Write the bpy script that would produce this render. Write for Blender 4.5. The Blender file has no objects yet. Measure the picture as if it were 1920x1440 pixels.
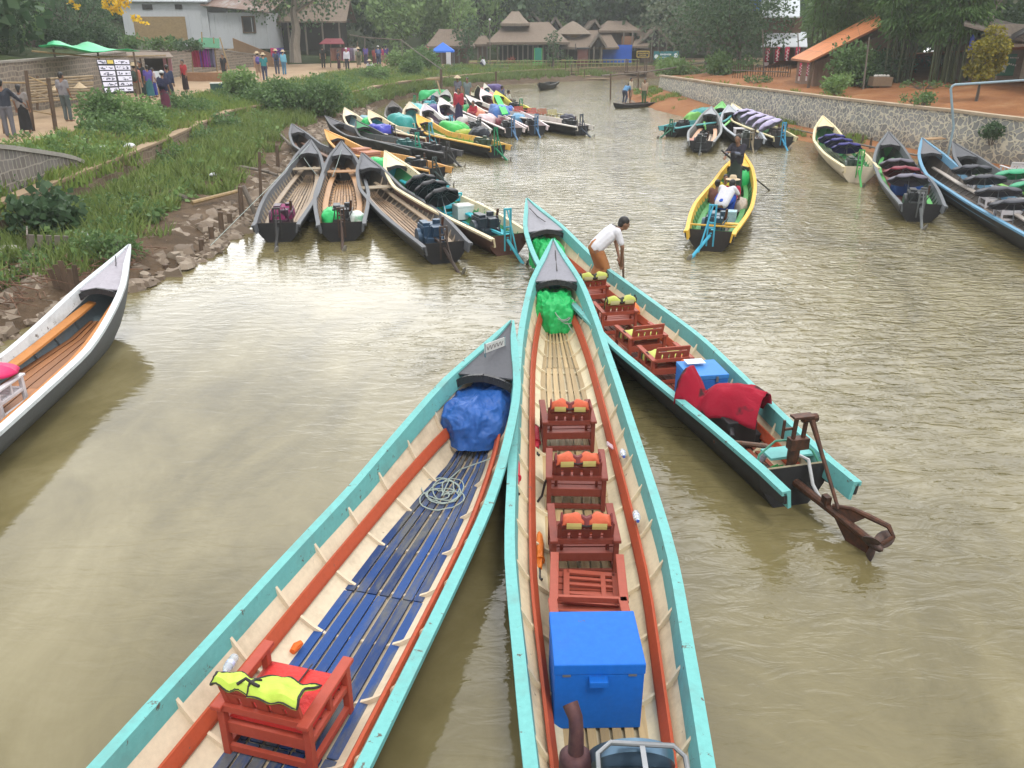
import bpy, bmesh, math, random
import numpy as np
from mathutils import Vector, Matrix, Euler, noise as mnoise

# ------------------------------------------------------------------ camera, sky, sun, exposure
scene = bpy.context.scene
FPX, HORIZON, CAMZ = 1553.0, 50.0, 4.5          # focal length and horizon row measured on a 1920 x 1440 frame
TH = math.atan((720 - HORIZON) / FPX)
CT, ST = math.cos(TH), math.sin(TH)
cam_data = bpy.data.cameras.new('camera')
cam = bpy.data.objects.new('camera', cam_data)
scene.collection.objects.link(cam)
cam.location = (0, 0, CAMZ)
cam.rotation_euler = (math.pi / 2 - TH, 0, 0)
cam_data.sensor_width = 36.0
cam_data.lens = FPX / 1920 * 36.0
cam_data.clip_start = 0.1
cam_data.clip_end = 2000
scene.camera = cam

SUN_EL, SUN_AZ = math.radians(60), math.radians(155)     # azimuth from +Y towards +X
world = bpy.data.worlds.new('World')
scene.world = world
world.use_nodes = True
_n, _l = world.node_tree.nodes, world.node_tree.links
_n.clear()
_out = _n.new('ShaderNodeOutputWorld')
_bg = _n.new('ShaderNodeBackground'); _bg.inputs['Strength'].default_value = 0.12
_sky = _n.new('ShaderNodeTexSky'); _sky.sky_type = 'NISHITA'; _sky.sun_disc = False
_sky.sun_elevation = SUN_EL; _sky.sun_rotation = SUN_AZ
_sky.dust_density = 3.0
_tc = _n.new('ShaderNodeTexCoord')
_mp = _n.new('ShaderNodeMapping'); _mp.inputs['Scale'].default_value = (1.0, 1.0, 2.2)
_no = _n.new('ShaderNodeTexNoise'); _no.inputs['Scale'].default_value = 2.2; _no.inputs['Detail'].default_value = 5
_rp = _n.new('ShaderNodeValToRGB')
_rp.color_ramp.elements[0].position = 0.36; _rp.color_ramp.elements[0].color = (5.4, 5.5, 5.7, 1)
_rp.color_ramp.elements[1].position = 0.66; _rp.color_ramp.elements[1].color = (10.4, 10.3, 10.1, 1)
_dot = _n.new('ShaderNodeVectorMath'); _dot.operation = 'DOT_PRODUCT'
_dv = Vector((0.06, 0.93, 0.30)).normalized(); _dot.inputs[1].default_value = _dv
_mr = _n.new('ShaderNodeMapRange'); _mr.interpolation_type = 'SMOOTHSTEP'
_mr.inputs['From Min'].default_value = 0.35; _mr.inputs['From Max'].default_value = 1.0
_mr.inputs['To Min'].default_value = 1.0; _mr.inputs['To Max'].default_value = 3.6
_mul = _n.new('ShaderNodeVectorMath'); _mul.operation = 'SCALE'
_mix = _n.new('ShaderNodeMix'); _mix.data_type = 'RGBA'; _mix.inputs[0].default_value = 0.86
_l.new(_tc.outputs['Generated'], _mp.inputs['Vector']); _l.new(_mp.outputs['Vector'], _no.inputs['Vector'])
_l.new(_no.outputs['Fac'], _rp.inputs['Fac']); _l.new(_tc.outputs['Generated'], _dot.inputs[0])
_l.new(_dot.outputs['Value'], _mr.inputs['Value']); _l.new(_rp.outputs['Color'], _mul.inputs[0]); _l.new(_mr.outputs['Result'], _mul.inputs['Scale'])
_l.new(_sky.outputs['Color'], _mix.inputs[6]); _l.new(_mul.outputs['Vector'], _mix.inputs[7])
_l.new(_mix.outputs[2], _bg.inputs['Color']); _l.new(_bg.outputs['Background'], _out.inputs['Surface'])

sun_data = bpy.data.lights.new('sun', 'SUN')
sun_data.energy = 1.3; sun_data.angle = math.radians(14); sun_data.color = (1.0, 0.96, 0.9)
sun = bpy.data.objects.new('sun', sun_data); scene.collection.objects.link(sun)
_sd = Vector((math.sin(SUN_AZ) * math.cos(SUN_EL), math.cos(SUN_AZ) * math.cos(SUN_EL), math.sin(SUN_EL)))
sun.rotation_euler = _sd.to_track_quat('Z', 'Y').to_euler()

scene.view_settings.view_transform = 'Standard'
scene.view_settings.look = 'None'
scene.view_settings.exposure = 0.48
scene.view_settings.gamma = 1.0
scene.render.engine = 'CYCLES'
scene.cycles.max_bounces = 6
scene.cycles.diffuse_bounces = 3
scene.cycles.glossy_bounces = 3
scene.cycles.transparent_max_bounces = 8
scene.cycles.use_denoising = True
scene.cycles.volume_bounces = 1
scene.cycles.volume_step_rate = 5

# ------------------------------------------------------------------ helpers
COL = scene.collection
rnd = random.Random(7)
R = math.radians


def at(px, py, z=0.0):
    """Ground point seen at a photo pixel, for a known height."""
    a = (px - 960) / FPX; b = -(py - 720) / FPX
    d = (a, CT + b * ST, -ST + b * CT)
    t = (z - CAMZ) / d[2]
    return Vector((d[0] * t, d[1] * t, z))


def link(o, parent=None):
    COL.objects.link(o)
    if parent is not None:
        o.parent = parent
    return o


def tag(o, label=None, cat=None, group=None, kind=None):
    if label: o['label'] = label
    if cat: o['category'] = cat
    if group: o['group'] = group
    if kind: o['kind'] = kind
    return o


def thing(name, label, cat, loc=(0, 0, 0), rz=0.0, group=None, rot=None):
    o = bpy.data.objects.new(name, None)
    o.empty_display_size = 0.2
    link(o)
    o.location = loc
    o.rotation_euler = rot if rot is not None else (0, 0, rz)
    return tag(o, label, cat, group)


def copy_tree(src, parent=None):
    c = src.copy(); COL.objects.link(c)
    c.parent = parent
    for ch in list(src.children):
        copy_tree(ch, c)
    return c


def dup(src, loc, rz, label, group=None):
    c = copy_tree(src)
    c.location = loc
    c.rotation_euler = rz if isinstance(rz, tuple) else (0, 0, rz)
    c['label'] = label
    if group: c['group'] = group
    return c


class MB:
    """Collects shapes and links them as one mesh object."""
    def __init__(s):
        s.v = []; s.f = []; s.uv = {}

    def add(s, vs, fs, M=None):
        o = len(s.v)
        for p in vs:
            p = Vector(p)
            s.v.append(tuple(M @ p) if M is not None else tuple(p))
        s.f.extend(tuple(i + o for i in f) for f in fs)
        return s

    def box(s, c, d, rot=None, M=None, taper=1.0):
        x, y, z = d[0] / 2, d[1] / 2, d[2] / 2
        t = taper
        vs = [(-x, -y, -z), (x, -y, -z), (x, y, -z), (-x, y, -z), (-x * t, -y * t, z), (x * t, -y * t, z), (x * t, y * t, z), (-x * t, y * t, z)]
        m = Matrix.Translation(c)
        if rot is not None: m = m @ Euler(rot).to_matrix().to_4x4()
        if M is not None: m = M @ m
        return s.add(vs, [(0, 3, 2, 1), (4, 5, 6, 7), (0, 1, 5, 4), (1, 2, 6, 5), (2, 3, 7, 6), (3, 0, 4, 7)], m)

    def bar(s, a, b, w, h, up=(0, 0, 1), w2=None, h2=None):
        a, b = Vector(a), Vector(b); d = (b - a)
        if d.length < 1e-6: return s
        d.normalize(); up = Vector(up)
        sd = d.cross(up)
        if sd.length < 1e-4: sd = d.cross(Vector((1, 0, 0)))
        sd.normalize(); u = sd.cross(d)
        w2 = w if w2 is None else w2; h2 = h if h2 is None else h2
        vs = []
        for p, ww, hh in ((a, w, h), (b, w2, h2)):
            vs += [p - sd * ww / 2 - u * hh / 2, p + sd * ww / 2 - u * hh / 2, p + sd * ww / 2 + u * hh / 2, p - sd * ww / 2 + u * hh / 2]
        return s.add(vs, [(0, 1, 2, 3), (7, 6, 5, 4), (0, 4, 5, 1), (1, 5, 6, 2), (2, 6, 7, 3), (3, 7, 4, 0)])

    def tube(s, pts, r, n=8, cap=True, flat=1.0):
        pts = [Vector(p) for p in pts]
        k = len(pts)
        rs = r if isinstance(r, (list, tuple)) else [r] * k
        t0 = (pts[1] - pts[0]).normalized()
        nrm = t0.orthogonal().normalized()
        o = len(s.v)
        for i, p in enumerate(pts):
            t = (pts[min(i + 1, k - 1)] - pts[max(i - 1, 0)]).normalized()
            nrm = (nrm - t * nrm.dot(t))
            nrm = nrm.normalized() if nrm.length > 1e-5 else t.orthogonal().normalized()
            bn = t.cross(nrm)
            for j in range(n):
                a = 2 * math.pi * j / n
                s.v.append(tuple(p + (nrm * math.cos(a) + bn * math.sin(a) * flat) * rs[i]))
        for i in range(k - 1):
            for j in range(n):
                j2 = (j + 1) % n
                s.f.append((o + i * n + j, o + i * n + j2, o + (i + 1) * n + j2, o + (i + 1) * n + j))
        if cap:
            s.f.append(tuple(o + j for j in reversed(range(n))))
            s.f.append(tuple(o + (k - 1) * n + j for j in range(n)))
        return s

    def lathe(s, prof, n=16, M=None, cap=True):
        vs = []
        for r, z in prof:
            for j in range(n):
                a = 2 * math.pi * j / n
                vs.append((r * math.cos(a), r * math.sin(a), z))
        fs = []
        for i in range(len(prof) - 1):
            for j in range(n):
                j2 = (j + 1) % n
                fs.append((i * n + j, i * n + j2, (i + 1) * n + j2, (i + 1) * n + j))
        if cap:
            fs.append(tuple(reversed(range(n))))
            fs.append(tuple((len(prof) - 1) * n + j for j in range(n)))
        return s.add(vs, fs, M)

    def ell(s, c, r, nu=14, nv=9, M=None):
        vs = [(0, 0, -1)]
        for i in range(1, nv):
            ph = -math.pi / 2 + math.pi * i / nv
            for j in range(nu):
                a = 2 * math.pi * j / nu
                vs.append((math.cos(ph) * math.cos(a), math.cos(ph) * math.sin(a), math.sin(ph)))
        vs.append((0, 0, 1))
        fs = [(0, 1 + (j + 1) % nu, 1 + j) for j in range(nu)]
        for i in range(nv - 2):
            for j in range(nu):
                a = 1 + i * nu + j; b = 1 + i * nu + (j + 1) % nu
                fs.append((a, b, b + nu, a + nu))
        L = 1 + (nv - 2) * nu
        fs += [(L + j, L + (j + 1) % nu, len(vs) - 1) for j in range(nu)]
        m = Matrix.Translation(c) @ Matrix.Diagonal((r[0], r[1], r[2], 1))
        if M is not None: m = M @ m
        return s.add(vs, fs, m)

    def cap(s, a, b, ra, rb, n=10):
        """Closed tapered capsule."""
        a, b = Vector(a), Vector(b)
        d = b - a
        if d.length < 1e-4: return s.ell(a, (ra, ra, ra))
        t = d.normalized()
        pts = [a - t * ra * .95, a - t * ra * .6, a, b, b + t * rb * .6, b + t * rb * .95]
        return s.tube(pts, [ra * .3, ra * .8, ra, rb, rb * .8, rb * .3], n)

    def grid(s, P, flip=False):
        o = len(s.v); m = len(P[0])
        for row in P: s.v.extend(tuple(p) for p in row)
        for i in range(len(P) - 1):
            for j in range(m - 1):
                q = (o + i * m + j, o + i * m + j + 1, o + (i + 1) * m + j + 1, o + (i + 1) * m + j)
                s.f.append(q[::-1] if flip else q)
        return s

    def loft(s, rings, cap=True):
        o = len(s.v); m = len(rings[0])
        for r in rings: s.v.extend(tuple(p) for p in r)
        for i in range(len(rings) - 1):
            for j in range(m):
                j2 = (j + 1) % m
                s.f.append((o + i * m + j, o + i * m + j2, o + (i + 1) * m + j2, o + (i + 1) * m + j))
        if cap:
            s.f.append(tuple(o + j for j in reversed(range(m))))
            s.f.append(tuple(o + (len(rings) - 1) * m + j for j in range(m)))
        return s

    def build(s, name, mat, parent=None, smooth=False, bevel=0.0, angle=40, solid=0.0):
        me = bpy.data.meshes.new(name)
        me.from_pydata(s.v, [], s.f)
        me.materials.append(mat)
        bm = bmesh.new(); bm.from_mesh(me)
        bmesh.ops.recalc_face_normals(bm, faces=bm.faces)
        bm.to_mesh(me); bm.free()
        if smooth:
            me.shade_smooth()
            try: me.set_sharp_from_angle(angle=R(angle))
            except Exception: pass
        me.update()
        o = bpy.data.objects.new(name, me)
        link(o, parent)
        if solid:
            m = o.modifiers.new('solidify', 'SOLIDIFY'); m.thickness = solid; m.offset = 0
        if bevel:
            m = o.modifiers.new('bevel', 'BEVEL'); m.width = bevel; m.segments = 2; m.limit_method = 'ANGLE'; m.angle_limit = R(40)
        return o


def np_mesh(name, V, Q, mat, parent=None, mats=None):
    """Fast mesh from numpy arrays: V (n,3), Q (m,k) faces of one size."""
    V = np.asarray(V, dtype=np.float32); Q = np.asarray(Q, dtype=np.int32)
    me = bpy.data.meshes.new(name)
    k = Q.shape[1]
    me.vertices.add(len(V)); me.vertices.foreach_set('co', V.ravel())
    me.loops.add(Q.size); me.loops.foreach_set('vertex_index', Q.ravel())
    me.polygons.add(len(Q))
    me.polygons.foreach_set('loop_start', np.arange(0, Q.size, k, dtype=np.int32))
    try: me.polygons.foreach_set('loop_total', np.full(len(Q), k, dtype=np.int32))
    except Exception: pass
    me.update(calc_edges=True)
    me.validate()
    me.materials.append(mat)
    o = bpy.data.objects.new(name, me)
    return link(o, parent)


# ------------------------------------------------------------------ materials
_mats = {}


def _nodes(name):
    m = bpy.data.materials.new(name); m.use_nodes = True
    nt = m.node_tree
    return m, nt.nodes, nt.links, nt.nodes['Principled BSDF']


def _coord(n, l, scale=(1, 1, 1), kind='Object'):
    tc = n.new('ShaderNodeTexCoord'); mp = n.new('ShaderNodeMapping')
    mp.inputs['Scale'].default_value = scale
    l.new(tc.outputs[kind], mp.inputs['Vector'])
    return mp.outputs['Vector']


def _noise(n, l, vec, scale, detail=4, rough=0.55, dist=0.0):
    t = n.new('ShaderNodeTexNoise')
    t.inputs['Scale'].default_value = scale; t.inputs['Detail'].default_value = detail
    t.inputs['Roughness'].default_value = rough; t.inputs['Distortion'].default_value = dist
    l.new(vec, t.inputs['Vector'])
    return t.outputs['Fac']


def _ramp(n, l, fac, stops):
    r = n.new('ShaderNodeValToRGB')
    e = r.color_ramp.elements
    e[0].position, e[0].color = stops[0][0], (*stops[0][1], 1)
    e[1].position, e[1].color = stops[1][0], (*stops[1][1], 1)
    for p, c in stops[2:]:
        x = e.new(p); x.color = (*c, 1)
    l.new(fac, r.inputs['Fac'])
    return r.outputs['Color']


def _mixc(n, l, fac, a, b, mode='MIX'):
    m = n.new('ShaderNodeMix'); m.data_type = 'RGBA'; m.blend_type = mode
    if isinstance(fac, (int, float)): m.inputs[0].default_value = fac
    else: l.new(fac, m.inputs[0])
    for i, c in ((6, a), (7, b)):
        if isinstance(c, tuple): m.inputs[i].default_value = (*c[:3], 1)
        else: l.new(c, m.inputs[i])
    return m.outputs[2]


def _bump(n, l, h, bsdf, strength=0.3, dist=0.01, prev=None):
    b = n.new('ShaderNodeBump'); b.inputs['Strength'].default_value = strength; b.inputs['Distance'].default_value = dist
    l.new(h, b.inputs['Height'])
    if prev is not None: l.new(prev, b.inputs['Normal'])
    l.new(b.outputs['Normal'], bsdf.inputs['Normal'])
    return b.outputs['Normal']


def paint(col, rough=0.5, wear=0.35, dirt=(0.12, 0.10, 0.07), scale=(1, 1, 1), chips=0.0, bump=0.15, key=''):
    """Brushed paint over wood: uneven tone, grime in patches, optional bare chips."""
    k = ('paint', tuple(round(c, 3) for c in col), rough, wear, dirt, scale, chips, bump, key)
    if k in _mats: return _mats[k]
    m, n, l, b = _nodes('paint')
    v = _coord(n, l, scale)
    f1 = _noise(n, l, v, 3.0, 6, 0.65)
    f2 = _noise(n, l, v, 22.0, 4, 0.6)
    c1 = _mixc(n, l, f2, tuple(x * 0.82 for x in col), tuple(min(1, x * 1.13 + .006) for x in col))
    r = n.new('ShaderNodeMapRange'); r.inputs['From Min'].default_value = 0.52; r.inputs['From Max'].default_value = 0.78
    r.inputs['To Max'].default_value = wear; l.new(f1, r.inputs['Value'])
    c2 = _mixc(n, l, r.outputs['Result'], c1, tuple(col[i] * .45 + dirt[i] * .55 for i in range(3)))
    if chips:
        f3 = _noise(n, l, v, 9.0, 8, 0.75, 0.4)
        r3 = n.new('ShaderNodeMapRange'); r3.inputs['From Min'].default_value = 0.66 - chips * .1; r3.inputs['From Max'].default_value = 0.69 - chips * .1
        l.new(f3, r3.inputs['Value'])
        c2 = _mixc(n, l, r3.outputs['Result'], c2, (0.10, 0.085, 0.07))
    l.new(c2, b.inputs['Base Color'])
    b.inputs['Roughness'].default_value = rough + .1
    b.inputs['Specular IOR Level'].default_value = 0.22
    _bump(n, l, f2, b, bump, 0.006)
    _mats[k] = m
    return m


def wood(col, rough=0.65, grain=(30, 1.2, 30), dark=0.55, key=''):
    k = ('wood', col, rough, grain, dark, key)
    if k in _mats: return _mats[k]
    m, n, l, b = _nodes('wood')
    v = _coord(n, l, grain)
    f = _noise(n, l, v, 1.0, 6, 0.65, 0.5)
    v2 = _coord(n, l, (1, 1, 1))
    f2 = _noise(n, l, v2, 1.6, 5)
    geo = n.new('ShaderNodeNewGeometry')
    c = _ramp(n, l, f, [(0.25, tuple(x * dark for x in col)), (0.62, col), (0.85, tuple(min(1, x * 1.15) for x in col))])
    c = _mixc(n, l, f2, c, _mixc(n, l, 0.5, c, tuple(x * .55 for x in col)))
    hs = n.new('ShaderNodeHueSaturation')
    mr = n.new('ShaderNodeMapRange'); mr.inputs['To Min'].default_value = 0.74; mr.inputs['To Max'].default_value = 1.2
    l.new(geo.outputs['Random Per Island'], mr.inputs['Value']); l.new(mr.outputs['Result'], hs.inputs['Value'])
    l.new(c, hs.inputs['Color'])
    l.new(hs.outputs['Color'], b.inputs['Base Color'])
    b.inputs['Roughness'].default_value = rough
    _bump(n, l, f, b, 0.25, 0.005)
    _mats[k] = m
    return m


def cloth(col, rough=0.75, wr=7.0, bump=0.5, col2=None, spec=0.3, sheen=0.0):
    """Fabric or tarpaulin with crumple creases in its relief."""
    k = ('cloth', col, rough, wr, bump, col2)
    if k in _mats: return _mats[k]
    m, n, l, b = _nodes('cloth')
    v = _coord(n, l)
    f = _noise(n, l, v, wr, 5, 0.6, 0.8)
    vo = n.new('ShaderNodeTexVoronoi'); vo.feature = 'DISTANCE_TO_EDGE'; vo.inputs['Scale'].default_value = wr * .8
    l.new(v, vo.inputs['Vector'])
    ad = n.new('ShaderNodeMath'); ad.operation = 'ADD'; l.new(f, ad.inputs[0]); l.new(vo.outputs['Distance'], ad.inputs[1])
    f2 = _noise(n, l, v, 2.5, 4)
    c = _mixc(n, l, f2, tuple(x * .78 for x in col), tuple(min(1, x * 1.15) for x in col))
    if col2 is not None:
        f3 = _noise(n, l, v, 3.1, 3, 0.5)
        r = n.new('ShaderNodeMapRange'); r.inputs['From Min'].default_value = 0.56; r.inputs['From Max'].default_value = 0.62
        l.new(f3, r.inputs['Value'])
        c = _mixc(n, l, r.outputs['Result'], c, col2)
    l.new(c, b.inputs['Base Color'])
    b.inputs['Roughness'].default_value = rough
    b.inputs['Specular IOR Level'].default_value = spec
    _bump(n, l, ad.outputs[0], b, bump, 0.02)
    _mats[k] = m
    return m


def plain(col, rough=0.6, metal=0.0, var=0.25, scale=12.0):
    k = ('plain', col, rough, metal, var, scale)
    if k in _mats: return _mats[k]
    m, n, l, b = _nodes('plain')
    f = _noise(n, l, _coord(n, l), scale, 5)
    l.new(_mixc(n, l, f, tuple(x * (1 - var) for x in col), tuple(min(1, x * (1 + var)) for x in col)), b.inputs['Base Color'])
    b.inputs['Roughness'].default_value = rough; b.inputs['Metallic'].default_value = metal
    _mats[k] = m
    return m


def rusty(col=(0.055, 0.03, 0.022), col2=(0.13, 0.05, 0.025), rough=0.6, metal=0.5):
    k = ('rusty', col, col2, rough)
    if k in _mats: return _mats[k]
    m, n, l, b = _nodes('rusty_metal')
    v = _coord(n, l)
    f = _noise(n, l, v, 14, 7, 0.7)
    l.new(_ramp(n, l, f, [(0.4, col), (0.68, col2)]), b.inputs['Base Color'])
    b.inputs['Roughness'].default_value = rough; b.inputs['Metallic'].default_value = metal
    _bump(n, l, f, b, 0.3, 0.004)
    _mats[k] = m
    return m


def leafmat(c1, c2, c3=None, rough=0.55, trans=0.32, key=''):
    k = ('leaf', c1, c2, c3, rough, key)
    if k in _mats: return _mats[k]
    m, n, l, b = _nodes('leaves')
    geo = n.new('ShaderNodeNewGeometry')
    f = _noise(n, l, _coord(n, l), 0.9, 3)
    stops = [(0.0, c1), (0.75, c2)] + ([(1.0, c3)] if c3 else [])
    c = _ramp(n, l, geo.outputs['Random Per Island'], stops)
    c = _mixc(n, l, f, c, tuple((a + b_) * .5 for a, b_ in zip(c1, c2)))
    l.new(c, b.inputs['Base Color'])
    b.inputs['Roughness'].default_value = rough
    b.inputs['Specular IOR Level'].default_value = 0.25
    tr = n.new('ShaderNodeBsdfTranslucent'); l.new(c, tr.inputs['Color'])
    mx = n.new('ShaderNodeMixShader'); mx.inputs[0].default_value = trans
    out = n['Material Output'] if 'Material Output' in n else [x for x in n if x.type == 'OUTPUT_MATERIAL'][0]
    l.new(b.outputs['BSDF'], mx.inputs[1]); l.new(tr.outputs['BSDF'], mx.inputs[2]); l.new(mx.outputs['Shader'], out.inputs['Surface'])
    _mats[k] = m
    return m


def soil(c1, c2, c3=None, scale=0.6, bump=0.5, fine=9.0, key=''):
    k = ('soil', c1, c2, c3, scale, bump, fine)
    if k in _mats: return _mats[k]
    m, n, l, b = _nodes('soil')
    v = _coord(n, l)
    f = _noise(n, l, v, scale, 8, 0.65, 0.3)
    f2 = _noise(n, l, v, fine, 6, 0.7)
    stops = [(0.35, c1), (0.6, c2)] + ([(0.72, c3)] if c3 else [])
    c = _ramp(n, l, f, stops)
    c = _mixc(n, l, f2, _mixc(n, l, .6, c, tuple(x * .5 for x in c1)), c)
    l.new(c, b.inputs['Base Color']); b.inputs['Roughness'].default_value = 0.95
    b.inputs['Specular IOR Level'].default_value = 0.15
    _bump(n, l, f2, b, bump, 0.06)
    _mats[k] = m
    return m


def veined_stone(scale=2.6, stone1=(0.22, 0.225, 0.22), stone2=(0.38, 0.38, 0.36), mortar=(0.62, 0.56, 0.42), width=0.07, stretch=(1, 1, 1), stain=(0.30, 0.19, 0.08), stainz=(0.2, 0.9)):
    """Rubble masonry with raised pale pointing between the stones."""
    m, n, l, b = _nodes('veined_stone')
    v = _coord(n, l, stretch)
    w = n.new('ShaderNodeVectorMath'); w.operation = 'MULTIPLY_ADD'
    nz = n.new('ShaderNodeTexNoise'); nz.inputs['Scale'].default_value = 3.0; l.new(v, nz.inputs['Vector'])
    l.new(nz.outputs['Color'], w.inputs[0]); w.inputs[1].default_value = (0.35, 0.35, 0.35); l.new(v, w.inputs[2])
    vo = n.new('ShaderNodeTexVoronoi'); vo.feature = 'DISTANCE_TO_EDGE'; vo.inputs['Scale'].default_value = scale
    vc = n.new('ShaderNodeTexVoronoi'); vc.inputs['Scale'].default_value = scale
    l.new(w.outputs[0], vo.inputs['Vector']); l.new(w.outputs[0], vc.inputs['Vector'])
    f2 = _noise(n, l, v, 18, 6, 0.7)
    sc = _mixc(n, l, vc.outputs['Color'], stone1, stone2)
    sc = _mixc(n, l, f2, _mixc(n, l, .5, sc, (0.06, 0.06, 0.055)), sc)
    r = n.new('ShaderNodeMapRange'); r.inputs['From Min'].default_value = width * .7; r.inputs['From Max'].default_value = width * 1.25
    l.new(vo.outputs['Distance'], r.inputs['Value'])
    mc = _mixc(n, l, f2, tuple(x * .75 for x in mortar), mortar)
    c = _mixc(n, l, r.outputs['Result'], mc, sc)
    # damp, silty stain near the foot of the wall
    sx = n.new('ShaderNodeSeparateXYZ'); tc = n.new('ShaderNodeTexCoord'); l.new(tc.outputs['Object'], sx.inputs[0])
    f3 = _noise(n, l, _coord(n, l), 1.1, 5)
    ma = n.new('ShaderNodeMath'); ma.operation = 'MULTIPLY_ADD'; ma.inputs[1].default_value = -0.9; l.new(f3, ma.inputs[0]); l.new(sx.outputs['Z'], ma.inputs[2])
    r2 = n.new('ShaderNodeMapRange'); r2.inputs['From Min'].default_value = stainz[1] - .45; r2.inputs['From Max'].default_value = stainz[0] - .45
    r2.inputs['To Max'].default_value = 0.62; l.new(ma.outputs[0], r2.inputs['Value'])
    c = _mixc(n, l, r2.outputs['Result'], c, _mixc(n, l, .75, c, stain, 'MULTIPLY'))
    l.new(c, b.inputs['Base Color']); b.inputs['Roughness'].default_value = 0.9
    hi = n.new('ShaderNodeMath'); hi.operation = 'SUBTRACT'; hi.inputs[0].default_value = 1.0; l.new(r.outputs['Result'], hi.inputs[1])
    nb = _bump(n, l, hi.outputs[0], b, 0.9, 0.03)
    _bump(n, l, f2, b, 0.4, 0.02, nb)
    return m


def course_stone(c1, c2, mortar, bw=0.32, rh=0.22, msize=0.02, key=''):
    """Coursed stone laid in rows; needs a UV map in metres."""
    m, n, l, b = _nodes('course_stone')
    v = _coord(n, l, (1, 1, 1), 'UV')
    nz = n.new('ShaderNodeTexNoise'); nz.inputs['Scale'].default_value = 1.7; nz.inputs['Detail'].default_value = 3; l.new(v, nz.inputs['Vector'])
    w = n.new('ShaderNodeVectorMath'); w.operation = 'MULTIPLY_ADD'; l.new(nz.outputs['Color'], w.inputs[0]); w.inputs[1].default_value = (0.22, 0.16, 0); l.new(v, w.inputs[2])
    bt = n.new('ShaderNodeTexBrick'); l.new(w.outputs[0], bt.inputs['Vector'])
    bt.inputs['Color1'].default_value = (*c1, 1); bt.inputs['Color2'].default_value = (*c2, 1); bt.inputs['Mortar'].default_value = (*mortar, 1)
    bt.inputs['Scale'].default_value = 1.0; bt.inputs['Brick Width'].default_value = bw; bt.inputs['Row Height'].default_value = rh
    bt.inputs['Mortar Size'].default_value = msize; bt.inputs['Mortar Smooth'].default_value = 0.4; bt.offset_frequency = 2
    f2 = _noise(n, l, _coord(n, l), 12, 6, 0.7)
    f1 = _noise(n, l, _coord(n, l), 0.9, 5)
    c = _mixc(n, l, f2, _mixc(n, l, .55, bt.outputs['Color'], (0.05, 0.045, 0.035)), bt.outputs['Color'])
    c = _mixc(n, l, f1, c, _mixc(n, l, .45, c, (0.16, 0.10, 0.05)))
    l.new(c, b.inputs['Base Color']); b.inputs['Roughness'].default_value = 0.92
    nb = _bump(n, l, bt.outputs['Fac'], b, -0.6, 0.03)
    _bump(n, l, f2, b, 0.5, 0.02, nb)
    return m


M_DARK = plain((0.018, 0.018, 0.02), 0.5)
M_BLACKHULL = paint((0.022, 0.022, 0.024), 0.45, 0.5, (0.10, 0.09, 0.07))
M_RUST = rusty()
M_STEEL = plain((0.25, 0.26, 0.27), 0.4, 0.7)
M_ROPE = plain((0.30, 0.36, 0.33), 0.9)
M_BAMBOO = wood((0.36, 0.25, 0.12), 0.6, (12, 12, 2))
M_POST = wood((0.13, 0.085, 0.055), 0.85, (14, 14, 2))


def worn_floor():
    """Blue deck paint rubbed through to grey wood along each board."""
    m, n, l, b = _nodes('worn_blue_boards')
    v = _coord(n, l, (2.6, .5, 2.6)); v2 = _coord(n, l)
    geo = n.new('ShaderNodeNewGeometry')
    base = _ramp(n, l, geo.outputs['Random Per Island'], [(0, (0.008, 0.030, 0.115)), (.5, (0.012, 0.055, 0.21)), (1, (0.02, 0.085, 0.31))])
    f1 = _noise(n, l, v, 2.4, 7, .7, .3); f2 = _noise(n, l, v2, 30, 5, .7); f3 = _noise(n, l, v2, 1.3, 3)
    c = _mixc(n, l, f2, tuple((0.006, 0.02, 0.07)), base)
    c = _mixc(n, l, .55, base, c)
    ad = n.new('ShaderNodeMath'); ad.operation = 'MULTIPLY_ADD'; ad.inputs[1].default_value = .45; l.new(f3, ad.inputs[0]); l.new(f1, ad.inputs[2])
    r = n.new('ShaderNodeMapRange'); r.inputs['From Min'].default_value = .68; r.inputs['From Max'].default_value = .86; r.inputs['To Max'].default_value = .85; l.new(ad.outputs[0], r.inputs['Value'])
    l.new(_mixc(n, l, r.outputs['Result'], c, _mixc(n, l, f2, (0.06, 0.065, 0.06), (0.17, 0.165, 0.14))), b.inputs['Base Color'])
    b.inputs['Roughness'].default_value = .65; b.inputs['Specular IOR Level'].default_value = .25
    _bump(n, l, f2, b, .25, .005)
    return m

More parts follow.
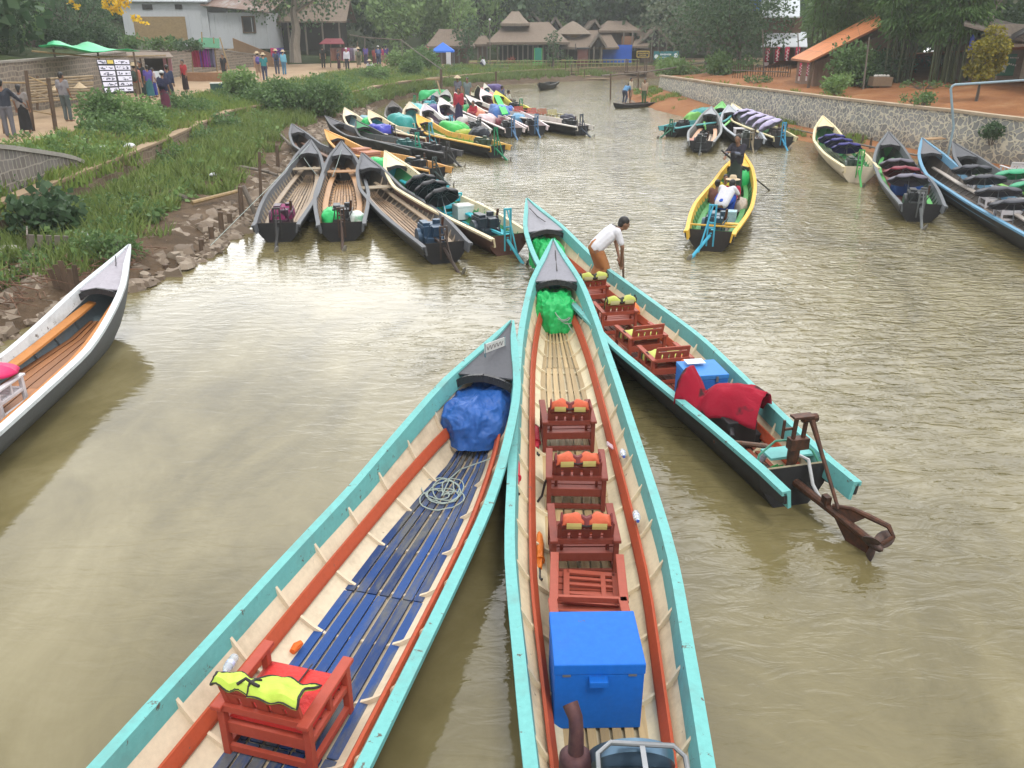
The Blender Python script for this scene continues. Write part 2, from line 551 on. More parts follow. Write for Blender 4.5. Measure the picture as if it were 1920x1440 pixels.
# ------------------------------------------------------------------ the river and its banks
def water_material():
    m, n, l, b = _nodes('river_water')
    v = _coord(n, l)
    swirl = _noise(n, l, _coord(n, l, (1, .55, 1)), 0.33, 7, 0.62, 1.6)
    sw2 = _noise(n, l, _coord(n, l, (1, .7, 1)), 1.5, 8, 0.68, 2.6)
    sm = n.new('ShaderNodeMath'); sm.operation = 'MULTIPLY_ADD'; sm.inputs[1].default_value = .22; l.new(sw2, sm.inputs[0])
    s0 = n.new('ShaderNodeMath'); s0.operation = 'SUBTRACT'; s0.inputs[1].default_value = .11; l.new(swirl, s0.inputs[0]); l.new(s0.outputs[0], sm.inputs[2]); swirl = sm.outputs[0]
    l.new(_ramp(n, l, swirl, [(0.3, (0.088, 0.073, 0.031)), (0.52, (0.152, 0.128, 0.060)), (0.76, (0.230, 0.200, 0.110))]), b.inputs['Base Color'])
    b.inputs['Roughness'].default_value = 0.07
    b.inputs['IOR'].default_value = 1.333
    # wind patches: where the surface is ruffled and where it lies calm
    patch = _noise(n, l, v, 0.16, 3, 0.5)
    sx = n.new('ShaderNodeSeparateXYZ'); l.new(v, sx.inputs[0])
    mx = n.new('ShaderNodeMapRange'); mx.inputs['From Min'].default_value = -6; mx.inputs['From Max'].default_value = 6
    mx.inputs['To Min'].default_value = -0.20; mx.inputs['To Max'].default_value = 0.22; l.new(sx.outputs['X'], mx.inputs['Value'])
    ad = n.new('ShaderNodeMath'); ad.operation = 'ADD'; l.new(patch, ad.inputs[0]); l.new(mx.outputs['Result'], ad.inputs[1])
    pr = n.new('ShaderNodeMapRange'); pr.interpolation_type = 'SMOOTHSTEP'
    pr.inputs['From Min'].default_value = 0.32; pr.inputs['From Max'].default_value = 0.68
    pr.inputs['To Min'].default_value = 0.12; pr.inputs['To Max'].default_value = 1.0; l.new(ad.outputs[0], pr.inputs['Value'])
    w1 = _noise(n, l, _coord(n, l, (1.0, 2.3, 1)), 2.1, 3, 0.55, 0.8)
    w2 = _noise(n, l, _coord(n, l, (1.0, 1.8, 1)), 6.5, 3, 0.5, 0.6)
    s = n.new('ShaderNodeMath'); s.operation = 'MULTIPLY_ADD'; s.inputs[1].default_value = 0.2; l.new(w2, s.inputs[0]); l.new(w1, s.inputs[2])
    h = n.new('ShaderNodeMath'); h.operation = 'MULTIPLY'; l.new(s.outputs[0], h.inputs[0]); l.new(pr.outputs['Result'], h.inputs[1])
    bp = n.new('ShaderNodeBump'); bp.inputs['Strength'].default_value = 0.52; bp.inputs['Distance'].default_value = 0.13
    ny = n.new('ShaderNodeMapRange'); ny.inputs['From Min'].default_value = 4; ny.inputs['From Max'].default_value = 15; ny.inputs['To Min'].default_value = .2; l.new(sx.outputs['Y'], ny.inputs['Value'])
    h2 = n.new('ShaderNodeMath'); h2.operation = 'MULTIPLY'; l.new(h.outputs[0], h2.inputs[0]); l.new(ny.outputs['Result'], h2.inputs[1])
    l.new(h2.outputs[0], bp.inputs['Height']); l.new(bp.outputs['Normal'], b.inputs['Normal'])
    return m


wm = MB(); wm.grid([[(x, y, 0) for x in (-60, 0, 90)] for y in (-15, 50, 140)])
tag(wm.build('river_water', water_material()), kind='structure')


def catmull(P, n):
    """n points along control points P, evenly by station."""
    P = [np.array(p, float) for p in P]
    out = []
    m = len(P) - 1
    for i in range(n):
        u = i / (n - 1) * m
        k = min(int(u), m - 1); t = u - k
        p0, p1, p2, p3 = P[max(k - 1, 0)], P[k], P[k + 1], P[min(k + 2, m)]
        out.append(.5 * ((2 * p1) + (-p0 + p2) * t + (2 * p0 - 5 * p1 + 4 * p2 - p3) * t * t + (-p0 + 3 * p1 - 3 * p2 + p3) * t ** 3))
    return np.array(out)


NL = 260
LW = catmull([(-9.6, -8), (-8.8, 5), (-8.0, 12.1), (-6.7, 16.9), (-6.9, 22), (-7.4, 27.7), (-8.1, 34), (-8.7, 40), (-8.7, 45), (-8.2, 52), (-7.3, 59.5), (-4.5, 67), (0, 74.6), (9.3, 81), (20, 85), (45, 87)], NL)
LA = catmull([(-11.2, -8), (-11.0, 5), (-10.9, 12), (-10.9, 17.7), (-11.1, 22), (-11.6, 29), (-12.2, 34.5), (-12.5, 39.5), (-11.2, 45), (-9.4, 50.5), (-8.2, 58.5), (-6.0, 66.2), (-0.8, 79), (6.0, 85), (17.5, 90), (45, 92)], NL)
LC = catmull([(-18.6, -8), (-18.6, 5), (-18.6, 13), (-18.7, 20), (-18.8, 26), (-19, 32), (-19.6, 39), (-20.5, 45), (-21.6, 51), (-22.5, 57), (-22.9, 69), (-20, 81), (-7, 97), (4, 101), (18, 104), (45, 106)], NL)
LD = catmull([(-50, -8), (-50, 5), (-50, 13), (-50, 20), (-50, 26), (-50, 32), (-52, 42), (-54, 52), (-56, 62), (-58, 74), (-60, 100), (-50, 125), (-15, 140), (8, 145), (24, 148), (60, 150)], NL)
tt = np.linspace(0, 15, NL)
ZA = np.interp(tt, [0, 2, 3, 5, 8, 10, 11, 12, 15], [1.0, 1.0, 1.0, 1.0, 1.0, .95, .9, .72, .9])       # top of the low river wall
ZB = np.interp(tt, [0, 2, 3.5, 5, 8, 11, 15], [.12, .12, .22, .38, .42, .4, .42])                     # ground at its foot
ZP = np.interp(tt, [0, 11, 12, 15], [1.3, 1.3, 1.0, 1.1])                                             # path level
ZC = np.interp(tt, [0, 8, 10, 11, 12, 15], [3.3, 3.2, 2.9, 1.9, 1.5, 1.5])                            # terrace behind the upper wall
ZD = np.interp(tt, [0, 8, 11, 15], [8, 9, 15, 17])


def lerp(a, b, t): return a * (1 - t) + b * t


def nrm2(A):
    d = np.gradient(A, axis=0); n = np.stack([-d[:, 1], d[:, 0]], 1)
    return n / np.maximum(np.linalg.norm(n, axis=1, keepdims=True), 1e-6)


LN = nrm2(LA)                                   # points inland (left of travel)


def L3(P, z): return np.column_stack([P, np.full(len(P), z) if np.isscalar(z) else z])


def strip(name, lines, mat, sub=5, rough=0.05, seed=3, kind='structure', label=None):
    """Ground strip lofted between matched lines, with small unevenness."""
    rows = []
    for i in range(len(lines) - 1):
        s = sub[i] if isinstance(sub, (list, tuple)) else sub
        for k in range(s):
            rows.append(lerp(lines[i], lines[i + 1], k / s))
    rows.append(lines[-1])
    P = np.array(rows)
    m, nn = P.shape[0], P.shape[1]
    for i in range(1, m - 1):
        for j in range(nn):
            p = P[i, j]
            P[i, j, 2] += rough * (mnoise.noise((p[0] * .9, p[1] * .9, seed)) + .5 * mnoise.noise((p[0] * 2.7, p[1] * 2.7, seed)))
    V = P.reshape(-1, 3)
    idx = np.arange(m * nn).reshape(m, nn)
    Q = np.stack([idx[:-1, :-1], idx[:-1, 1:], idx[1:, 1:], idx[1:, :-1]], -1).reshape(-1, 4)
    o = np_mesh(name, V, Q, mat)
    o.data.shade_smooth()
    return tag(o, label, kind=kind)


G_SOIL = soil((0.075, 0.085, 0.03), (0.13, 0.13, 0.05), (0.24, 0.17, 0.09), 0.5)
G_SHORE = soil((0.08, 0.055, 0.034), (0.155, 0.105, 0.066), (0.24, 0.185, 0.125), 1.6, 1.0)
G_PATH = soil((0.36, 0.25, 0.16), (0.46, 0.34, 0.22), (0.40, 0.27, 0.17), 0.7, 0.3)
G_RED = soil((0.25, 0.105, 0.045), (0.36, 0.17, 0.075), (0.42, 0.24, 0.12), 0.5, 0.6)
G_HILL = soil((0.03, 0.045, 0.015), (0.06, 0.08, 0.03), None, 0.3)

LWn = nrm2(LW)
strip('river_bank', [L3(LW - LWn * 2.5, -1.0), L3(LW, -0.03), L3(lerp(LW, LA, .22), .24), L3(lerp(LW, LA, .6), lerp(ZB, .3, .5)), L3(LA - LN * .02, ZB)], G_SHORE, [2, 4, 4, 5], 0.09)
AI = LA + LN * .32
P1 = lerp(LA, LC, .36); P2 = lerp(LA, LC, .94)
strip('grass_slope', [L3(AI, ZA - .05), L3(lerp(LA, LC, .2), lerp(ZA, ZP, .7)), L3(P1, ZP)], G_SOIL, 5, 0.10)
strip('footpath', [L3(P1, ZP), L3(P2, ZP), L3(LC, ZP + .05)], G_PATH, [8, 2], 0.05)
CI = LC + nrm2(LC) * .4
strip('hillside', [L3(lerp(LC, CI, .15), ZP - .2), L3(CI, ZC), L3(lerp(LC, LD, .3), ZC + .35), L3(lerp(LC, LD, .5), lerp(ZC, ZD, .25)), L3(LD, ZD)], G_HILL, [1, 5, 4, 6], 0.25)
hb = MB(); hb.grid([[(x, y, z) for x in (-120, -40, 40, 130)] for y, z in ((118, 9), (150, 17), (210, 27))])
tag(hb.build('hills', G_HILL), kind='structure')


def wall_mesh(name, line, nrm, z0, z1, thick, mat, label, cat='wall', cope=None, cope_h=.07, over=.04, group=None, batter=0.0):
    """Masonry wall along a line, UV in metres, with a coping course as a part."""
    n = len(line)
    z0 = np.full(n, z0) if np.isscalar(z0) else z0
    z1 = np.full(n, z1) if np.isscalar(z1) else z1
    s = np.concatenate([[0], np.cumsum(np.linalg.norm(np.diff(line, axis=0), axis=1))])
    V, UV, F = [], [], []
    for i in range(n):
        f = line[i]; bk = line[i] + nrm[i] * thick; ft = line[i] + nrm[i] * batter
        for p, z in ((f, z0[i]), (ft, z1[i]), (bk, z1[i]), (bk, z0[i])):
            V.append((p[0], p[1], z)); UV.append((s[i], z if p is not bk else z1[i] + .3))
    for i in range(n - 1):
        a = i * 4; b = a + 4
        F += [(a, b, b + 1, a + 1), (a + 1, b + 1, b + 2, a + 2), (a + 2, b + 2, b + 3, a + 3)]
    F += [(0, 1, 2, 3), ((n - 1) * 4 + 3, (n - 1) * 4 + 2, (n - 1) * 4 + 1, (n - 1) * 4)]
    me = bpy.data.meshes.new(name); me.from_pydata(V, [], F)
    uvl = me.uv_layers.new(name='UVMap')
    for lp in me.loops: uvl.data[lp.index].uv = UV[lp.vertex_index]
    me.materials.append(mat)
    o = link(bpy.data.objects.new(name, me)); tag(o, label, cat, group)
    if cope is not None:
        cb = MB(); rows = []
        for i in range(n):
            jit = .012 * mnoise.noise((s[i] * 1.3, 0, 5))
            a = line[i] + nrm[i] * (batter - over); b = line[i] + nrm[i] * (thick + over)
            z = z1[i] + .003
            rows.append([(a[0], a[1], z), (b[0], b[1], z), (b[0], b[1], z + cope_h + jit), (a[0], a[1], z + cope_h + jit)])
        cb.loft(rows); cb.build('coping', cope, o)
    return o


M_LOWWALL = course_stone((0.20, 0.135, 0.085), (0.33, 0.235, 0.16), (0.40, 0.31, 0.21), .26, .2, .022)
M_COPE = soil((0.30, 0.22, 0.14), (0.42, 0.31, 0.2), None, 1.5, .3)
M_GREYSTONE = course_stone((0.15, 0.145, 0.14), (0.27, 0.26, 0.25), (0.46, 0.43, 0.38), .17, .26, .018)
M_UPWALL = course_stone((0.17, 0.15, 0.13), (0.30, 0.27, 0.23), (0.44, 0.38, 0.31), .3, .2, .03)
i0, i1 = 0, int(NL * 11.25 / 15)
wall_mesh('river_wall', LA[i0:i1], LN[i0:i1], ZB[i0:i1] - .25, ZA[i0:i1], .3, M_LOWWALL, 'low brown stone wall with earthy coping along the grassy left bank', cope=M_COPE)
i2 = NL
wall_mesh('river_wall', LA[i1:i2], LN[i1:i2], ZB[i1:i2] - .25, ZA[i1:i2], .3, M_LOWWALL, 'low brown stone wall across the far shore below the thatched restaurants', cope=M_COPE)
c1 = int(NL * 11.0 / 15)
wall_mesh('terrace_wall', LC[:c1], nrm2(LC)[:c1], ZP[:c1] - .2, ZC[:c1], .35, M_UPWALL, 'tall weathered stone terrace wall behind the market path and under the white house', cope=soil((0.28, 0.26, 0.23), (0.40, 0.37, 0.32)), cope_h=.08)
# wing wall of grey stone at the left edge
wl = catmull([(-11.42, 11), (-11.4, 15.5), (-11.36, 19), (-11.42, 22.6)], 18)
wall_mesh('wing_wall', wl, nrm2(wl), .9, np.interp(np.linspace(0, 3, 18), [0, 1, 2, 3], [2.4, 2.3, 2.02, 1.14]), .35, M_GREYSTONE, 'grey stone wing wall with pale sloping coping at the left edge', cope=soil((0.36, 0.34, 0.3), (0.48, 0.45, 0.4)), cope_h=.1)

# ---- right bank
NR = 170
RW = catmull([(23, 14), (20.3, 22), (17.2, 27.8), (15.4, 31), (13.7, 33.5), (12.3, 37), (11.2, 42), (9.3, 47), (8.2, 52), (7.9, 58), (8.3, 64), (10, 69), (15, 72), (40, 73)], NR)
RA = catmull([(25, 12), (21.2, 21.5), (17.9, 28.8), (16.1, 31.6), (14.6, 35.5), (13.4, 39.3), (12.4, 43.2), (11.3, 48), (10.7, 53), (10.3, 58), (10.3, 62), (12, 65), (17, 67.5), (40, 68.5)], NR)
RN = -nrm2(RA)
rt = np.linspace(0, 13, NR)
RZ = np.interp(rt, [0, 2, 3, 6, 8, 10, 11, 13], [1.5, 1.5, 1.62, 1.6, 1.5, 1.3, .9, .9])
RB_ = np.interp(rt, [0, 2.5, 4, 6, 8, 9, 10, 13], [.05, .05, .25, .35, .55, .6, .55, .5])
RWn = -nrm2(RW)
strip('right_shore', [L3(RW - RWn * 2.5, -1.0), L3(RW, -.03), L3(lerp(RW, RA, .5), RB_ * .6), L3(RA - RN * .02, RB_)], G_RED, [2, 4, 4], 0.10, 9)
RI = RA + RN * .38
strip('right_terrace', [L3(RI, RZ - .04), L3(RA + RN * 4, RZ + .25), L3(RA + RN * 10, 2.4), L3(RA + RN * 24, 3.3), L3(RA + RN * 60, 5.5)], G_RED, [5, 5, 5, 4], 0.14, 4)
M_VEIN = veined_stone(4.6, (0.29, 0.29, 0.28), (0.50, 0.50, 0.47), (0.76, 0.71, 0.57), .085)
e1 = int(NR * 10.2 / 13)
wall_mesh('rubble_wall', RA[:e1], RN[:e1], RB_[:e1] - .35, RZ[:e1], .36, M_VEIN, 'grey rubble stone wall with cream pointing along the right bank', cope=soil((0.42, 0.32, 0.22), (0.56, 0.46, 0.34), (0.44, 0.25, 0.14), 1.0, .3), cope_h=.1, over=.06, batter=.12)


# ------------------------------------------------------------------ foliage
def leaf_quads(C, D, size, asp=.38, rng=None):
    """Leaves as folded rhombi at centres C pointing along D."""
    n = len(C)
    D = D / np.maximum(np.linalg.norm(D, axis=1, keepdims=True), 1e-6)
    rv = rng.normal(size=(n, 3)); S = np.cross(D, rv); S /= np.maximum(np.linalg.norm(S, axis=1, keepdims=True), 1e-6)
    N = np.cross(S, D)
    size = np.asarray(size).reshape(-1, 1) * np.ones((n, 1))
    a = C - D * size * .5; b = C + S * size * asp + N * size * .10; c = C + D * size * .5; d = C - S * size * asp + N * size * .10
    V = np.stack([a, b, c, d], 1).reshape(-1, 3)
    return V, np.arange(4 * n).reshape(n, 4)


def clump_leaves(clumps, per, size, rng, droop=.25, asp=.38, shell=.55, flat=1.0):
    """Leaves spread through round clumps [(x,y,z,r)]; more of them near each clump's surface."""
    Cs, Ds = [], []
    for (x, y, z, r) in clumps:
        k = max(6, int(per * r * r))
        d = rng.normal(size=(k, 3)); d /= np.linalg.norm(d, axis=1, keepdims=True)
        rr = r * (shell + (1.08 - shell) * rng.random((k, 1)) ** .7)
        p = d * rr; p[:, 2] *= flat
        p += rng.normal(size=(k, 3)) * r * .10
        Cs.append(p + np.array([x, y, z]))
        e = d + rng.normal(size=(k, 3)) * .55; e[:, 2] -= droop
        Ds.append(e)
    C = np.concatenate(Cs); D = np.concatenate(Ds)
    return leaf_quads(C, D, size * (0.65 + .7 * rng.random(len(C))), asp, rng)


def crown_clumps(rng, w, h, z0, n, r0=.28, top=.55):
    """Clump centres filling an uneven crown of width w and height h above z0."""
    out = []
    for _ in range(n):
        d = rng.normal(size=3); d /= np.linalg.norm(d)
        q = rng.random() ** .4
        zz = .5 + .5 * d[2] * q
        wid = (1 - abs(zz - .42) ** 1.6 * 1.2)
        out.append((d[0] * q * w / 2 * wid, d[1] * q * w / 2 * wid, z0 + zz * h, w * r0 * (.55 + .7 * rng.random()) * (.75 + .35 * wid)))
    return out


def tree(name, label, x, y, z, w, h, trunk_h, mat, nclump=14, per=60, leaf=.22, seed=1, bark=None, group=None, trunk_r=.16, lean=(0, 0), droop=.25, asp=.38, cat='tree', r0=.26):
    rng = np.random.default_rng(seed)
    t = thing(name, label, cat, (x, y, z), 0, group)
    cl = crown_clumps(rng, w, h, trunk_h, nclump, r0)
    V, Q = clump_leaves(cl, per, leaf, rng, droop, asp)
    V[:, 0] += lean[0]; V[:, 1] += lean[1]
    np_mesh('crown', V, Q, mat, t)
    tb = MB()
    top = Vector((lean[0], lean[1], trunk_h + h * .35))
    pts = [Vector((0, 0, -.2))]
    for k in range(1, 6):
        f = k / 5
        pts.append(top * f + Vector((rng.normal() * .06 * w * .2, rng.normal() * .06 * w * .2, 0)))
    tb.tube(pts, [trunk_r * (1.25 - .9 * i / 5) for i in range(6)], 8)
    for (cx, cy, cz, cr) in cl[:min(9, len(cl))]:
        b = pts[3 if cz < trunk_h + h * .5 else 4]
        e = Vector((cx + lean[0], cy + lean[1], cz)); mid = b.lerp(e, .5) + Vector((0, 0, -.05 * h))
        tb.tube([b, mid, e], [trunk_r * .42, trunk_r * .26, trunk_r * .08], 5)
    tb.build('trunk', bark or M_BARK, t, smooth=True)
    return t


M_BARK = wood((0.15, 0.125, 0.10), 0.9, (6, 6, 1.2), .5)
M_BARKPALE = wood((0.26, 0.23, 0.19), 0.9, (6, 6, 1.2), .55)
LF_DARK = leafmat((0.044, 0.085, 0.044), (0.077, 0.138, 0.062), (0.131, 0.200, 0.088))
LF_MID = leafmat((0.081, 0.150, 0.053), (0.138, 0.231, 0.081), (0.213, 0.312, 0.119))
LF_LIGHT = leafmat((0.125, 0.213, 0.069), (0.200, 0.312, 0.100), (0.300, 0.413, 0.163))
LF_BAMBOO = leafmat((0.069, 0.144, 0.044), (0.119, 0.219, 0.062), (0.200, 0.312, 0.100))
LF_YELLOW = leafmat((0.12, 0.12, 0.02), (0.30, 0.26, 0.03), (0.58, 0.45, 0.04))
LF_FLOWER = leafmat((0.75, 0.48, 0.01), (0.85, 0.6, 0.02), (0.8, 0.66, 0.08))
LF_GREY = leafmat((0.09, 0.12, 0.075), (0.14, 0.17, 0.11), (0.2, 0.22, 0.15))


def pixel_on_plane(px, py, Y):
    a = (px - 960) / FPX; b = -(py - 720) / FPX
    d = (a, CT + b * ST, -ST + b * CT); t = Y / d[1]
    return Vector((d[0] * t, Y, CAMZ + d[2] * t))


# far-off wood on the hill: one mass, three tones
_rg = np.random.default_rng(11)


def wood_mass(mat, spots, leaf, per, seed, droop=.25, asp=.4):
    rng = np.random.default_rng(seed)
    cl = []
    for (x, y, z, w, h) in spots:
        for c in crown_clumps(rng, w, h, 0.4, 13, .23):
            cl.append((c[0] + x, c[1] + y, c[2] + z, c[3]))
    V, Q = clump_leaves(cl, per, leaf, rng, droop, asp, .7)
    o = np_mesh('forest', V, Q, mat)
    return tag(o, kind='stuff')


def hill_z(y, x): return 1.5 + max(0, (y - 96)) * .28


sp_d, sp_m, sp_l = [], [], []
for k in range(120):
    x = -62 + 120 * _rg.random(); y = 97 + 26 * _rg.random()
    if x < -18: y = 90 + 26 * _rg.random()
    w = 5.0 + 4.5 * _rg.random(); h = 6.0 + 5 * _rg.random()
    u = _rg.random() + (.32 if -14 < x < 2 else -.1 if 2 < x < 18 else 0)
    (sp_d if u < .42 else sp_m if u < .75 else sp_l).append((x, y, hill_z(y, x), w, h))
for x, y in ((13, 97), (16, 99), (10, 100), (19, 98), (22, 100), (8, 104)): sp_d.append((x, y, 1.8, 7, 9))
for x, y in ((-10, 95), (-13, 93), (-7, 97), (2, 101), (5, 103), (-2, 100)): sp_l.append((x, y, 1.8, 5.5, 8.5))
for k in range(60):
    x = 20 + 38 * _rg.random(); y = 44 + 46 * _rg.random()
    if y < 66 and x < 24 + (66 - y) * .12: x += 8
    (sp_d if k % 3 else sp_m).append((x, y, 2.0 + max(0, x - 24) * .12, 4.5 + 3 * _rg.random(), 5 + 4 * _rg.random()))
for k in range(26):
    y = 30 + 46 * _rg.random(); (sp_d if k % 2 else sp_m).append((-(.5 * y + 3) - 8 * _rg.random(), y, 3.3, 4.5 + 3 * _rg.random(), 4 + 3 * _rg.random()))
wood_mass(LF_DARK, sp_d, .55, 34, 5)
wood_mass(LF_MID, sp_m, .52, 36, 6)
wood_mass(LF_LIGHT, sp_l, .5, 38, 8, .5, .28)


def bush(label, x, y, z, w, h, mat, leaf=.12, seed=1, n=10, per=170, name='bush', group=None, d=None, asp=.38, droop=.15, cat='bush'):
    rng = np.random.default_rng(seed)
    t = thing(name, label, cat, (x, y, z), 0, group)
    cl = []
    for _ in range(n):
        a = rng.random() * 2 * math.pi; q = rng.random() ** .5
        zz = rng.random()
        cl.append((math.cos(a) * q * w * .36, math.sin(a) * q * (d or w) * .36, h * (.22 + .55 * zz * (1 - .5 * q)), min(w, h) * (.26 + .16 * rng.random())))
    V, Q = clump_leaves(cl, per * 5.5, leaf, rng, droop, asp, .35)
    V[:, 2] = np.maximum(V[:, 2], -.05)
    np_mesh('foliage', V, Q, mat, t)
    sb = MB()
    for c in cl:
        sb.tube([(c[0] * .25, c[1] * .25, -.05), (c[0] * .7, c[1] * .7, c[2] * .6), (c[0], c[1], c[2])], [.016, .012, .006], 5)
    sb.build('stem', M_BARK, t)
    return t


# ---- grass and weeds on the left bank
def left_point(s, v):
    """World point at station s (0..15) and v: 0 waterline, 1 wall foot, 1..2 wall to path edge."""
    i = min(int(s / 15 * (NL - 1)), NL - 1)
    if v <= 1:
        p = lerp(LW[i], LA[i], v); z = lerp(0.0, ZB[i], min(1, v * 1.2)) + .05
    else:
        p = lerp(AI[i], P1[i], v - 1); z = lerp(ZA[i] - .05, ZP[i], min(1, (v - 1) * 1.4))
    return p[0], p[1], z


def grass_patch(pts, hmin, hmax, mat, seed, wid=.022, tuft=5, name='grass', spread=.07):
    rng = np.random.default_rng(seed)
    P = np.repeat(np.array(pts), tuft, axis=0)
    n = len(P)
    P[:, :2] += rng.normal(size=(n, 2)) * spread
    h = hmin + (hmax - hmin) * rng.random(n) ** 1.5
    a = rng.random(n) * 2 * np.pi
    lean = rng.normal(size=(n, 2)) * .33
    side = np.stack([np.cos(a), np.sin(a), np.zeros(n)], 1) * wid * (.6 + .8 * rng.random((n, 1)))
    tip = P + np.column_stack([lean * h[:, None], h])
    mid = P + np.column_stack([lean * h[:, None] * .35, h * .55])
    V = np.stack([P - side, P + side, mid + side * .8, tip, mid - side * .8], 1).reshape(-1, 3)
    return tag(np_mesh(name, V, np.arange(5 * n).reshape(n, 5), mat), kind='stuff')


GR1 = leafmat((0.125, 0.181, 0.050), (0.225, 0.300, 0.081), (0.36, 0.413, 0.175), .7, .3, 'g1')
GR2 = leafmat((0.138, 0.213, 0.050), (0.237, 0.325, 0.075), (0.425, 0.413, 0.150), .7, .3, 'g2')
_rg = np.random.default_rng(21)
pl, ps = [], []
for _ in range(19000):
    s = .6 + 12.6 * _rg.random(); v = .22 + .7 * _rg.random()
    if s < 2.6 and _rg.random() < .5: continue
    p = left_point(s, v)
    if mnoise.noise((p[0] * .8, p[1] * .8, 2)) < -.32 + .5 * (v < .42): continue
    pl.append(p)
for _ in range(9000):
    s = 2.6 + 10.4 * _rg.random(); v = 1 + 1.0 * _rg.random() ** 1.3
    p = left_point(s, v)
    if mnoise.noise((p[0] * .6, p[1] * .6, 4)) < -.28: continue
    ps.append(p)
grass_patch(pl, .14, .56, GR1, 3, .019)
for _ in range(2600):
    i = int((2.0 + 9 * _rg.random()) / 15 * (NL - 1)); q_ = _rg.random()
    if mnoise.noise((LA[i][0] * .9, LA[i][1] * .45, 12)) < .0: continue
    p = LA[i] + LN[i] * (.4 * q_ - .08) + np.array([_rg.normal() * .1, _rg.normal() * .2]); ps.append((p[0], p[1], ZA[i] - .25 + .3 * q_))
grass_patch(ps, .12, .42, GR2, 4, .022)
GR3 = leafmat((0.24, 0.2, 0.09), (0.36, 0.31, 0.15), (0.46, 0.40, 0.22), .8, .3, 'g3')
pd_ = []
for p in pl[::3] + ps[::3]:
    if mnoise.noise((p[0] * .7 + 9, p[1] * .5, 1)) > .12: pd_.append(p)
grass_patch(pd_, .1, .4, GR3, 6, .014, 4)
wb_ = []
for _ in range(420):
    s = 2.2 + 10 * _rg.random(); v = (.35 + .6 * _rg.random()) if _rg.random() < .55 else 1.05 + .85 * _rg.random()
    p = left_point(s, v)
    if mnoise.noise((p[0] * .8, p[1] * .8, 15)) < .1: continue
    wb_.append((p[0], p[1], p[2] + .16, .16 + .16 * _rg.random()))
V, Q = clump_leaves(wb_, 420, .15, _rg, .1, .42, .4)
tag(np_mesh('undergrowth', V, Q, LF_LIGHT), kind='stuff')
# broad-leaved weeds scattered through the grass
wc = []
for _ in range(2600):
    s = 2.4 + 10 * _rg.random(); v = (.45 + .5 * _rg.random()) if _rg.random() < .5 else 1.05 + .8 * _rg.random()
    p = left_point(s, v)
    if mnoise.noise((p[0] * .5, p[1] * .5, 8)) < -.08: continue
    wc.append((p[0], p[1], p[2] + .14, .13 + .14 * _rg.random()))
V, Q = clump_leaves(wc, 1100, .085, _rg, .2, .4, .3)
tag(np_mesh('undergrowth', V, Q, LF_MID), kind='stuff')

# shrubs on the slope
SL = 'shrubs along the grassy slope of the left bank'
bush('feathery bright green bush below the newspaper-like display board', -14.0, 31.5, 1.15, 2.6, 1.35, LF_LIGHT, .12, 1, 14, 150, group=SL)
bush('rounded mid green bush leaning over the low wall left of the path bend', -13.4, 28.5, 1.1, 2.2, 1.0, LF_MID, .11, 2, 12, 170, group=SL)
bush('leafy sapling bush beside the man in the grey shirt', -14.35, 30.2, 1.25, 1.3, 1.6, LF_MID, .13, 3, 11, 150, group=SL)
bush('low yellow green weeds behind the grey wing wall', -13.6, 23.2, 1.25, 2.2, .55, LF_LIGHT, .1, 4, 12, 210, group=SL)
bush('low dark weeds at the foot of the bamboo rail fence', -15.3, 25.3, 1.25, 2.4, .6, LF_MID, .1, 5, 12, 210, group=SL)
bush('long dense hedge bush covering the low wall, nearer half', *at(500, 214, .5)[:2], .55, 3.4, 1.9, LF_MID, .15, 6, 18, 105, 'hedge_bush', SL, 3.2)
bush('long dense hedge bush covering the low wall, farther half', *at(598, 212, .45)[:2], .5, 3.3, 1.9, LF_MID, .15, 7, 18, 105, 'hedge_bush', SL, 3.0)
bush('pale leafy shrub by the dark green crate on the path edge', *at(452, 184, 1.2)[:2], 1.2, 1.9, 1.7, LF_LIGHT, .15, 8, 12, 110, group=SL)
bush('dark broad-leaved shrub against the low wall beside the grey wing wall', -10.2, 17.9, .25, 1.5, 1.15, LF_DARK, .2, 9, 12, 80, group=SL, asp=.45)
bush('grassy green shrub just behind the bow of the white boat', -7.9, 16.0, .2, 1.3, .8, LF_MID, .12, 10, 11, 190, group=SL, asp=.2)
bush('small broad-leaved plant in the middle of the lower grass', -8.7, 19.6, .25, .9, .5, LF_MID, .13, 12, 8, 150, group=SL, asp=.45)
bush('hanging shrub over the low wall where it bends behind the moored boats', -11.9, 35.6, .6, 1.5, .8, LF_MID, .12, 13, 9, 150, group=SL)
for k, (x, y, w, h, lb) in enumerate([(-9.5, 62, 2.2, 1.0, 'green shrub on the slope below the squatting person'), (-7.8, 68, 2.6, 1.3, 'tall weeds on the bank left of the blue canopy tent'), (*at(762, 127, 1.2)[:2], 3.2, 2.0, 'green mound of creepers behind the crowd of visitors'), (*at(800, 127, 1.2)[:2], 3.0, 2.0, 'green creeper mound left of the blue canopy tent')]):
    bush(lb, x, y, 1.15, w, h, LF_MID if k % 2 else LF_LIGHT, .2, 30 + k, 14, 60, group=SL)
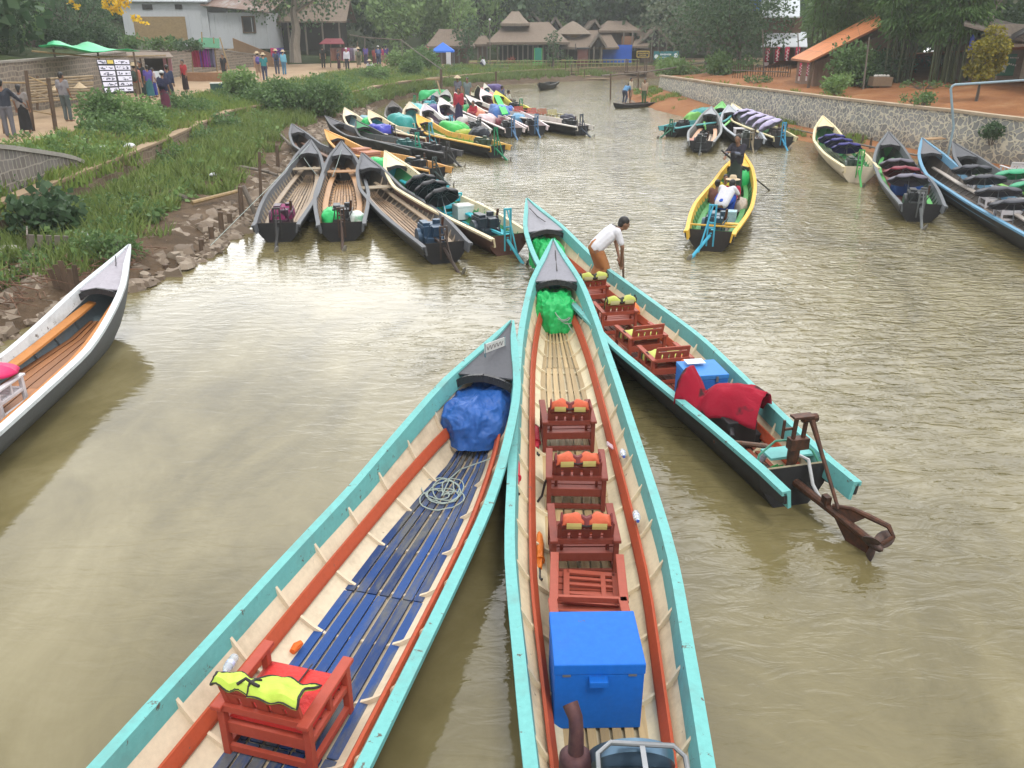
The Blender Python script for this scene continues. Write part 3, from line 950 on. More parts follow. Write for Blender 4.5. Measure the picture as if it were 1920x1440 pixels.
for k, (st_, v_, w, h, dk, lb) in enumerate([(4.3, 1.12, 1.9, .75, 1, 'weedy shrub on the wall top just past the grey wing wall'), (4.9, .9, 1.7, .7, 0, 'leafy shrub at the wall foot below the feathery bright bush'), (5.6, .93, 1.9, .75, 0, 'leafy shrub at the wall foot before the path bend'), (6.3, .95, 1.6, .7, 1, 'weedy shrub covering the wall foot past the path bend'), (5.2, 1.45, 2.4, 1.0, 1, 'broad weedy shrub on the upper slope between path and feathery bush'), (6.2, 1.4, 2.4, 1.05, 0, 'broad green shrub on the slope left of the green crate'), (3.7, .8, 1.3, .6, 0, 'broad-leaved shrub in the lower grass near the dark shrub'), (9.3, .9, 2.2, .9, 1, 'weedy shrub at the wall foot beyond the hedge'), (10.2, 1.3, 2.6, 1.0, 0, 'shrub on the slope below the crowd'), (7.1, .85, 1.8, .7, 1, 'low shrub at the wall foot beside the hedge')]):
    p_ = left_point(st_, v_); bush(lb, p_[0], p_[1], p_[2] - .05, w, h, LF_LIGHT if dk else LF_MID, .11, 130 + k, 12, 150, group=SL, asp=.3)
for k, (px, py, w, h, dk, lb) in enumerate([(205, 88, 3.4, 1.5, 0, 'dark green thicket on the terrace left of the white plank house'), (262, 92, 3.0, 1.0, 1, 'bright weeds on the terrace under the bamboo panel'), (312, 94, 2.6, .9, 1, 'bright weeds on the terrace right of the bamboo panel'), (170, 96, 3.2, 1.9, 0, 'dark thicket on the terrace above the green awning'), (352, 92, 2.2, .8, 0, 'low weeds on the terrace by the green shade cloth'), (120, 102, 3.0, 1.9, 0, 'dark thicket on the terrace left of the green awning')]):
    q_ = pixel_on_plane(px, py, 60 - k * 1.5); bush(lb, q_.x, q_.y, 3.15, w, h, LF_MID if dk else LF_DARK, .17, 160 + k, 16, 80, group='thickets on the terrace above the stone wall')
RS = 'shrubs on the red earth of the right bank'
bush('bright green fern-like bush under the orange roof', 15.0, 40.2, 1.75, 2.6, 1.05, LF_LIGHT, .14, 40, 13, 130, group=RS)
bush('dark shrub at the wooden wall under the orange roof', 16.9, 42.4, 1.9, 2.2, 1.2, LF_DARK, .15, 41, 12, 110, group=RS)
bush('low weeds on the wall top left of the pipe frame', 15.9, 33.9, 1.68, 2.0, .62, LF_MID, .1, 42, 11, 190, group=RS)
bush('round leafy shrub on a thin stem at the bamboo grove edge', 16.6, 42.5, 1.9, 2.0, 2.3, LF_MID, .16, 43, 13, 90, group=RS)
bush('dark thicket closing the view behind the bamboo grove', 24.5, 46.5, 2.6, 7.0, 4.2, LF_DARK, .2, 52, 22, 40, group=RS)
bush('dark undergrowth between the orange roof and the bamboo', 18.0, 43.6, 2.1, 4.0, 1.7, LF_DARK, .16, 44, 16, 80, group=RS)
bush('trailing plant hanging on the rubble wall beside the landing steps', 16.9, 30.2, .7, .7, 1.0, LF_DARK, .12, 45, 8, 150, group=RS)
bush('low grass clump on the red mud spit', 9.2, 58.5, .3, 2.6, .55, LF_LIGHT, .12, 46, 12, 150, group=RS)
bush('bushy weeds behind the far end of the rubble wall', 12.6, 66.4, .9, 4.4, 1.7, LF_LIGHT, .2, 47, 16, 60, group=RS)
bush('thick green bush at the foot of the dark round tree', 14.2, 58.2, 1.5, 3.6, 1.7, LF_MID, .2, 48, 14, 70, group=RS)
bush('weeds between the bamboo fence and the rubble wall', 13.6, 48.6, 1.6, 2.4, .5, LF_MID, .12, 49, 11, 140, group=RS)
bush('creeping green weeds at the foot of the bamboo grove', 18.4, 39.2, 2.0, 3.6, .4, LF_MID, .11, 50, 14, 170, group=RS, d=1.2)
rp = []
for _ in range(2600):
    i = int(NR * (4 + 6.5 * _rg.random()) / 13); v = .25 + .8 * _rg.random()
    p = lerp(RW[i], RA[i], v)
    if v > 1: p = RA[i] + RN[i] * (v - 1) * 6 + RN[i] * .4
    if mnoise.noise((p[0] * .7, p[1] * .5, 3)) < .08: continue
    rp.append((p[0], p[1], (RB_[i] * v * .9 + .04) if v <= 1 else RZ[i]))
grass_patch(rp, .08, .3, GR2, 9, .02)

# ---- trees one can tell apart
TR = 'trees around the village'
tree('shade_tree', 'tall tree with pale forked trunk beside the market path', -19.0, 78, 1.8, 9, 6, 4.2, LF_DARK, 16, 80, .27, 51, M_BARKPALE, TR, .42, (.6, 0))
tree('round_tree', 'big dark rounded tree over the far end of the rubble wall', 14.6, 60, 1.5, 6.2, 5.0, 1.0, LF_DARK, 24, 130, .19, 52, None, TR, .22)
tree('grey_tree', 'pale grey green tree left of the big dark rounded tree', 15.8, 72, 1.6, 7.5, 7.0, 1.2, LF_GREY, 20, 40, .3, 53, None, TR, .2)
tree('broadleaf_tree', 'loose tree between the dark rounded tree and the white sheet house', 15.9, 62.5, 1.8, 4.2, 6.0, 1.6, LF_MID, 18, 46, .28, 54, None, TR, .16)
tree('columnar_tree', 'dark columnar tree right of the small thatched hut', -4.3, 86, 1.0, 2.6, 4.2, .6, LF_DARK, 15, 95, .26, 55, None, TR, .12)
tree('columnar_tree', 'slim light green tree behind the small thatched hut', -5.6, 91, 1.4, 3.0, 5.6, 1.4, LF_LIGHT, 14, 70, .3, 56, None, TR, .12)
tree('columnar_tree', 'slender dark tree in front of the large thatched pavilion', 3.9, 84.5, .9, 1.7, 3.1, .4, LF_DARK, 13, 150, .2, 57, None, TR, .1)
tree('yellow_croton', 'bushy yellow green croton tree on a dark stem by the pipe frame', 18.35, 34.5, 1.85, 1.3, 2.3, .5, LF_YELLOW, 30, 1300, .12, 58, None, TR, .055, r0=.22)
tree('needle_tree', 'dark drooping tree filling the upper left corner', -28.0, 52, 3.2, 6.5, 7, 1.0, LF_DARK, 22, 110, .22, 59, None, TR, .3, droop=.8, asp=.22)
tree('needle_tree', 'dark tree behind the stalls and the green awning', -31.5, 62, 3.2, 6.5, 6, .6, LF_DARK, 18, 110, .22, 60, None, TR, .25, droop=.6, asp=.25)
tree('shade_tree', 'dark bushy tree above the terrace wall at the left edge', -23.5, 40, 3.3, 4.0, 4.0, .3, LF_DARK, 16, 420, .11, 61, None, TR, .2)
tree('roof_tree', 'dark overhanging tree behind the rusty roofed house', -23.0, 93, 3.0, 8.0, 7.0, 2.8, LF_DARK, 18, 36, .4, 63, None, TR, .25)
tree('shade_tree', 'dark tree rising behind the house with the green poster', 25.5, 42, 3.2, 7, 6, 2.6, LF_DARK, 20, 52, .28, 64, None, TR, .2)
tree('grey_tree', 'grey twiggy tree over the house with the green poster', 22.0, 41.5, 3.0, 4.5, 4, 2.4, LF_GREY, 14, 46, .22, 65, M_BARKPALE, TR, .12)
# flowering tree: dark crown with yellow blossom sprays hanging into view
ft = tree('flowering_tree', 'tree hanging yellow blossom clusters over the stalls', -27.6, 56, 3.2, 5.0, 4.4, .4, LF_DARK, 14, 110, .2, 66, None, TR, .2, (.3, 0), .7, .22)
rng = np.random.default_rng(5)
fc = []
for (px, py, r) in [(200, 8, .32), (222, 14, .42), (232, 5, .4), (212, 20, .26), (250, 33, .2), (262, 38, .24), (275, 44, .14), (142, 12, .26), (133, 4, .2), (205, -4, .4), (230, -10, .5)]:
    p = pixel_on_plane(px, py, 54.0)
    fc.append((p.x + 27.6, p.y - 56, p.z - 3.2, r))
V, Q = clump_leaves(fc, 420, .17, rng, .1, .5, .2)
np_mesh('blossom', V, Q, LF_FLOWER, ft)

# small tufted palm by the white sheet house
pt = thing('banana_palm', 'palm with long arching green fronds beside the white sheet house', 'palm', (20.0, 53.5, 2.2), 0, TR)
pb = MB(); pb.tube([(0, 0, -.2), (.05, 0, 1.2), (0, 0, 2.3)], [.16, .13, .11], 8); pb.build('trunk', M_BARK, pt, True)
rng = np.random.default_rng(3); Cs, Ds = [], []
for k in range(15):
    a = k * 2.4; ln = 2.2 + .8 * rng.random(); el = .9 - .9 * rng.random()
    for j in range(34):
        f = j / 33
        base = np.array([math.cos(a), math.sin(a), 0]) * ln * f; z = 2.3 + el * ln * f - 1.5 * f * f * ln * .42
        for sgn in (-1, 1):
            sd = np.array([-math.sin(a), math.cos(a), 0]) * sgn
            Cs.append(base + sd * .18 * (1 - f * .5) + np.array([0, 0, z - .06])); Ds.append(sd * .8 + np.array([math.cos(a), math.sin(a), -.5]) * .6)
V, Q = leaf_quads(np.array(Cs), np.array(Ds), np.full(len(Cs), .42), .12, rng)
np_mesh('crown', V, Q, LF_MID, pt)


def bamboo(label, x, y, z, n, spread, h, seed, lean=0.0):
    rng = np.random.default_rng(seed)
    t = thing('bamboo_clump', label, 'bamboo', (x, y, z), 0, 'bamboo clumps on the right bank')
    mb = MB(); Cs, Ds = [], []
    for k in range(n):
        a = rng.random() * 2 * math.pi; q = spread * rng.random() ** .6
        bx, by = math.cos(a) * q, math.sin(a) * q * .7
        hh = h * (.75 + .35 * rng.random()); ox, oy = bx * .9 + rng.normal() * .35 + lean, by * .8 + rng.normal() * .3
        pts = [Vector((bx + ox * f ** 2, by + oy * f ** 2, -.1 + hh * f - .10 * hh * f ** 4)) for f in np.linspace(0, 1, 9)]
        mb.tube(pts, [.045 * (1 - .8 * f) + .006 for f in np.linspace(0, 1, 9)], 6)
        for p in pts[3:]:
            m = 150
            d = rng.normal(size=(m, 3)); d[:, 2] = -abs(d[:, 2]) * .6 + .1
            Cs.append(np.array(p) + d * np.array([.5, .5, .55]) * (0.5 + .5 * rng.random((m, 1))))
            e = d.copy(); e[:, 2] -= 1.1; Ds.append(e)
    mb.build('culms', M_CULM, t, True)
    C = np.concatenate(Cs); D = np.concatenate(Ds)
    V, Q = leaf_quads(C, D, .24 * (.7 + .6 * rng.random(len(C))), .13, rng)
    np_mesh('foliage', V, Q, LF_BAMBOO, t)
    return t


M_CULM = wood((0.075, 0.095, 0.035), 0.55, (10, 10, 3), .55)
bamboo('tall dark bamboo clump nearest the yellow croton tree', 20.2, 40.6, 2.2, 22, 1.0, 7.5, 71)
bamboo('feathery bamboo clump between the croton and the orange roof', 18.6, 42.6, 2.1, 18, 1.0, 7.5, 72)
bamboo('bamboo clump hanging over the upper end of the orange roof', 20.0, 46.5, 2.5, 18, 1.2, 8.0, 73, -.6)
bamboo('bamboo clump rising behind the orange roofed house', 17.6, 49.5, 2.2, 16, 1.2, 8.5, 74)

# ------------------------------------------------------------------ houses, stalls, fences and posts
M_THATCH = wood((0.215, 0.165, 0.125), 0.95, (9, 9, 1.0), .55)
M_THATCH2 = wood((0.25, 0.20, 0.155), 0.95, (9, 9, 1.0), .6)
M_MAT = wood((0.36, 0.25, 0.12), 0.8, (5, 5, 9), .6)
M_WHITEWALL = paint((0.50, 0.52, 0.55), .8, .6, (0.25, 0.24, 0.22), (2, 2, .4))
M_WOODWALL = wood((0.15, 0.095, 0.065), 0.85, (9, 9, .9), .55)
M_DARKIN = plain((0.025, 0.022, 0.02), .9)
M_GREYWOOD = wood((0.20, 0.17, 0.14), 0.85, (8, 8, 1), .6)
M_BLUEPLASTIC = cloth((0.015, 0.10, 0.52), .5, 2.0, .4)
M_GREENTARP = cloth((0.05, 0.52, 0.22), .5, 1.2, .5)
M_SHEET = paint((0.56, 0.60, 0.64), .5, .5, (0.3, 0.27, 0.24), (3, 3, 3))


def rust_roof():
    m, n, l, b = _nodes('rusty_roofing')
    v = _coord(n, l)
    w = n.new('ShaderNodeTexWave'); w.inputs['Scale'].default_value = 2.2; w.inputs['Distortion'].default_value = .3; l.new(v, w.inputs['Vector'])
    f = _noise(n, l, _coord(n, l, (1.5, .35, .5)), 1.4, 6, .7)
    l.new(_ramp(n, l, f, [(0.35, (0.30, 0.27, 0.25)), (0.5, (0.20, 0.13, 0.10)), (0.7, (0.16, 0.085, 0.06))]), b.inputs['Base Color'])
    b.inputs['Roughness'].default_value = .75
    _bump(n, l, w.outputs['Fac'], b, .8, .03)
    return m


def tile_roof(col=(0.70, 0.22, 0.055)):
    m, n, l, b = _nodes('roof_tiles')
    v = _coord(n, l, (1, 1, 1), 'UV')
    bt = n.new('ShaderNodeTexBrick'); l.new(v, bt.inputs['Vector'])
    bt.inputs['Scale'].default_value = 1; bt.inputs['Brick Width'].default_value = .9; bt.inputs['Row Height'].default_value = .55; bt.inputs['Mortar Size'].default_value = .016
    bt.inputs['Color1'].default_value = (*col, 1); bt.inputs['Color2'].default_value = (col[0] * .85, col[1] * .8, col[2] * .75, 1); bt.inputs['Mortar'].default_value = (col[0] * .4, col[1] * .38, col[2] * .4, 1); bt.offset = 0.0
    f = _noise(n, l, _coord(n, l), 2.5, 6, .7)
    l.new(_mixc(n, l, f, bt.outputs['Color'], _mixc(n, l, .4, bt.outputs['Color'], (0.3, 0.16, 0.09))), b.inputs['Base Color'])
    b.inputs['Roughness'].default_value = .7
    return m


def slab(mb, quad, th):
    """Slab between four corner points, thickened downwards."""
    q = [Vector(p) for p in quad]
    dn = Vector((0, 0, -th))
    mb.add(q + [p + dn for p in q], [(0, 1, 2, 3), (7, 6, 5, 4), (0, 4, 5, 1), (1, 5, 6, 2), (2, 6, 7, 3), (3, 7, 4, 0)])
    return mb


def gable_roof(mb, x0, x1, y0, y1, ze, zr, over=.4, th=.14, axis='x', hip=0.0, sag=.06):
    """Thick thatch-like roof: ridge along x (or y), optionally hipped at the ends."""
    n = 10
    rows = []
    if axis == 'x':
        ym = (y0 + y1) / 2
        for sgn, ye in ((-1, y0 - over), (1, y1 + over)):
            top, bot = [], []
            for i in range(n + 1):
                f = i / n; xe = x0 - over + (x1 - x0 + 2 * over) * f
                xr = x0 - over + hip + (x1 - x0 + 2 * over - 2 * hip) * f
                g = []
                for k in range(6):
                    t = k / 5
                    z = ze + (zr - ze) * t - sag * math.sin(math.pi * t) - sag * .6 * math.sin(math.pi * f) * t
                    g.append(Vector((xe + (xr - xe) * t, ye + (ym - ye) * t, z + .03 * mnoise.noise((xe * 2, t * 4, zr)))))
                rows.append(g) if False else top.append(g)
            mb.grid(top, sgn > 0)
            mb.grid([[p - Vector((0, 0, th)) for p in g] for g in top], sgn < 0)
            mb.grid([[g[0], g[0] - Vector((0, 0, th))] for g in top])
            if not hip:
                for g in (top[0], top[-1]): mb.grid([[p, p - Vector((0, 0, th))] for p in g])
        if hip:
            for sx in (0, 1):
                xe = (x0 - over) if sx == 0 else (x1 + over); xr = xe + (hip if sx == 0 else -hip)
                G = []
                for i in range(n + 1):
                    f = i / n; ye = y0 - over + (y1 - y0 + 2 * over) * f
                    G.append([Vector((xe + (xr - xe) * k / 5, ye + (ym - ye) * k / 5, ze + (zr - ze) * k / 5 - sag * math.sin(math.pi * k / 5) + .004)) for k in range(6)])
                mb.grid(G, sx == 0); mb.grid([[p - Vector((0, 0, th)) for p in g] for g in G], sx == 1)
                mb.grid([[g[0], g[0] - Vector((0, 0, th))] for g in G])
    else:
        t = MB(); gable_roof(t, y0, y1, x0, x1, ze, zr, over, th, 'x', hip, sag)
        mb.add([(p[1], p[0], p[2]) for p in t.v], t.f)
    return mb


def px_x(px, py, Y): return pixel_on_plane(px, py, Y).x


# white plank house on the terrace, upper left
HY = 84.0
wh = thing('plank_house', 'white plank house with rusty corrugated roof and woven bamboo panel on the terrace', 'house', (0, 0, 0))
xa, xb, xc_ = px_x(238, 80, HY), px_x(396, 80, HY), px_x(503, 85, HY)
zb_, zt = 2.6, 6.4
w = MB(); w.box(((xa + xb) / 2, HY + 3, (zb_ + 7.2) / 2), (xb - xa, 6, 7.2 - zb_)); w.box(((xb + xc_) / 2 + .01, HY + 3.2, (zb_ + 5.7) / 2), (xc_ - xb, 6, 5.7 - zb_))
for i in range(12):
    x = xa + .3 + i * (xc_ - xa - .5) / 11; w.box((x, HY - .02 + (.2 if x > xb else 0), 4.1), (.07, .05, 2.9))
wl_o = w.build('wall', M_WHITEWALL, wh)
m_ = MB(); pa, pb_ = pixel_on_plane(256, 78, HY - .1), pixel_on_plane(346, 31, HY - .1); m_.box(((pa.x + pb_.x) / 2, HY - .06, (pa.z + pb_.z) / 2), (pb_.x - pa.x, .06, pb_.z - pa.z)); m_.build('bamboo_panel', M_MAT, wh)
for (a, b_) in (((268, 18), (285, 8)), ((329, 17), (341, 8))):
    p, q = pixel_on_plane(*a, HY), pixel_on_plane(*b_, HY); MB().box(((p.x + q.x) / 2, HY - .05, (p.z + q.z) / 2), (q.x - p.x, .06, q.z - p.z)).build('vent', M_DARKIN, wh)
p, q = pixel_on_plane(456, 61, HY), pixel_on_plane(475, 31, HY)
wf = MB()
for (cx, cz, sx, sz) in ((p.x, (p.z + q.z) / 2, .12, q.z - p.z + .1), (q.x, (p.z + q.z) / 2, .12, q.z - p.z + .1), ((p.x + q.x) / 2, p.z, q.x - p.x, .1), ((p.x + q.x) / 2, q.z, q.x - p.x, .1)): wf.box((cx, HY + .17, cz), (sx, .12, sz))
wo = MB().box(((p.x + q.x) / 2, HY + .19, (p.z + q.z) / 2), (q.x - p.x, .04, q.z - p.z)).build('window', M_DARKIN, wh); wf.build('frame', M_WOODWALL, wo)
r_ = MB(); slab(r_, [(xb - .4, HY - .5, 6.35), (xc_ + .6, HY - .5, 5.75), (xc_ + .6, HY + 7, 7.2), (xb - .4, HY + 7, 8.0)], .08)
r_.build('roof', rust_roof(), wh)
fz_ = MB(); slab(fz_, [(xa - .4, HY - .4, 6.75), (xb + .25, HY - .4, 6.68), (xb + .25, HY + 6, 9), (xa - .4, HY + 6, 9)], .12); fz_.build('eave_sheet', M_SHEET, wh)
# roofed dark shed right of the white house
sh_ = thing('open_shed', 'dark open shed with a thatched roof right of the white house', 'shed', (0, 0, 0))
sx0, sx1 = px_x(505, 60, 88), px_x(640, 60, 88)
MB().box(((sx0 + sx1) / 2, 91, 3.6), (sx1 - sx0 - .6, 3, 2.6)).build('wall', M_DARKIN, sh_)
q = MB(); gable_roof(q, sx0, sx1, 88.3, 93, 5.0, 7.0, .6); q.build('roof', M_THATCH, sh_)
for i in range(5):
    MB().bar((sx0 + .2 + i * (sx1 - sx0 - .4) / 4, 88.1, 1.8), (sx0 + .2 + i * (sx1 - sx0 - .4) / 4, 88.1, 5.05), .14, .14).build('post', M_GREYWOOD, sh_)
# earth steps and buttress near the end of the terrace wall
stp = thing('earth_stairs', 'brown earth stair with side wall climbing to the terrace', 'stairs', (-20.6, 77.6, 1.3))
q = MB()
for i in range(7): q.box((-1.9 + i * -.42 + .6, .4, .12 + i * .1), (.44, 1.6, .24 + i * .2))
q.build('treads', G_PATH, stp)
q = MB(); q.add([(-3.4, -.55, 0), (.9, -.55, 0), (.9, -.3, 0), (-3.4, -.3, 0), (-3.4, -.55, 2.3), (.9, -.55, .6), (.9, -.3, .6), (-3.4, -.3, 2.3)], [(0, 3, 2, 1), (4, 5, 6, 7), (0, 1, 5, 4), (1, 2, 6, 5), (2, 3, 7, 6), (3, 0, 4, 7)]); q.build('side_wall', soil((0.26, 0.16, 0.09), (0.34, 0.22, 0.13)), stp)

# thatched restaurants along the far shore
TH_G = 'thatched buildings on the far shore'


def posts(t, xs, y, z0, z1, w=.14, mat=None):
    for x in xs: MB().bar((x, y, z0), (x, y, z1), w, w).build('post', mat or M_GREYWOOD, t)


def thatch_house(label, x0, x1, y0, y1, zg, ze, zr, axis='x', hip=0.0, over=.5, walls=True, npost=5, mat=None, wallmat=None, name='thatched_house', wall_h=None, gable=False):
    t = thing(name, label, 'house', (0, 0, 0), 0, TH_G)
    q = MB(); gable_roof(q, x0, x1, y0, y1, ze, zr, over, .22, axis, hip); q.build('roof', mat or M_THATCH, t)
    if walls:
        q = MB(); q.box(((x0 + x1) / 2, (y0 + y1) / 2 + .3, zg + (wall_h or (ze - zg)) / 2), (x1 - x0 - .4, y1 - y0 - .5, wall_h or (ze - zg))); q.build('wall', wallmat or M_WOODWALL, t)
    if gable:
        q = MB(); xm = (x0 + x1) / 2
        q.add([(x0 + .1, y0 - .12, ze - .1), (x1 - .1, y0 - .12, ze - .1), (xm, y0 - .12, zr - .35), (x0 + .1, y0, ze - .1), (x1 - .1, y0, ze - .1), (xm, y0, zr - .35)], [(0, 1, 2), (5, 4, 3), (0, 3, 4, 1), (1, 4, 5, 2), (2, 5, 3, 0)]); q.build('gable', M_DARKIN, t)
        q = MB()
        for sg in (-1, 1): q.bar((xm + sg * (x1 - x0 + 2 * over) / 2, y0 - over - .05, ze - .1), (xm, y0 - over - .05, zr + .02), .07, .2)
        q.build('bargeboard', M_GREYWOOD, t)
    if npost:
        posts(t, [x0 + .15 + i * (x1 - x0 - .3) / (npost - 1) for i in range(npost)], y0 - .05, zg, ze)
    return t


GZ = 1.1
thatch_house('small thatched hut with a front gable behind the blue canopy', px_x(808, 90, 88), px_x(880, 90, 88), 88, 92, GZ, 2.75, 4.3, 'x', 1.2, .5, True, 5)
thatch_house('low thatched lean-to between the small hut and the pavilion', px_x(893, 90, 90), px_x(916, 90, 90), 90, 92.5, GZ, 2.9, 3.7, 'x', .6, .3, True, 3)
pav = thatch_house('large thatched open pavilion with many slim posts and a small hat roof', px_x(930, 80, 89), px_x(1050, 80, 89), 89, 96, GZ, 3.1, 4.95, 'x', 1.9, .9, False, 13)
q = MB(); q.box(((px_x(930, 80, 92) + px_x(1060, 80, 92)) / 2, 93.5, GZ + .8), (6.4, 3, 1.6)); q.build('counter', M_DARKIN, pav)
x0, x1 = px_x(948, 40, 91), px_x(984, 40, 91)
q = MB(); gable_roof(q, x0, x1, 90.6, 93.4, 4.8, 5.95, .5, .25, 'x', 1.1); q.build('hat_roof', M_THATCH2, pav)
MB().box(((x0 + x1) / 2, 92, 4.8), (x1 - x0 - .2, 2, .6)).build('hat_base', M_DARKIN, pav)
thatch_house('thatched roof with a dark gable peeping behind the large pavilion', px_x(985, 40, 99), px_x(1012, 40, 99), 99, 104, GZ, 4.6, 5.9, 'y', 0, .5, True, 0, gable=True)
thatch_house('small white-trimmed gable roof between pavilion and round hat roof', px_x(1032, 45, 99), px_x(1050, 45, 99), 99, 103, GZ, 4.3, 5.4, 'y', 0, .4, True, 0, gable=True, mat=M_THATCH2)
hat = thing('hat_roof_house', 'thatched house with a pointed hat roof right of the pavilion', 'house', (0, 0, 0), 0, TH_G)
cx = px_x(1074, 60, 93)
q = MB(); q.lathe([(1.95, 3.8), (1.8, 3.9), (1.15, 4.4), (.45, 4.85), (.05, 5.02)], 20, Matrix.Translation((cx, 93, 0))); q.build('hat_roof', M_THATCH2, hat, True)
MB().lathe([(1.1, 3.0), (1.1, 3.95)], 14, Matrix.Translation((cx, 93, 0))).build('drum', M_MAT, hat, True)
q = MB(); gable_roof(q, px_x(1062, 80, 91), px_x(1150, 80, 91), 90.5, 96, 2.6, 4.2, .5, .2, 'x', .8); q.build('roof', M_THATCH, hat)
MB().box((px_x(1106, 90, 93), 93.6, 1.9), (4.6, 4, 1.6)).build('wall', M_DARKIN, hat)
posts(hat, [px_x(p_, 100, 90.4) for p_ in (1065, 1085, 1105, 1125)], 90.4, GZ, 2.6)
thatch_house('tall steep thatched house with pale bargeboards', px_x(1092, 50, 94), px_x(1136, 50, 94), 94, 101, GZ, 3.2, 5.15, 'y', 0, .45, True, 0, gable=True, mat=M_THATCH2)
thatch_house('small white-framed entrance gable in front of the steep house', px_x(1111, 90, 88.5), px_x(1131, 90, 88.5), 88.5, 91.5, GZ, 2.75, 3.8, 'y', 0, .3, False, 2, gable=True)
th2 = thatch_house('two storey house with hipped roof, balcony and blue sheeting below', px_x(1136, 60, 93), px_x(1186, 60, 93), 93, 98, GZ, 4.15, 5.1, 'x', 1.2, .8, True, 0, wallmat=M_WOODWALL, wall_h=3.2)
MB().box((px_x(1176, 85, 92.4), 92.3, 3.15), (1.2, .1, .9)).build('balcony_rail', wood((0.30, 0.15, 0.08), .8), th2)
posts(th2, [px_x(1169, 80, 92.2), px_x(1185, 80, 92.2)], 92.2, GZ, 4.1, .12)
p0, p1 = px_x(1131, 95, 91), px_x(1186, 95, 91)
tag(MB().box(((p0 + p1) / 2, 91.4, GZ + .85), (p1 - p0, .05, 1.7)).build('blue_sheeting', M_BLUEPLASTIC), 'bright blue plastic sheeting hung under the two storey house', 'tarpaulin')
th3 = thatch_house('broad thatched house with a dark latticed gable behind the teal banner', px_x(1200, 70, 92), px_x(1256, 70, 92), 92, 99, GZ, 2.7, 4.5, 'y', 0, .5, True, 0, gable=True)
q = MB(); slab(q, [(px_x(1186, 85, 91), 91, 2.7), (px_x(1215, 85, 91), 91, 2.7), (px_x(1240, 55, 97), 97, 4.6), (px_x(1198, 55, 97), 97, 4.6)], .2); q.build('side_roof', M_THATCH, th3)
posts(th3, [px_x(p_, 85, 91.7) for p_ in (1222, 1235, 1250)], 91.7, GZ, 3.9, .1)
# banner and signboard
bn = thing('banner', 'teal banner with white lettering in front of the latticed gable', 'banner', (0, 0, 0))
a_, b_ = pixel_on_plane(1225, 112, 90.2), pixel_on_plane(1273, 96, 90.2)
MB().box(((a_.x + b_.x) / 2, 90.2, (a_.z + b_.z) / 2), (b_.x - a_.x, .04, b_.z - a_.z)).build('panel', cloth((0.03, 0.17, 0.19), .5, 2, .1), bn)
q = MB()
for i, wd in enumerate((.10, .12, .08, .12, .09, .11, .1, .12)): q.box((a_.x + .72 + i * .14, 90.17, a_.z + .50), (wd, .012, .13 if i % 3 else .17))
for i in range(9): q.box((a_.x + .9 + i * .08, 90.17, a_.z + .24), (.05, .012, .06))
q.ell((b_.x - .3, 90.17, (a_.z + b_.z) / 2), (.2, .012, .22)); q.ell((a_.x + .28, 90.17, a_.z + .3), (.2, .012, .2))
q.build('lettering', plain((0.62, 0.68, 0.7)), bn)
for x in (a_.x + .1, b_.x - .1): MB().bar((x, 90.25, GZ - .1), (x, 90.25, b_.z), .07, .07).build('post', M_GREYWOOD, bn)
sg = thing('signboard', 'dark signboard with yellow frame and yellow lettering beside the teal banner', 'sign', (0, 0, 0))
a_, b_ = pixel_on_plane(1194, 107, 90.4), pixel_on_plane(1217, 96, 90.4)
MB().box(((a_.x + b_.x) / 2, 90.4, (a_.z + b_.z) / 2), (b_.x - a_.x, .05, b_.z - a_.z)).build('panel', M_DARK, sg)
q = MB()
for z in (a_.z, b_.z): q.box(((a_.x + b_.x) / 2, 90.36, z), (b_.x - a_.x, .05, .06))
for x in (a_.x, b_.x): q.box((x, 90.36, (a_.z + b_.z) / 2), (.06, .05, b_.z - a_.z))
for i in range(7): q.box((a_.x + .2 + i * .14, 90.365, a_.z + .36), (.08, .02, .1))
for i in range(5): q.box((a_.x + .32 + i * .14, 90.365, a_.z + .18), (.08, .02, .08))
q.build('lettering', plain((0.6, 0.42, 0.08)), sg)
for x in (a_.x + .1, b_.x - .1): MB().bar((x, 90.45, GZ - .1), (x, 90.45, a_.z), .06, .06).build('post', M_GREYWOOD, sg)
gs = thing('standing_sign', 'tall green standing sign with a bright green base by the far terrace edge', 'sign', (px_x(1009, 110, 86), 86, 1.0))
MB().box((0, 0, 1.05), (.62, .06, 1.15)).build('panel', cloth((0.02, 0.22, 0.16), .5, 2, .1), gs)
q = MB(); q.box((0, .02, .12), (1.05, .3, .1)); q.bar((-.36, 0, 0), (-.36, 0, 1.6), .05, .05); q.bar((.36, 0, 0), (.36, 0, 1.6), .05, .05); q.box((0, .02, .3), (1.05, .08, .05)); q.build('frame', paint((0.16, 0.55, 0.14)), gs)
# blue canopy tent with a white hanging banner
ct = thing('canopy_tent', 'small blue peaked canopy tent beside the small thatched hut', 'tent', (px_x(831, 105, 82), 82, 1.05))
q = MB(); q.add([(-1.0, -1, 1.45), (1.0, -1, 1.45), (1.0, 1, 1.45), (-1, 1, 1.45), (0, 0, 2.15), (-1.02, -1.02, 1.3), (1.02, -1.02, 1.3), (1.02, 1.02, 1.3), (-1.02, 1.02, 1.3)], [(0, 1, 4), (1, 2, 4), (2, 3, 4), (3, 0, 4), (0, 5, 6, 1), (1, 6, 7, 2), (2, 7, 8, 3), (3, 8, 5, 0)]); q.build('canopy', cloth((0.03, 0.15, 0.62), .6, 2, .2), ct)
for sx in (-1, 1):
    for sy in (-1, 1): MB().bar((sx * .95, sy * .95, -.1), (sx * .95, sy * .95, 1.46), .05, .05).build('leg', M_STEEL, ct)
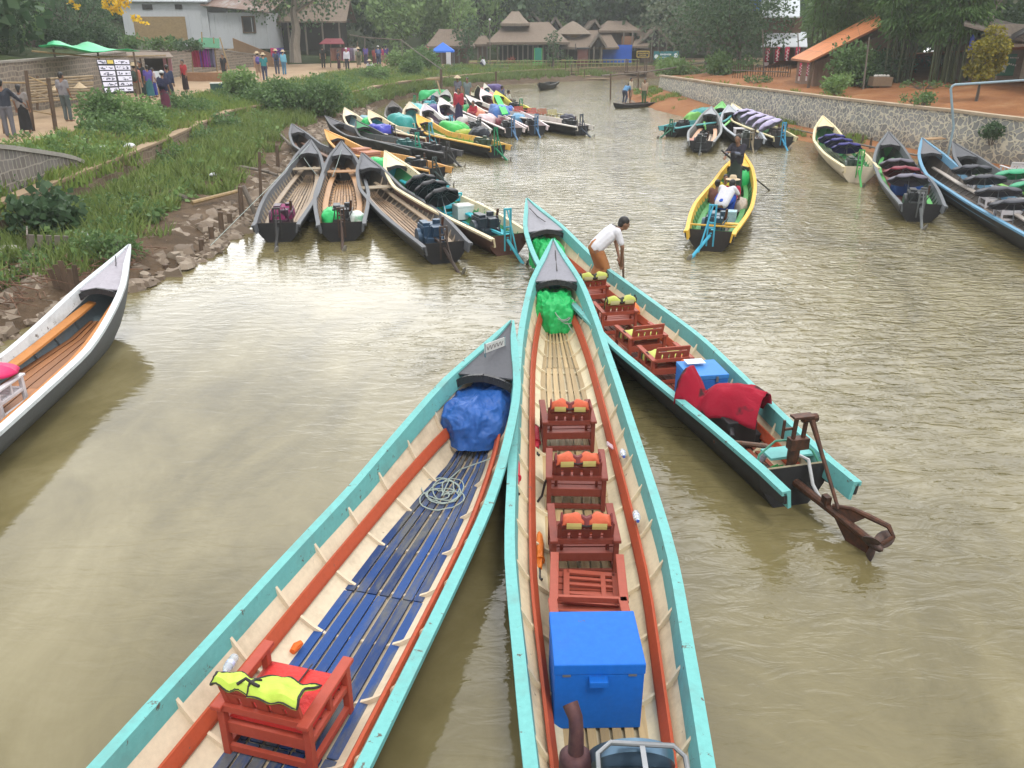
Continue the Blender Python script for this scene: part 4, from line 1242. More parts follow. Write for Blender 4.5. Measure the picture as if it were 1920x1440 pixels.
tag(MB().box((px_x(841, 110, 80.8), 80.8, 1.75), (.42, .03, 1.25)).build('hanging_banner', cloth((0.62, 0.6, 0.64), .6, 3, .2)), 'white vertical banner hanging at the blue canopy tent', 'banner')
# lamp poles
for px, py, pt_, Y, lb in ((919, 122, 38, 85, 'slender pole with a round white lamp between hut and pavilion'),):
    t = thing('lamp_pole', lb, 'lamp', (px_x(px, py, Y), Y, 1.0))
    zt_ = pixel_on_plane(px, pt_, Y).z - 1.0
    MB().tube([(0, 0, -.2), (0, 0, zt_)], [.06, .04], 8).build('pole', M_GREYWOOD, t, True); MB().ell((0, 0, zt_ + .06), (.1, .1, .1)).build('globe', plain((0.8, 0.8, 0.8), .3, 0, .05), t, True)
# railings, planters and small furniture in front of the restaurants
rl = thing('bamboo_railing', 'long low bamboo railing in front of the far restaurants', 'fence', (0, 0, 0))
q = MB()
for f in range(46):
    x = px_x(880, 130, 84.5) + f * .37; y = 84 + max(0, f - 6) * .1; q.bar((x, y, .75), (x, y, 1.55), .05, .05)
q.build('posts', M_BAMBOO, rl)
q = MB(); a_ = (px_x(880, 130, 84.5), 84, 1.5); b2 = (a_[0] + 45 * .37, 84 + 3.9, 1.5); mm = (a_[0] + 6 * .37, 84, 1.5)
for dz in (0, -.3): q.tube([(a_[0], a_[1], a_[2] + dz), (mm[0], mm[1], mm[2] + dz), (b2[0], b2[1], b2[2] + dz)], .035, 6)
q.build('rail', wood((0.34, 0.40, 0.14), .7), rl)
PLG = 'potted shrubs in front of the far restaurants'
for k, (px, Y, w_, h_) in enumerate([(905, 87, .8, .9), (960, 87, 1.2, .8), (985, 88, 1.6, .7), (1040, 87.5, 1.8, .8), (1068, 88, .9, .9), (1228, 89.6, .8, .6), (1250, 89.6, .9, .6), (1268, 89.6, .8, .7)]):
    bush(['leafy potted shrub left of the lamp pole base', 'red-leaved low shrub right of the lamp pole', 'wide low shrub under the pavilion eave', 'clipped green hedge below the pavilion', 'pale green shrub at the hat roof house', 'small shrub under the left end of the teal banner', 'small shrub under the middle of the teal banner', 'small shrub under the right end of the teal banner'][k],
         px_x(px, 118, Y), Y, 1.05, w_, h_, LF_MID if k != 1 else leafmat((0.2, 0.04, 0.03), (0.3, 0.08, 0.05)), .16, 80 + k, 8, 60, 'potted_shrub', PLG, cat='shrub')
kk = thing('ticket_kiosk', 'small red brown kiosk with a dark flat roof on the far terrace', 'kiosk', (px_x(1092, 112, 87), 87, 1.0))
MB().box((0, 0, .75), (1.0, .9, 1.5)).build('wall', wood((0.16, 0.06, 0.05), .8), kk); MB().box((0, -.02, 1.56), (1.25, 1.1, .1)).build('roof', M_DARK, kk); MB().box((-.75, -.5, 1.0), (.06, .06, 2.0)).build('post', M_DARK, kk)
# landing stages on the far shore
ls = thing('landing_stage', 'small bamboo landing steps below the far restaurants', 'jetty', (px_x(1080, 145, 81.5), 81.5, 0))
q = MB()
for i in range(4): q.box((-.3 + i * .5, 1.6 - i * .6, .75 - i * .22), (1.3, .5, .06))
q.box((1.4, -.9, .12), (3.2, .5, .06)); q.build('deck', M_BAMBOO, ls)
q = MB()
for i in range(4): q.bar((-.9 + i * .55, 1.5 - i * .6, -.5), (-.9 + i * .55, 1.5 - i * .6, 1.5 - i * .2), .07, .07)
q.build('posts', M_POST, ls)
ps_ = thing('wooden_platform', 'dark wooden jetty platform with tall posts on the far shore', 'jetty', (px_x(1192, 140, 84), 84, 0))
MB().box((0, 0, .55), (2.2, 1.4, .12)).build('deck', M_POST, ps_)
for x, y in ((-.9, -.6), (.9, -.6), (-.9, .6), (.9, .6), (0, -.6)): MB().bar((x, y, -.6), (x, y, 1.7), .1, .1).build('post', M_POST, ps_)
# pipe crossing on two poles to the right spit
pc = thing('pipe_crossing', 'long thin pipe carried on two tall poles over the far bend of the river', 'pipeline', (0, 0, 0))
y1_, y2_ = 68.0, 63.5
p1 = pixel_on_plane(1145, 187, 60.0); a1 = at(1145, 186, 0); a2 = at(1197, 172, .2)
t1 = pixel_on_plane(1145, 141, a1.y); t2 = pixel_on_plane(1197, 137, a2.y)
for a_, t_ in ((a1, t1), (a2, t2)): MB().bar(a_ - Vector((0, 0, .6)), t_ + Vector((0, 0, .1)), .1, .1).build('post', M_POST, pc)
q = MB(); q.tube([t1 - Vector((.6, 0, .02)), t2, t2 + Vector((2.5, 1.5, .25)), t2 + Vector((6.0, 3.5, .7))], .05, 6); q.build('pipe', M_GREYWOOD, pc, True)

# ---- right bank buildings
wb = thing('sheet_metal_house', 'stilted house clad in white and grey sheets above red hanging banners', 'house', (0, 0, 0))
SY = 61.0
c_ = lambda px, py, Y=SY: pixel_on_plane(px, py, Y)
def panel(parent, name, a, b, Y, mat, th=.06):
    p, q_ = c_(*a, Y), c_(*b, Y)
    return MB().box(((p.x + q_.x) / 2, Y, (p.z + q_.z) / 2), (abs(q_.x - p.x), th, abs(q_.z - p.z))).build(name, mat, parent)
q = MB(); p0, p1, p2, p3 = c_(1424, 31), c_(1500, 31), c_(1500, -14, SY + 2.5), c_(1430, -14, SY + 2.5); slab(q, [p0, p1, p2, p3], .08); q.build('roof', M_SHEET, wb)
panel(wb, 'upper_wall', (1428, 62), (1505, 30), SY + .8, M_WOODWALL)
q = MB(); slab(q, [c_(1427, 87), c_(1514, 87), c_(1512, 60, SY + 1.6), c_(1430, 60, SY + 1.6)], .06); q.build('lower_roof', M_SHEET, wb)
panel(wb, 'lower_wall', (1432, 125), (1512, 86), SY + .9, M_WOODWALL)
panel(wb, 'deck', (1432, 133), (1500, 127), SY + .3, M_GREYWOOD)
for px in (1433, 1452, 1472, 1492, 1508): MB().bar(c_(px, 148, SY + .4) - Vector((0, 0, .2)), c_(px, 88, SY + .4), .12, .12).build('post', M_GREYWOOD, wb)
tag(panel(None, 'blue_tarpaulin', (1404, 20), (1428, -8), SY + .4, cloth((0.12, 0.26, 0.62), .5, 2, .4)), 'pale blue tarpaulin patch left of the white sheet roof', 'tarpaulin')
RB = 'red vertical banners under the sheet roof'


def red_banner(px, y0, y1, wpx, Y, label):
    t = thing('red_banner', label, 'banner', (0, 0, 0), 0, RB)
    p, q_ = c_(px - wpx / 2, y1, Y), c_(px + wpx / 2, y0, Y)
    g = MB(); n = 6; x0, x1 = p.x, q_.x
    rows = [[Vector((x0 + (x1 - x0) * i / n, Y + .05 * math.sin(i * 2.1 + px), z)) for i in range(n + 1)] for z in (q_.z, (p.z + q_.z) / 2, p.z)]
    g.grid(rows); g.build('cloth', cloth((0.42, 0.025, 0.07), .6, 3, .3), t, True, solid=.015)
    l_ = MB(); h = q_.z - p.z; k = 7
    for i in range(k):
        z = p.z + h * (.14 + .75 * i / k)
        l_.box(((x0 + x1) / 2 + .03 * (-1) ** i, Y - .075, z), ((x1 - x0) * .42, .012, h * .055)); l_.box(((x0 + x1) / 2 + .05 * (-1) ** i, Y - .075, z + h * .04), ((x1 - x0) * .12, .012, h * .05))
    l_.box(((x0 + x1) / 2, Y - .074, p.z + h * .5), ((x1 - x0) * .07, .010, h * .78))
    l_.build('lettering', plain((0.7, 0.55, 0.58)), t)
    MB().box(((x0 + x1) / 2, Y, p.z - .10), (x1 - x0, .05, .22)).build('hem', plain((0.5, 0.4, 0.4)), t)


for k, px in enumerate((1439, 1457, 1475, 1495)):
    red_banner(px, 88, 117, 11.5, SY - .1, ['red banner with white vertical script, first from the pale pole', 'red banner with white vertical script, second from the pale pole', 'red banner with white vertical script, third from the pale pole', 'red banner half hidden by the orange roof eave'][k])
oh = thing('tile_roof_house', 'brown wooden house with a long orange tiled roof on the right bank', 'house', (0, 0, 0))
OY = 44.2
E0, E1 = pixel_on_plane(1518, 114, OY - .6), pixel_on_plane(1483, 109, OY + 3.4)
R0, R1_ = pixel_on_plane(1655, 46, OY - .6), pixel_on_plane(1645, 22, OY + 3.4)
me = bpy.data.meshes.new('roof')
V_ = [E0, R0, R1_, E1] + [p - Vector((0, 0, .1)) for p in (E0, R0, R1_, E1)]
me.from_pydata([tuple(p) for p in V_], [], [(0, 1, 2, 3), (7, 6, 5, 4), (0, 4, 5, 1), (1, 5, 6, 2), (2, 6, 7, 3), (3, 7, 4, 0)])
uvl = me.uv_layers.new(name='UVMap'); UVc = [(0, 0), (5.2, 0), (5.2, 4), (0, 4)] * 2
for lp in me.loops: uvl.data[lp.index].uv = UVc[lp.vertex_index]
me.materials.append(tile_roof()); link(bpy.data.objects.new('roof', me), oh)
wx0, wx1 = pixel_on_plane(1520, 130, OY).x + .2, pixel_on_plane(1668, 100, OY).x
q = MB(); q.add([(wx0, OY, 1.7), (wx1, OY, 1.7), (wx1, OY, R0.z - .25), (wx0, OY, E0.z - .08), (wx0, OY + 2.8, 1.7), (wx1, OY + 2.8, 1.7), (wx1, OY + 2.8, R0.z - .15), (wx0, OY + 2.8, E0.z - .12)], [(0, 1, 2, 3), (7, 6, 5, 4), (0, 4, 5, 1), (1, 5, 6, 2), (3, 2, 6, 7), (0, 3, 7, 4)])
for i in range(14): q.box((wx0 + .2 + i * (wx1 - wx0) / 14, OY - .015, 2.4), (.03, .03, 1.1))
q.build('wall', wood((0.25, 0.16, 0.11), .85, (9, 9, .9), .6), oh)
panel(oh, 'window', (1519, 130), (1527, 118), OY - .03, M_DARKIN)
MB().bar((wx0 - .35, OY - .4, 1.5), (wx0 - .25, OY - .4, E0.z), .12, .12).build('post', M_POST, oh)
for k, px in enumerate((1500, 1514)):
    red_banner(px, 118, 143, 6, OY - .45, ['narrow red banner at the post of the orange roofed house', 'narrow red banner on the wall of the orange roofed house'][k])
# house with green poster, far right
ph = thing('woven_house', 'woven mat house with dark roof, a blue strip and a green poster', 'house', (0, 0, 0))
PY = 40.2
panel(ph, 'wall', (1812, 152), (1905, 45), PY + .6, wood((0.25, 0.21, 0.17), .9, (7, 7, 12), .65), 2.2)
q = MB(); slab(q, [pixel_on_plane(1808, 44, PY - 1), pixel_on_plane(1935, 78, PY - 1), pixel_on_plane(1935, 52, PY + 3), pixel_on_plane(1808, 20, PY + 3)], .1); q.build('roof', M_GREYWOOD, ph)
panel(ph, 'blue_strip', (1815, 96), (1828, 65), PY - .54, plain((0.02, 0.05, 0.32)))
panel(ph, 'front_wall', (1866, 150), (1960, 82), PY - 1.1, wood((0.28, 0.22, 0.17), .9, (7, 7, 12), .65))
q = MB(); slab(q, [pixel_on_plane(1872, 86, PY - 1.6), pixel_on_plane(1960, 40, PY - 1.6), pixel_on_plane(1960, 30, PY - .6), pixel_on_plane(1872, 78, PY - .6)], .08); q.build('porch_roof', M_DARK, ph)
panel(ph, 'door', (1911, 150), (1945, 84), PY - 1.17, plain((0.55, 0.48, 0.38)))
po = thing('poster', 'green advertising poster with a pale glass picture on the woven house', 'poster', (0, 0, 0))
panel(po, 'panel', (1866, 142), (1908, 101), PY - 1.2, plain((0.015, 0.14, 0.075), .4), .03)
q = MB(); g_ = pixel_on_plane(1884, 122, PY - 1.2)
q.lathe([(.07, -.3), (.06, -.28), (.10, .05), (.07, .28)], 12, Matrix.Translation((g_.x, PY - 1.225, g_.z)) @ Matrix.Diagonal((1, .15, 1, 1))); q.build('glass_picture', plain((0.5, 0.55, 0.5), .5, 0, .5), po, True)
q = MB()
for i in range(6): q.box((g_.x + .18 + i * .065, PY - 1.222, g_.z + .3), (.045, .01, .05))
for i in range(4): q.box((g_.x + .16 + i * .1, PY - 1.222, g_.z + .05 - .02 * i), (.06, .01, .07))
q.build('lettering', plain((0.6, 0.6, 0.55)), po)
# blue pipe frame, jetty steps and stakes on the right
pf = thing('steel_gantry', 'bluish grey steel pipe frame standing in the water by the rubble wall', 'frame', (0, 0, 0))
b0 = at(1775, 302, 0); t0 = pixel_on_plane(1784, 160, b0.y); t1 = pixel_on_plane(1960, 148, b0.y + 1.2)
q = MB(); q.tube([b0 - Vector((0, 0, .8)), b0 + Vector((0, 0, 1.2)), t0 - Vector((0, 0, .12)), t0 + Vector((.04, 0, -.02)), t0 + Vector((.12, 0, .02)), t1], .042, 10); q.build('pipe', paint((0.26, 0.36, 0.42), .4, .7, (0.14, 0.1, 0.08)), pf, True)
js = thing('landing_steps', 'rough wooden landing steps against the rubble wall by the pipe frame', 'steps', (0, 0, 0))
def deckpx(a, b, z, dep, par):
    p, q_ = at(*a, z), at(*b, z); q = MB()
    for i in range(4): q.bar(p + Vector((.0, i * dep / 4, 0)), q_ + Vector((.0, i * dep / 4, 0)), dep / 4 - .02, .04)
    return q.build('tread', wood((0.42, 0.27, 0.14), .7, (14, 2, 14)), par)
deckpx((1736, 262), (1772, 260), .75, .45, js); deckpx((1782, 233), (1812, 231), 1.15, .45, js)
for px, y0, y1 in ((1732, 262, 236), (1762, 272, 226), (1785, 268, 224), (1797, 262, 238), (1815, 250, 215)):
    b_ = at(px, y0, .2); t_ = pixel_on_plane(px, y1, b_.y); MB().bar(b_ - Vector((0, 0, .7)), t_, .085, .085).build('post', M_POST, js)
dp = at(1806, 262, .4); tag(MB().lathe([(.2, 0), (.22, .1), (.22, .5), (.2, .58)], 16, Matrix.Translation(dp)).build('blue_drum', paint((0.05, 0.12, 0.28), .5), None, True), 'blue drum wedged behind the landing steps', 'drum')
STK = 'wooden mooring stakes along the right shore'
kst = 0
q0 = None
stake_px = [(1447, 246), (1460, 249), (1474, 252), (1484, 241), (1495, 243), (1505, 246), (1516, 252), (1598, 272), (1614, 277), (1631, 282), (1648, 287)]
for k, (px, py) in enumerate(stake_px):
    b_ = at(px, py, 0); h = .42 + .12 * rnd.random()
    o = MB().tube([(0, 0, -.5), (rnd.uniform(-.03, .03), 0, h)], [.05, .045], 7).build('mooring_stake', M_POST, None, True); o.location = b_
    tag(o, 'short dark mooring stake standing in the water below the rubble wall', 'stake', STK)
rp_ = thing('stake_rail', 'pale poles laid along the mooring stakes of the right shore', 'rail', (0, 0, 0))
q = MB(); q.tube([at(1478, 240, .3), at(1520, 249, .3), at(1600, 266, .28)], .035, 6); q.tube([at(1600, 268, .3), at(1660, 281, .26), at(1725, 292, .3)], .04, 6); q.build('poles', M_GREYWOOD, rp_, True)
# thin bamboo fence on the right terrace
bf = thing('bamboo_fence', 'thin bamboo stick fence on the right terrace below the sheet house', 'fence', (0, 0, 0))
q = MB()
for i in range(24):
    p = pixel_on_plane(1372 + i * 4.6, 160 + i * .3, 53 - i * .1); q.bar((p.x, p.y, 1.4), (p.x + rnd.uniform(-.04, .04), p.y, 2.35 + .2 * rnd.random()), .035, .035)
q.build('sticks', M_POST, bf)
MB().tube([(pixel_on_plane(1372, 150, 53).x, 53, 2.1), (pixel_on_plane(1478, 150, 50.7).x, 50.7, 2.1)], .03, 6).build('rail', M_GREYWOOD, bf)
for k, (px, y0, y1, Y, lb) in enumerate([(1434, 150, 55, 52, 'pale bare pole left of the red banners'), (1500, 150, 60, 55, 'thin grey pole between the red banners'), (1618, 172, 70, 41, 'leaning bamboo prop in the garden left of the bamboo grove')]):
    b_, t_ = pixel_on_plane(px, y0, Y), pixel_on_plane(px + (12 if k == 2 else -4), y1, Y)
    tag(MB().tube([b_ - Vector((0, 0, .3)), t_], [.05, .03], 7).build('bare_pole', M_GREYWOOD, None, True), lb, 'pole')
tub = thing('brick_basin', 'low reddish basin with pale stones in the garden under the bamboo', 'basin', pixel_on_plane(1650, 155, 41.2))
tub.location.z = 1.95
q = MB(); q.box((0, 0, .2), (.9, .6, .4)); q.build('body', M_LOWWALL, tub); q = MB()
for i in range(6): q.ell((-.3 + i * .12, rnd.uniform(-.1, .1), .44), (.08, .07, .06))
q.build('stones', plain((0.5, 0.48, 0.45)), tub, True)

# ---- left bank: stalls, rail fence, posts
RF = thing('rail_fence', 'rough bamboo rail fence on dark posts at the left edge of the path', 'fence', (0, 0, 0))
fp = []
for px, yb, yt in ((8, 250, 130), (62, 246, 132), (104, 244, 146)):
    b_ = at(px + 0, yb, 1.3); t_ = pixel_on_plane(px - 14, yt, b_.y + .1)
    MB().bar(b_ - Vector((0, 0, .2)), t_, .1, .1).build('post', M_POST, RF); fp.append((b_, t_))
q = MB()
for f in (.52, .8): q.tube([fp[0][0].lerp(fp[0][1], f), fp[1][0].lerp(fp[1][1], f)], .028, 6)
for (f, g) in ((.92, .86), (.35, .3)): q.tube([fp[1][0].lerp(fp[1][1], f), fp[2][0].lerp(fp[2][1], g)], .024, 6)
q.build('rail', M_BAMBOO, RF, True)
BR = thing('bamboo_rack', 'rack of stacked pale bamboo poles against the path behind the fence', 'rack', (0, 0, 0))
q = MB()
for i in range(9):
    y_ = 148 + i * 5.2; dy = rnd.uniform(-2, 2)
    q.tube([pixel_on_plane(52, y_ + 3, 33.0 - i * .05), pixel_on_plane(120, y_ - 2 + dy, 33.6 - i * .05), pixel_on_plane(175, y_ - 6 - dy, 34.2 - i * .05)], .04, 6)
q.tube([pixel_on_plane(55, 182, 32.4), pixel_on_plane(90, 170, 32.4), pixel_on_plane(130, 165, 33)], .035, 6); q.tube([pixel_on_plane(60, 170, 32.3), pixel_on_plane(100, 188, 32.2)], .03, 6)
q.build('poles', wood((0.38, 0.29, 0.18), .75, (10, 10, 3)), BR, True)
for px in (70, 150): MB().bar(pixel_on_plane(px, 206, 34), pixel_on_plane(px, 142, 34.2), .08, .08).build('post', M_POST, BR)
for k, (px, py) in enumerate(((107, 166), (150, 162))):
    p = pixel_on_plane(px, py, 32.6)
    o = MB().lathe([(.24, 0), (.2, .03), (.1, .12), (.015, .2)], 18, Matrix.Identity(4)).build('straw_hat', wood((0.55, 0.42, 0.26), .8, (20, 20, 20)), None, True); o.location = p - Vector((0, 0, .05))
    tag(o, ['conical straw hat hanging on the bamboo rack, left of the grey-shirted man', 'conical straw hat hanging on the bamboo rack, right of the grey-shirted man'][k], 'hat')
# display stall with white printed sheets under a green awning
st = thing('display_board', 'leaning display board covered with white printed sheets under the green awning', 'board', (0, 0, 0))
SYY = 36.5
tl, tr, bl, br = pixel_on_plane(180, 112, SYY + .4), pixel_on_plane(243, 113, SYY + 1.6), pixel_on_plane(196, 175, SYY - .5), pixel_on_plane(251, 172, SYY + .7)
q = MB(); slab(q, [tl, tr, br, bl], .05); q.build('board', M_DARK, st)
nrm_ = (tr - tl).cross(bl - tl).normalized()
if nrm_.y > 0: nrm_ = -nrm_
q = MB(); pr_ = MB(); pr2 = MB()
def bpt(u, v): return tl.lerp(tr, u).lerp(bl.lerp(br, u), v)
for col in range(2):
    for row in range(6):
        u0, u1 = col * .5 + .02 + rnd.uniform(-.01, .02), col * .5 + .485 - rnd.uniform(0, .03); v0, v1 = row / 6 + .014 + rnd.uniform(-.01, .012), (row + 1) / 6 - .014 + rnd.uniform(-.02, .01)
        if row == 0 and col == 0: u1 -= .2
        off = nrm_ * .03
        tgt = q
        tgt.add([bpt(u0, v0) + off, bpt(u1, v0) + off, bpt(u1, v1) + off, bpt(u0, v1) + off], [(0, 1, 2, 3)])
        for m_i in range(11):
            a = rnd.random(); b_ = rnd.random(); uu = u0 + (u1 - u0) * (.06 + .8 * a); vv = v0 + (v1 - v0) * (.2 + .5 * b_); o2 = nrm_ * .036
            du, dv = (.02 + .05 * rnd.random()), (.012 + .03 * rnd.random())
            pr_.add([bpt(uu, vv) + o2, bpt(min(uu + du, u1), vv) + o2, bpt(min(uu + du, u1), min(vv + dv, v1)) + o2, bpt(uu, min(vv + dv, v1)) + o2], [(0, 1, 2, 3)])
o2 = nrm_ * .034; pr2.add([bpt(.3, .02) + o2, bpt(.48, .02) + o2, bpt(.48, .13) + o2, bpt(.3, .13) + o2], [(0, 1, 2, 3)])
q.build('sheets', cloth((0.62, 0.60, 0.68), .7, 4, .2), st); pr_.build('prints', plain((0.06, 0.06, 0.09)), st); pr2.build('yellow_print', plain((0.5, 0.38, 0.05)), st)
for a_ in (bl, br): MB().bar(a_ + Vector((0, .15, .1)), Vector((a_.x, a_.y + .2, 1.25)), .07, .07).build('leg', M_POST, st)
aw = thing('stall_awning', 'bright green awning sheet stretched on poles over the display board', 'awning', (0, 0, 0))
q = MB(); rows = []
A, Bq, Cq, Dq = pixel_on_plane(72, 86, 35.5), pixel_on_plane(262, 98, 39.0), pixel_on_plane(175, 83, 41), pixel_on_plane(90, 80, 38)
for i in range(9):
    f = i / 8; r0_ = A.lerp(Bq, f); r1_ = Dq.lerp(Cq, f)
    rows.append([r0_.lerp(r1_, k / 4) + Vector((0, 0, -.14 * math.sin(math.pi * k / 4) + .10 * math.sin(f * 9))) for k in range(5)])
q.grid(rows); q.build('sheet', M_GREENTARP, aw, True, solid=.02)
for px, yt in ((100, 92), (183, 98), (250, 97)):
    t_ = pixel_on_plane(px, yt, 38.2); MB().bar((t_.x, t_.y, 1.2), t_, .06, .06).build('pole', M_POST, aw)
q = MB(); q.tube([pixel_on_plane(60, 96, 37.6), pixel_on_plane(180, 107, 38), pixel_on_plane(310, 104, 42)], .04, 6); q.build('ridge_pole', M_BAMBOO, aw, True)
# back of stall: planks, pink cloth
bk = thing('market_stall', 'stall back of pale boards and dark goods with a pink cloth edge', 'stall', (0, 0, 0))
q = MB()
for i, px in enumerate((287, 293, 299, 304)):
    b_ = at(px, 165, 1.3); q.bar(b_, pixel_on_plane(px - 3, 122, b_.y + .5), .22, .03, (0, 1, 0))
q.build('boards', M_SHEET, bk)
panel(bk, 'goods', (276, 133), (312, 108), 46.5, M_DARKIN, .3); panel(bk, 'pink_cloth', (309, 134), (320, 106), 46.2, cloth((0.55, 0.28, 0.34), .7, 4, .3), .04)
q = MB(); slab(q, [pixel_on_plane(240, 107, 44), pixel_on_plane(325, 107, 45), pixel_on_plane(318, 98, 48), pixel_on_plane(235, 96, 48)], .06); q.build('roof', M_THATCH, bk)
for px in (262, 312): t_ = pixel_on_plane(px, 106, 45.5); MB().bar((t_.x, t_.y, 1.2), t_, .07, .07).build('post', M_POST, bk)
# scarf rack with green shade
sr = thing('scarf_rack', 'rack of poles with dark green shade cloth over hanging scarves', 'rack', (0, 0, 0))
RY = 58.0
q = MB()
for (a_, b_) in (((362, 135), (358, 75)), ((408, 138), (400, 70)), ((381, 130), (378, 60)), ((430, 130), (412, 70))):
    q.bar(pixel_on_plane(*a_, RY), pixel_on_plane(*b_, RY), .06, .06)
q.tube([pixel_on_plane(352, 97, RY), pixel_on_plane(410, 93, RY)], .035, 6); q.tube([pixel_on_plane(320, 96, RY), pixel_on_plane(365, 84, RY)], .03, 6); q.build('poles', M_BAMBOO, sr)
q = MB(); slab(q, [pixel_on_plane(352, 86, RY - .8), pixel_on_plane(412, 90, RY - .8), pixel_on_plane(411, 72, RY + 1), pixel_on_plane(378, 70, RY + 1)], .03); q.build('shade_cloth', cloth((0.04, 0.16, 0.08), .8, 3, .4), sr)


def scarf(px, y0, y1, wpx, Y, col, label, group):
    p, q_ = c_(px - wpx / 2, y1, Y), c_(px + wpx / 2, y0, Y)
    n = 8
    rows = [[Vector((p.x + (q_.x - p.x) * i / n, Y + .07 * math.sin(i * 1.7 + px), z)) for i in range(n + 1)] for z in np.linspace(q_.z, p.z, 5)]
    o = MB().grid(rows).build('hanging_scarf', cloth(col, .8, 6, .3), None, True, solid=.015)
    tag(o, label, 'scarf', group)


SCG = 'scarves hanging on racks along the path'
for px, col, lb in ((366, (0.36, 0.03, 0.08), 'crimson scarf hanging at the left of the green shaded rack'), (374.5, (0.42, 0.03, 0.12), 'rose red scarf beside the crimson one on the green shaded rack'), (381.5, (0.13, 0.02, 0.28), 'dark violet scarf on the green shaded rack'), (388.5, (0.40, 0.03, 0.42), 'magenta scarf on the green shaded rack'), (396, (0.16, 0.15, 0.27), 'grey blue scarf at the right of the green shaded rack')):
    scarf(px, 91, 126, 7.6, RY - .15, col, lb, SCG)
for px, col, lb in ((512, (0.4, 0.03, 0.1), 'crimson scarf hanging behind the tourists in blue'), (520, (0.12, 0.03, 0.2), 'dark violet scarf hanging behind the tourists in blue'), (528, (0.05, 0.05, 0.18), 'navy scarf hanging behind the tourists in blue')):
    scarf(px, 90, 106, 7, 69, col, lb, SCG)
sr2 = thing('scarf_rack', 'long pole rack of scarves under a dark red awning by the forked tree', 'rack', (0, 0, 0))
q = MB(); q.tube([pixel_on_plane(618, 90, 73), pixel_on_plane(672, 88, 73)], .04, 6)
for px in (620, 645, 670): q.bar(pixel_on_plane(px, 126, 73), pixel_on_plane(px, 78, 73), .07, .07)
q.build('poles', M_POST, sr2)
q = MB(); slab(q, [pixel_on_plane(598, 82, 72), pixel_on_plane(646, 82, 72), pixel_on_plane(640, 72, 75), pixel_on_plane(610, 72, 75)], .04); q.build('awning', cloth((0.16, 0.02, 0.03), .8, 2, .3), sr2)
for k, (px, col) in enumerate(((624, (0.38, 0.2, 0.16)), (631, (0.3, 0.14, 0.12)), (638, (0.34, 0.22, 0.2)), (645, (0.3, 0.06, 0.14)), (652, (0.38, 0.08, 0.2)), (659, (0.18, 0.14, 0.2)), (666, (0.42, 0.40, 0.42)))):
    scarf(px, 90, 114, 6.6, 72.8, col, ['tan', 'brown', 'dusty brown', 'wine red', 'pink', 'slate', 'pale grey'][k] + ' scarf on the long rack by the forked tree', SCG)
cr = thing('green_crate', 'dark green crate on the path edge beside the pale shrub', 'crate', at(411, 178, 1.25)); cr.rotation_euler = (0, 0, .2)
MB().box((0, 0, .28), (.72, .5, .56)).build('body', plain((0.02, 0.075, 0.06), .5), cr, bevel=.02); MB().box((0, 0, .575), (.76, .54, .03)).build('rim', plain((0.45, 0.5, 0.46)), cr)
tr_ = thing('earth_bench', 'low red brown earth bank seat under the scarf rack', 'bench', at(395, 152, 1.3)); MB().box((0, .2, .25), (3.4, .8, .5), taper=.9).build('seat', soil((0.28, 0.15, 0.08), (0.36, 0.21, 0.12)), tr_)
# goal-like posts on the bank slope, and shore posts
gp = thing('net_frame', 'thin pole frame sloping down the bank above the crowd of visitors', 'frame', (0, 0, 0))
q = MB(); q.tube([pixel_on_plane(655, 65, 76), pixel_on_plane(684, 70, 76), pixel_on_plane(752, 75, 74), pixel_on_plane(785, 100, 72), pixel_on_plane(828, 130, 70)], .04, 6); q.bar(pixel_on_plane(754, 105, 74), pixel_on_plane(754, 74, 74), .07, .07); q.bar(pixel_on_plane(684, 90, 76), pixel_on_plane(684, 68, 76), .07, .07); q.build('poles', M_GREYWOOD, gp)
bp_ = thing('bank_posts', 'dark posts with a crossbar on the far bank wall', 'posts', (0, 0, 0))
for px, y0, y1 in ((827, 175, 130), (803, 162, 148), (930, 152, 134)):
    b_ = at(px, y0, .4); MB().bar(b_ - Vector((0, 0, .3)), pixel_on_plane(px, y1, b_.y), .16, .16).build('post', M_POST, bp_)
b_ = at(827, 175, .4); MB().tube([pixel_on_plane(800, 149, b_.y), pixel_on_plane(829, 149, b_.y)], .06, 6).build('crossbar', M_BAMBOO, bp_)
MB().tube([pixel_on_plane(820, 152, b_.y - .5), pixel_on_plane(827, 178, b_.y - 1.2)], .05, 6).build('brace', M_BAMBOO, bp_)
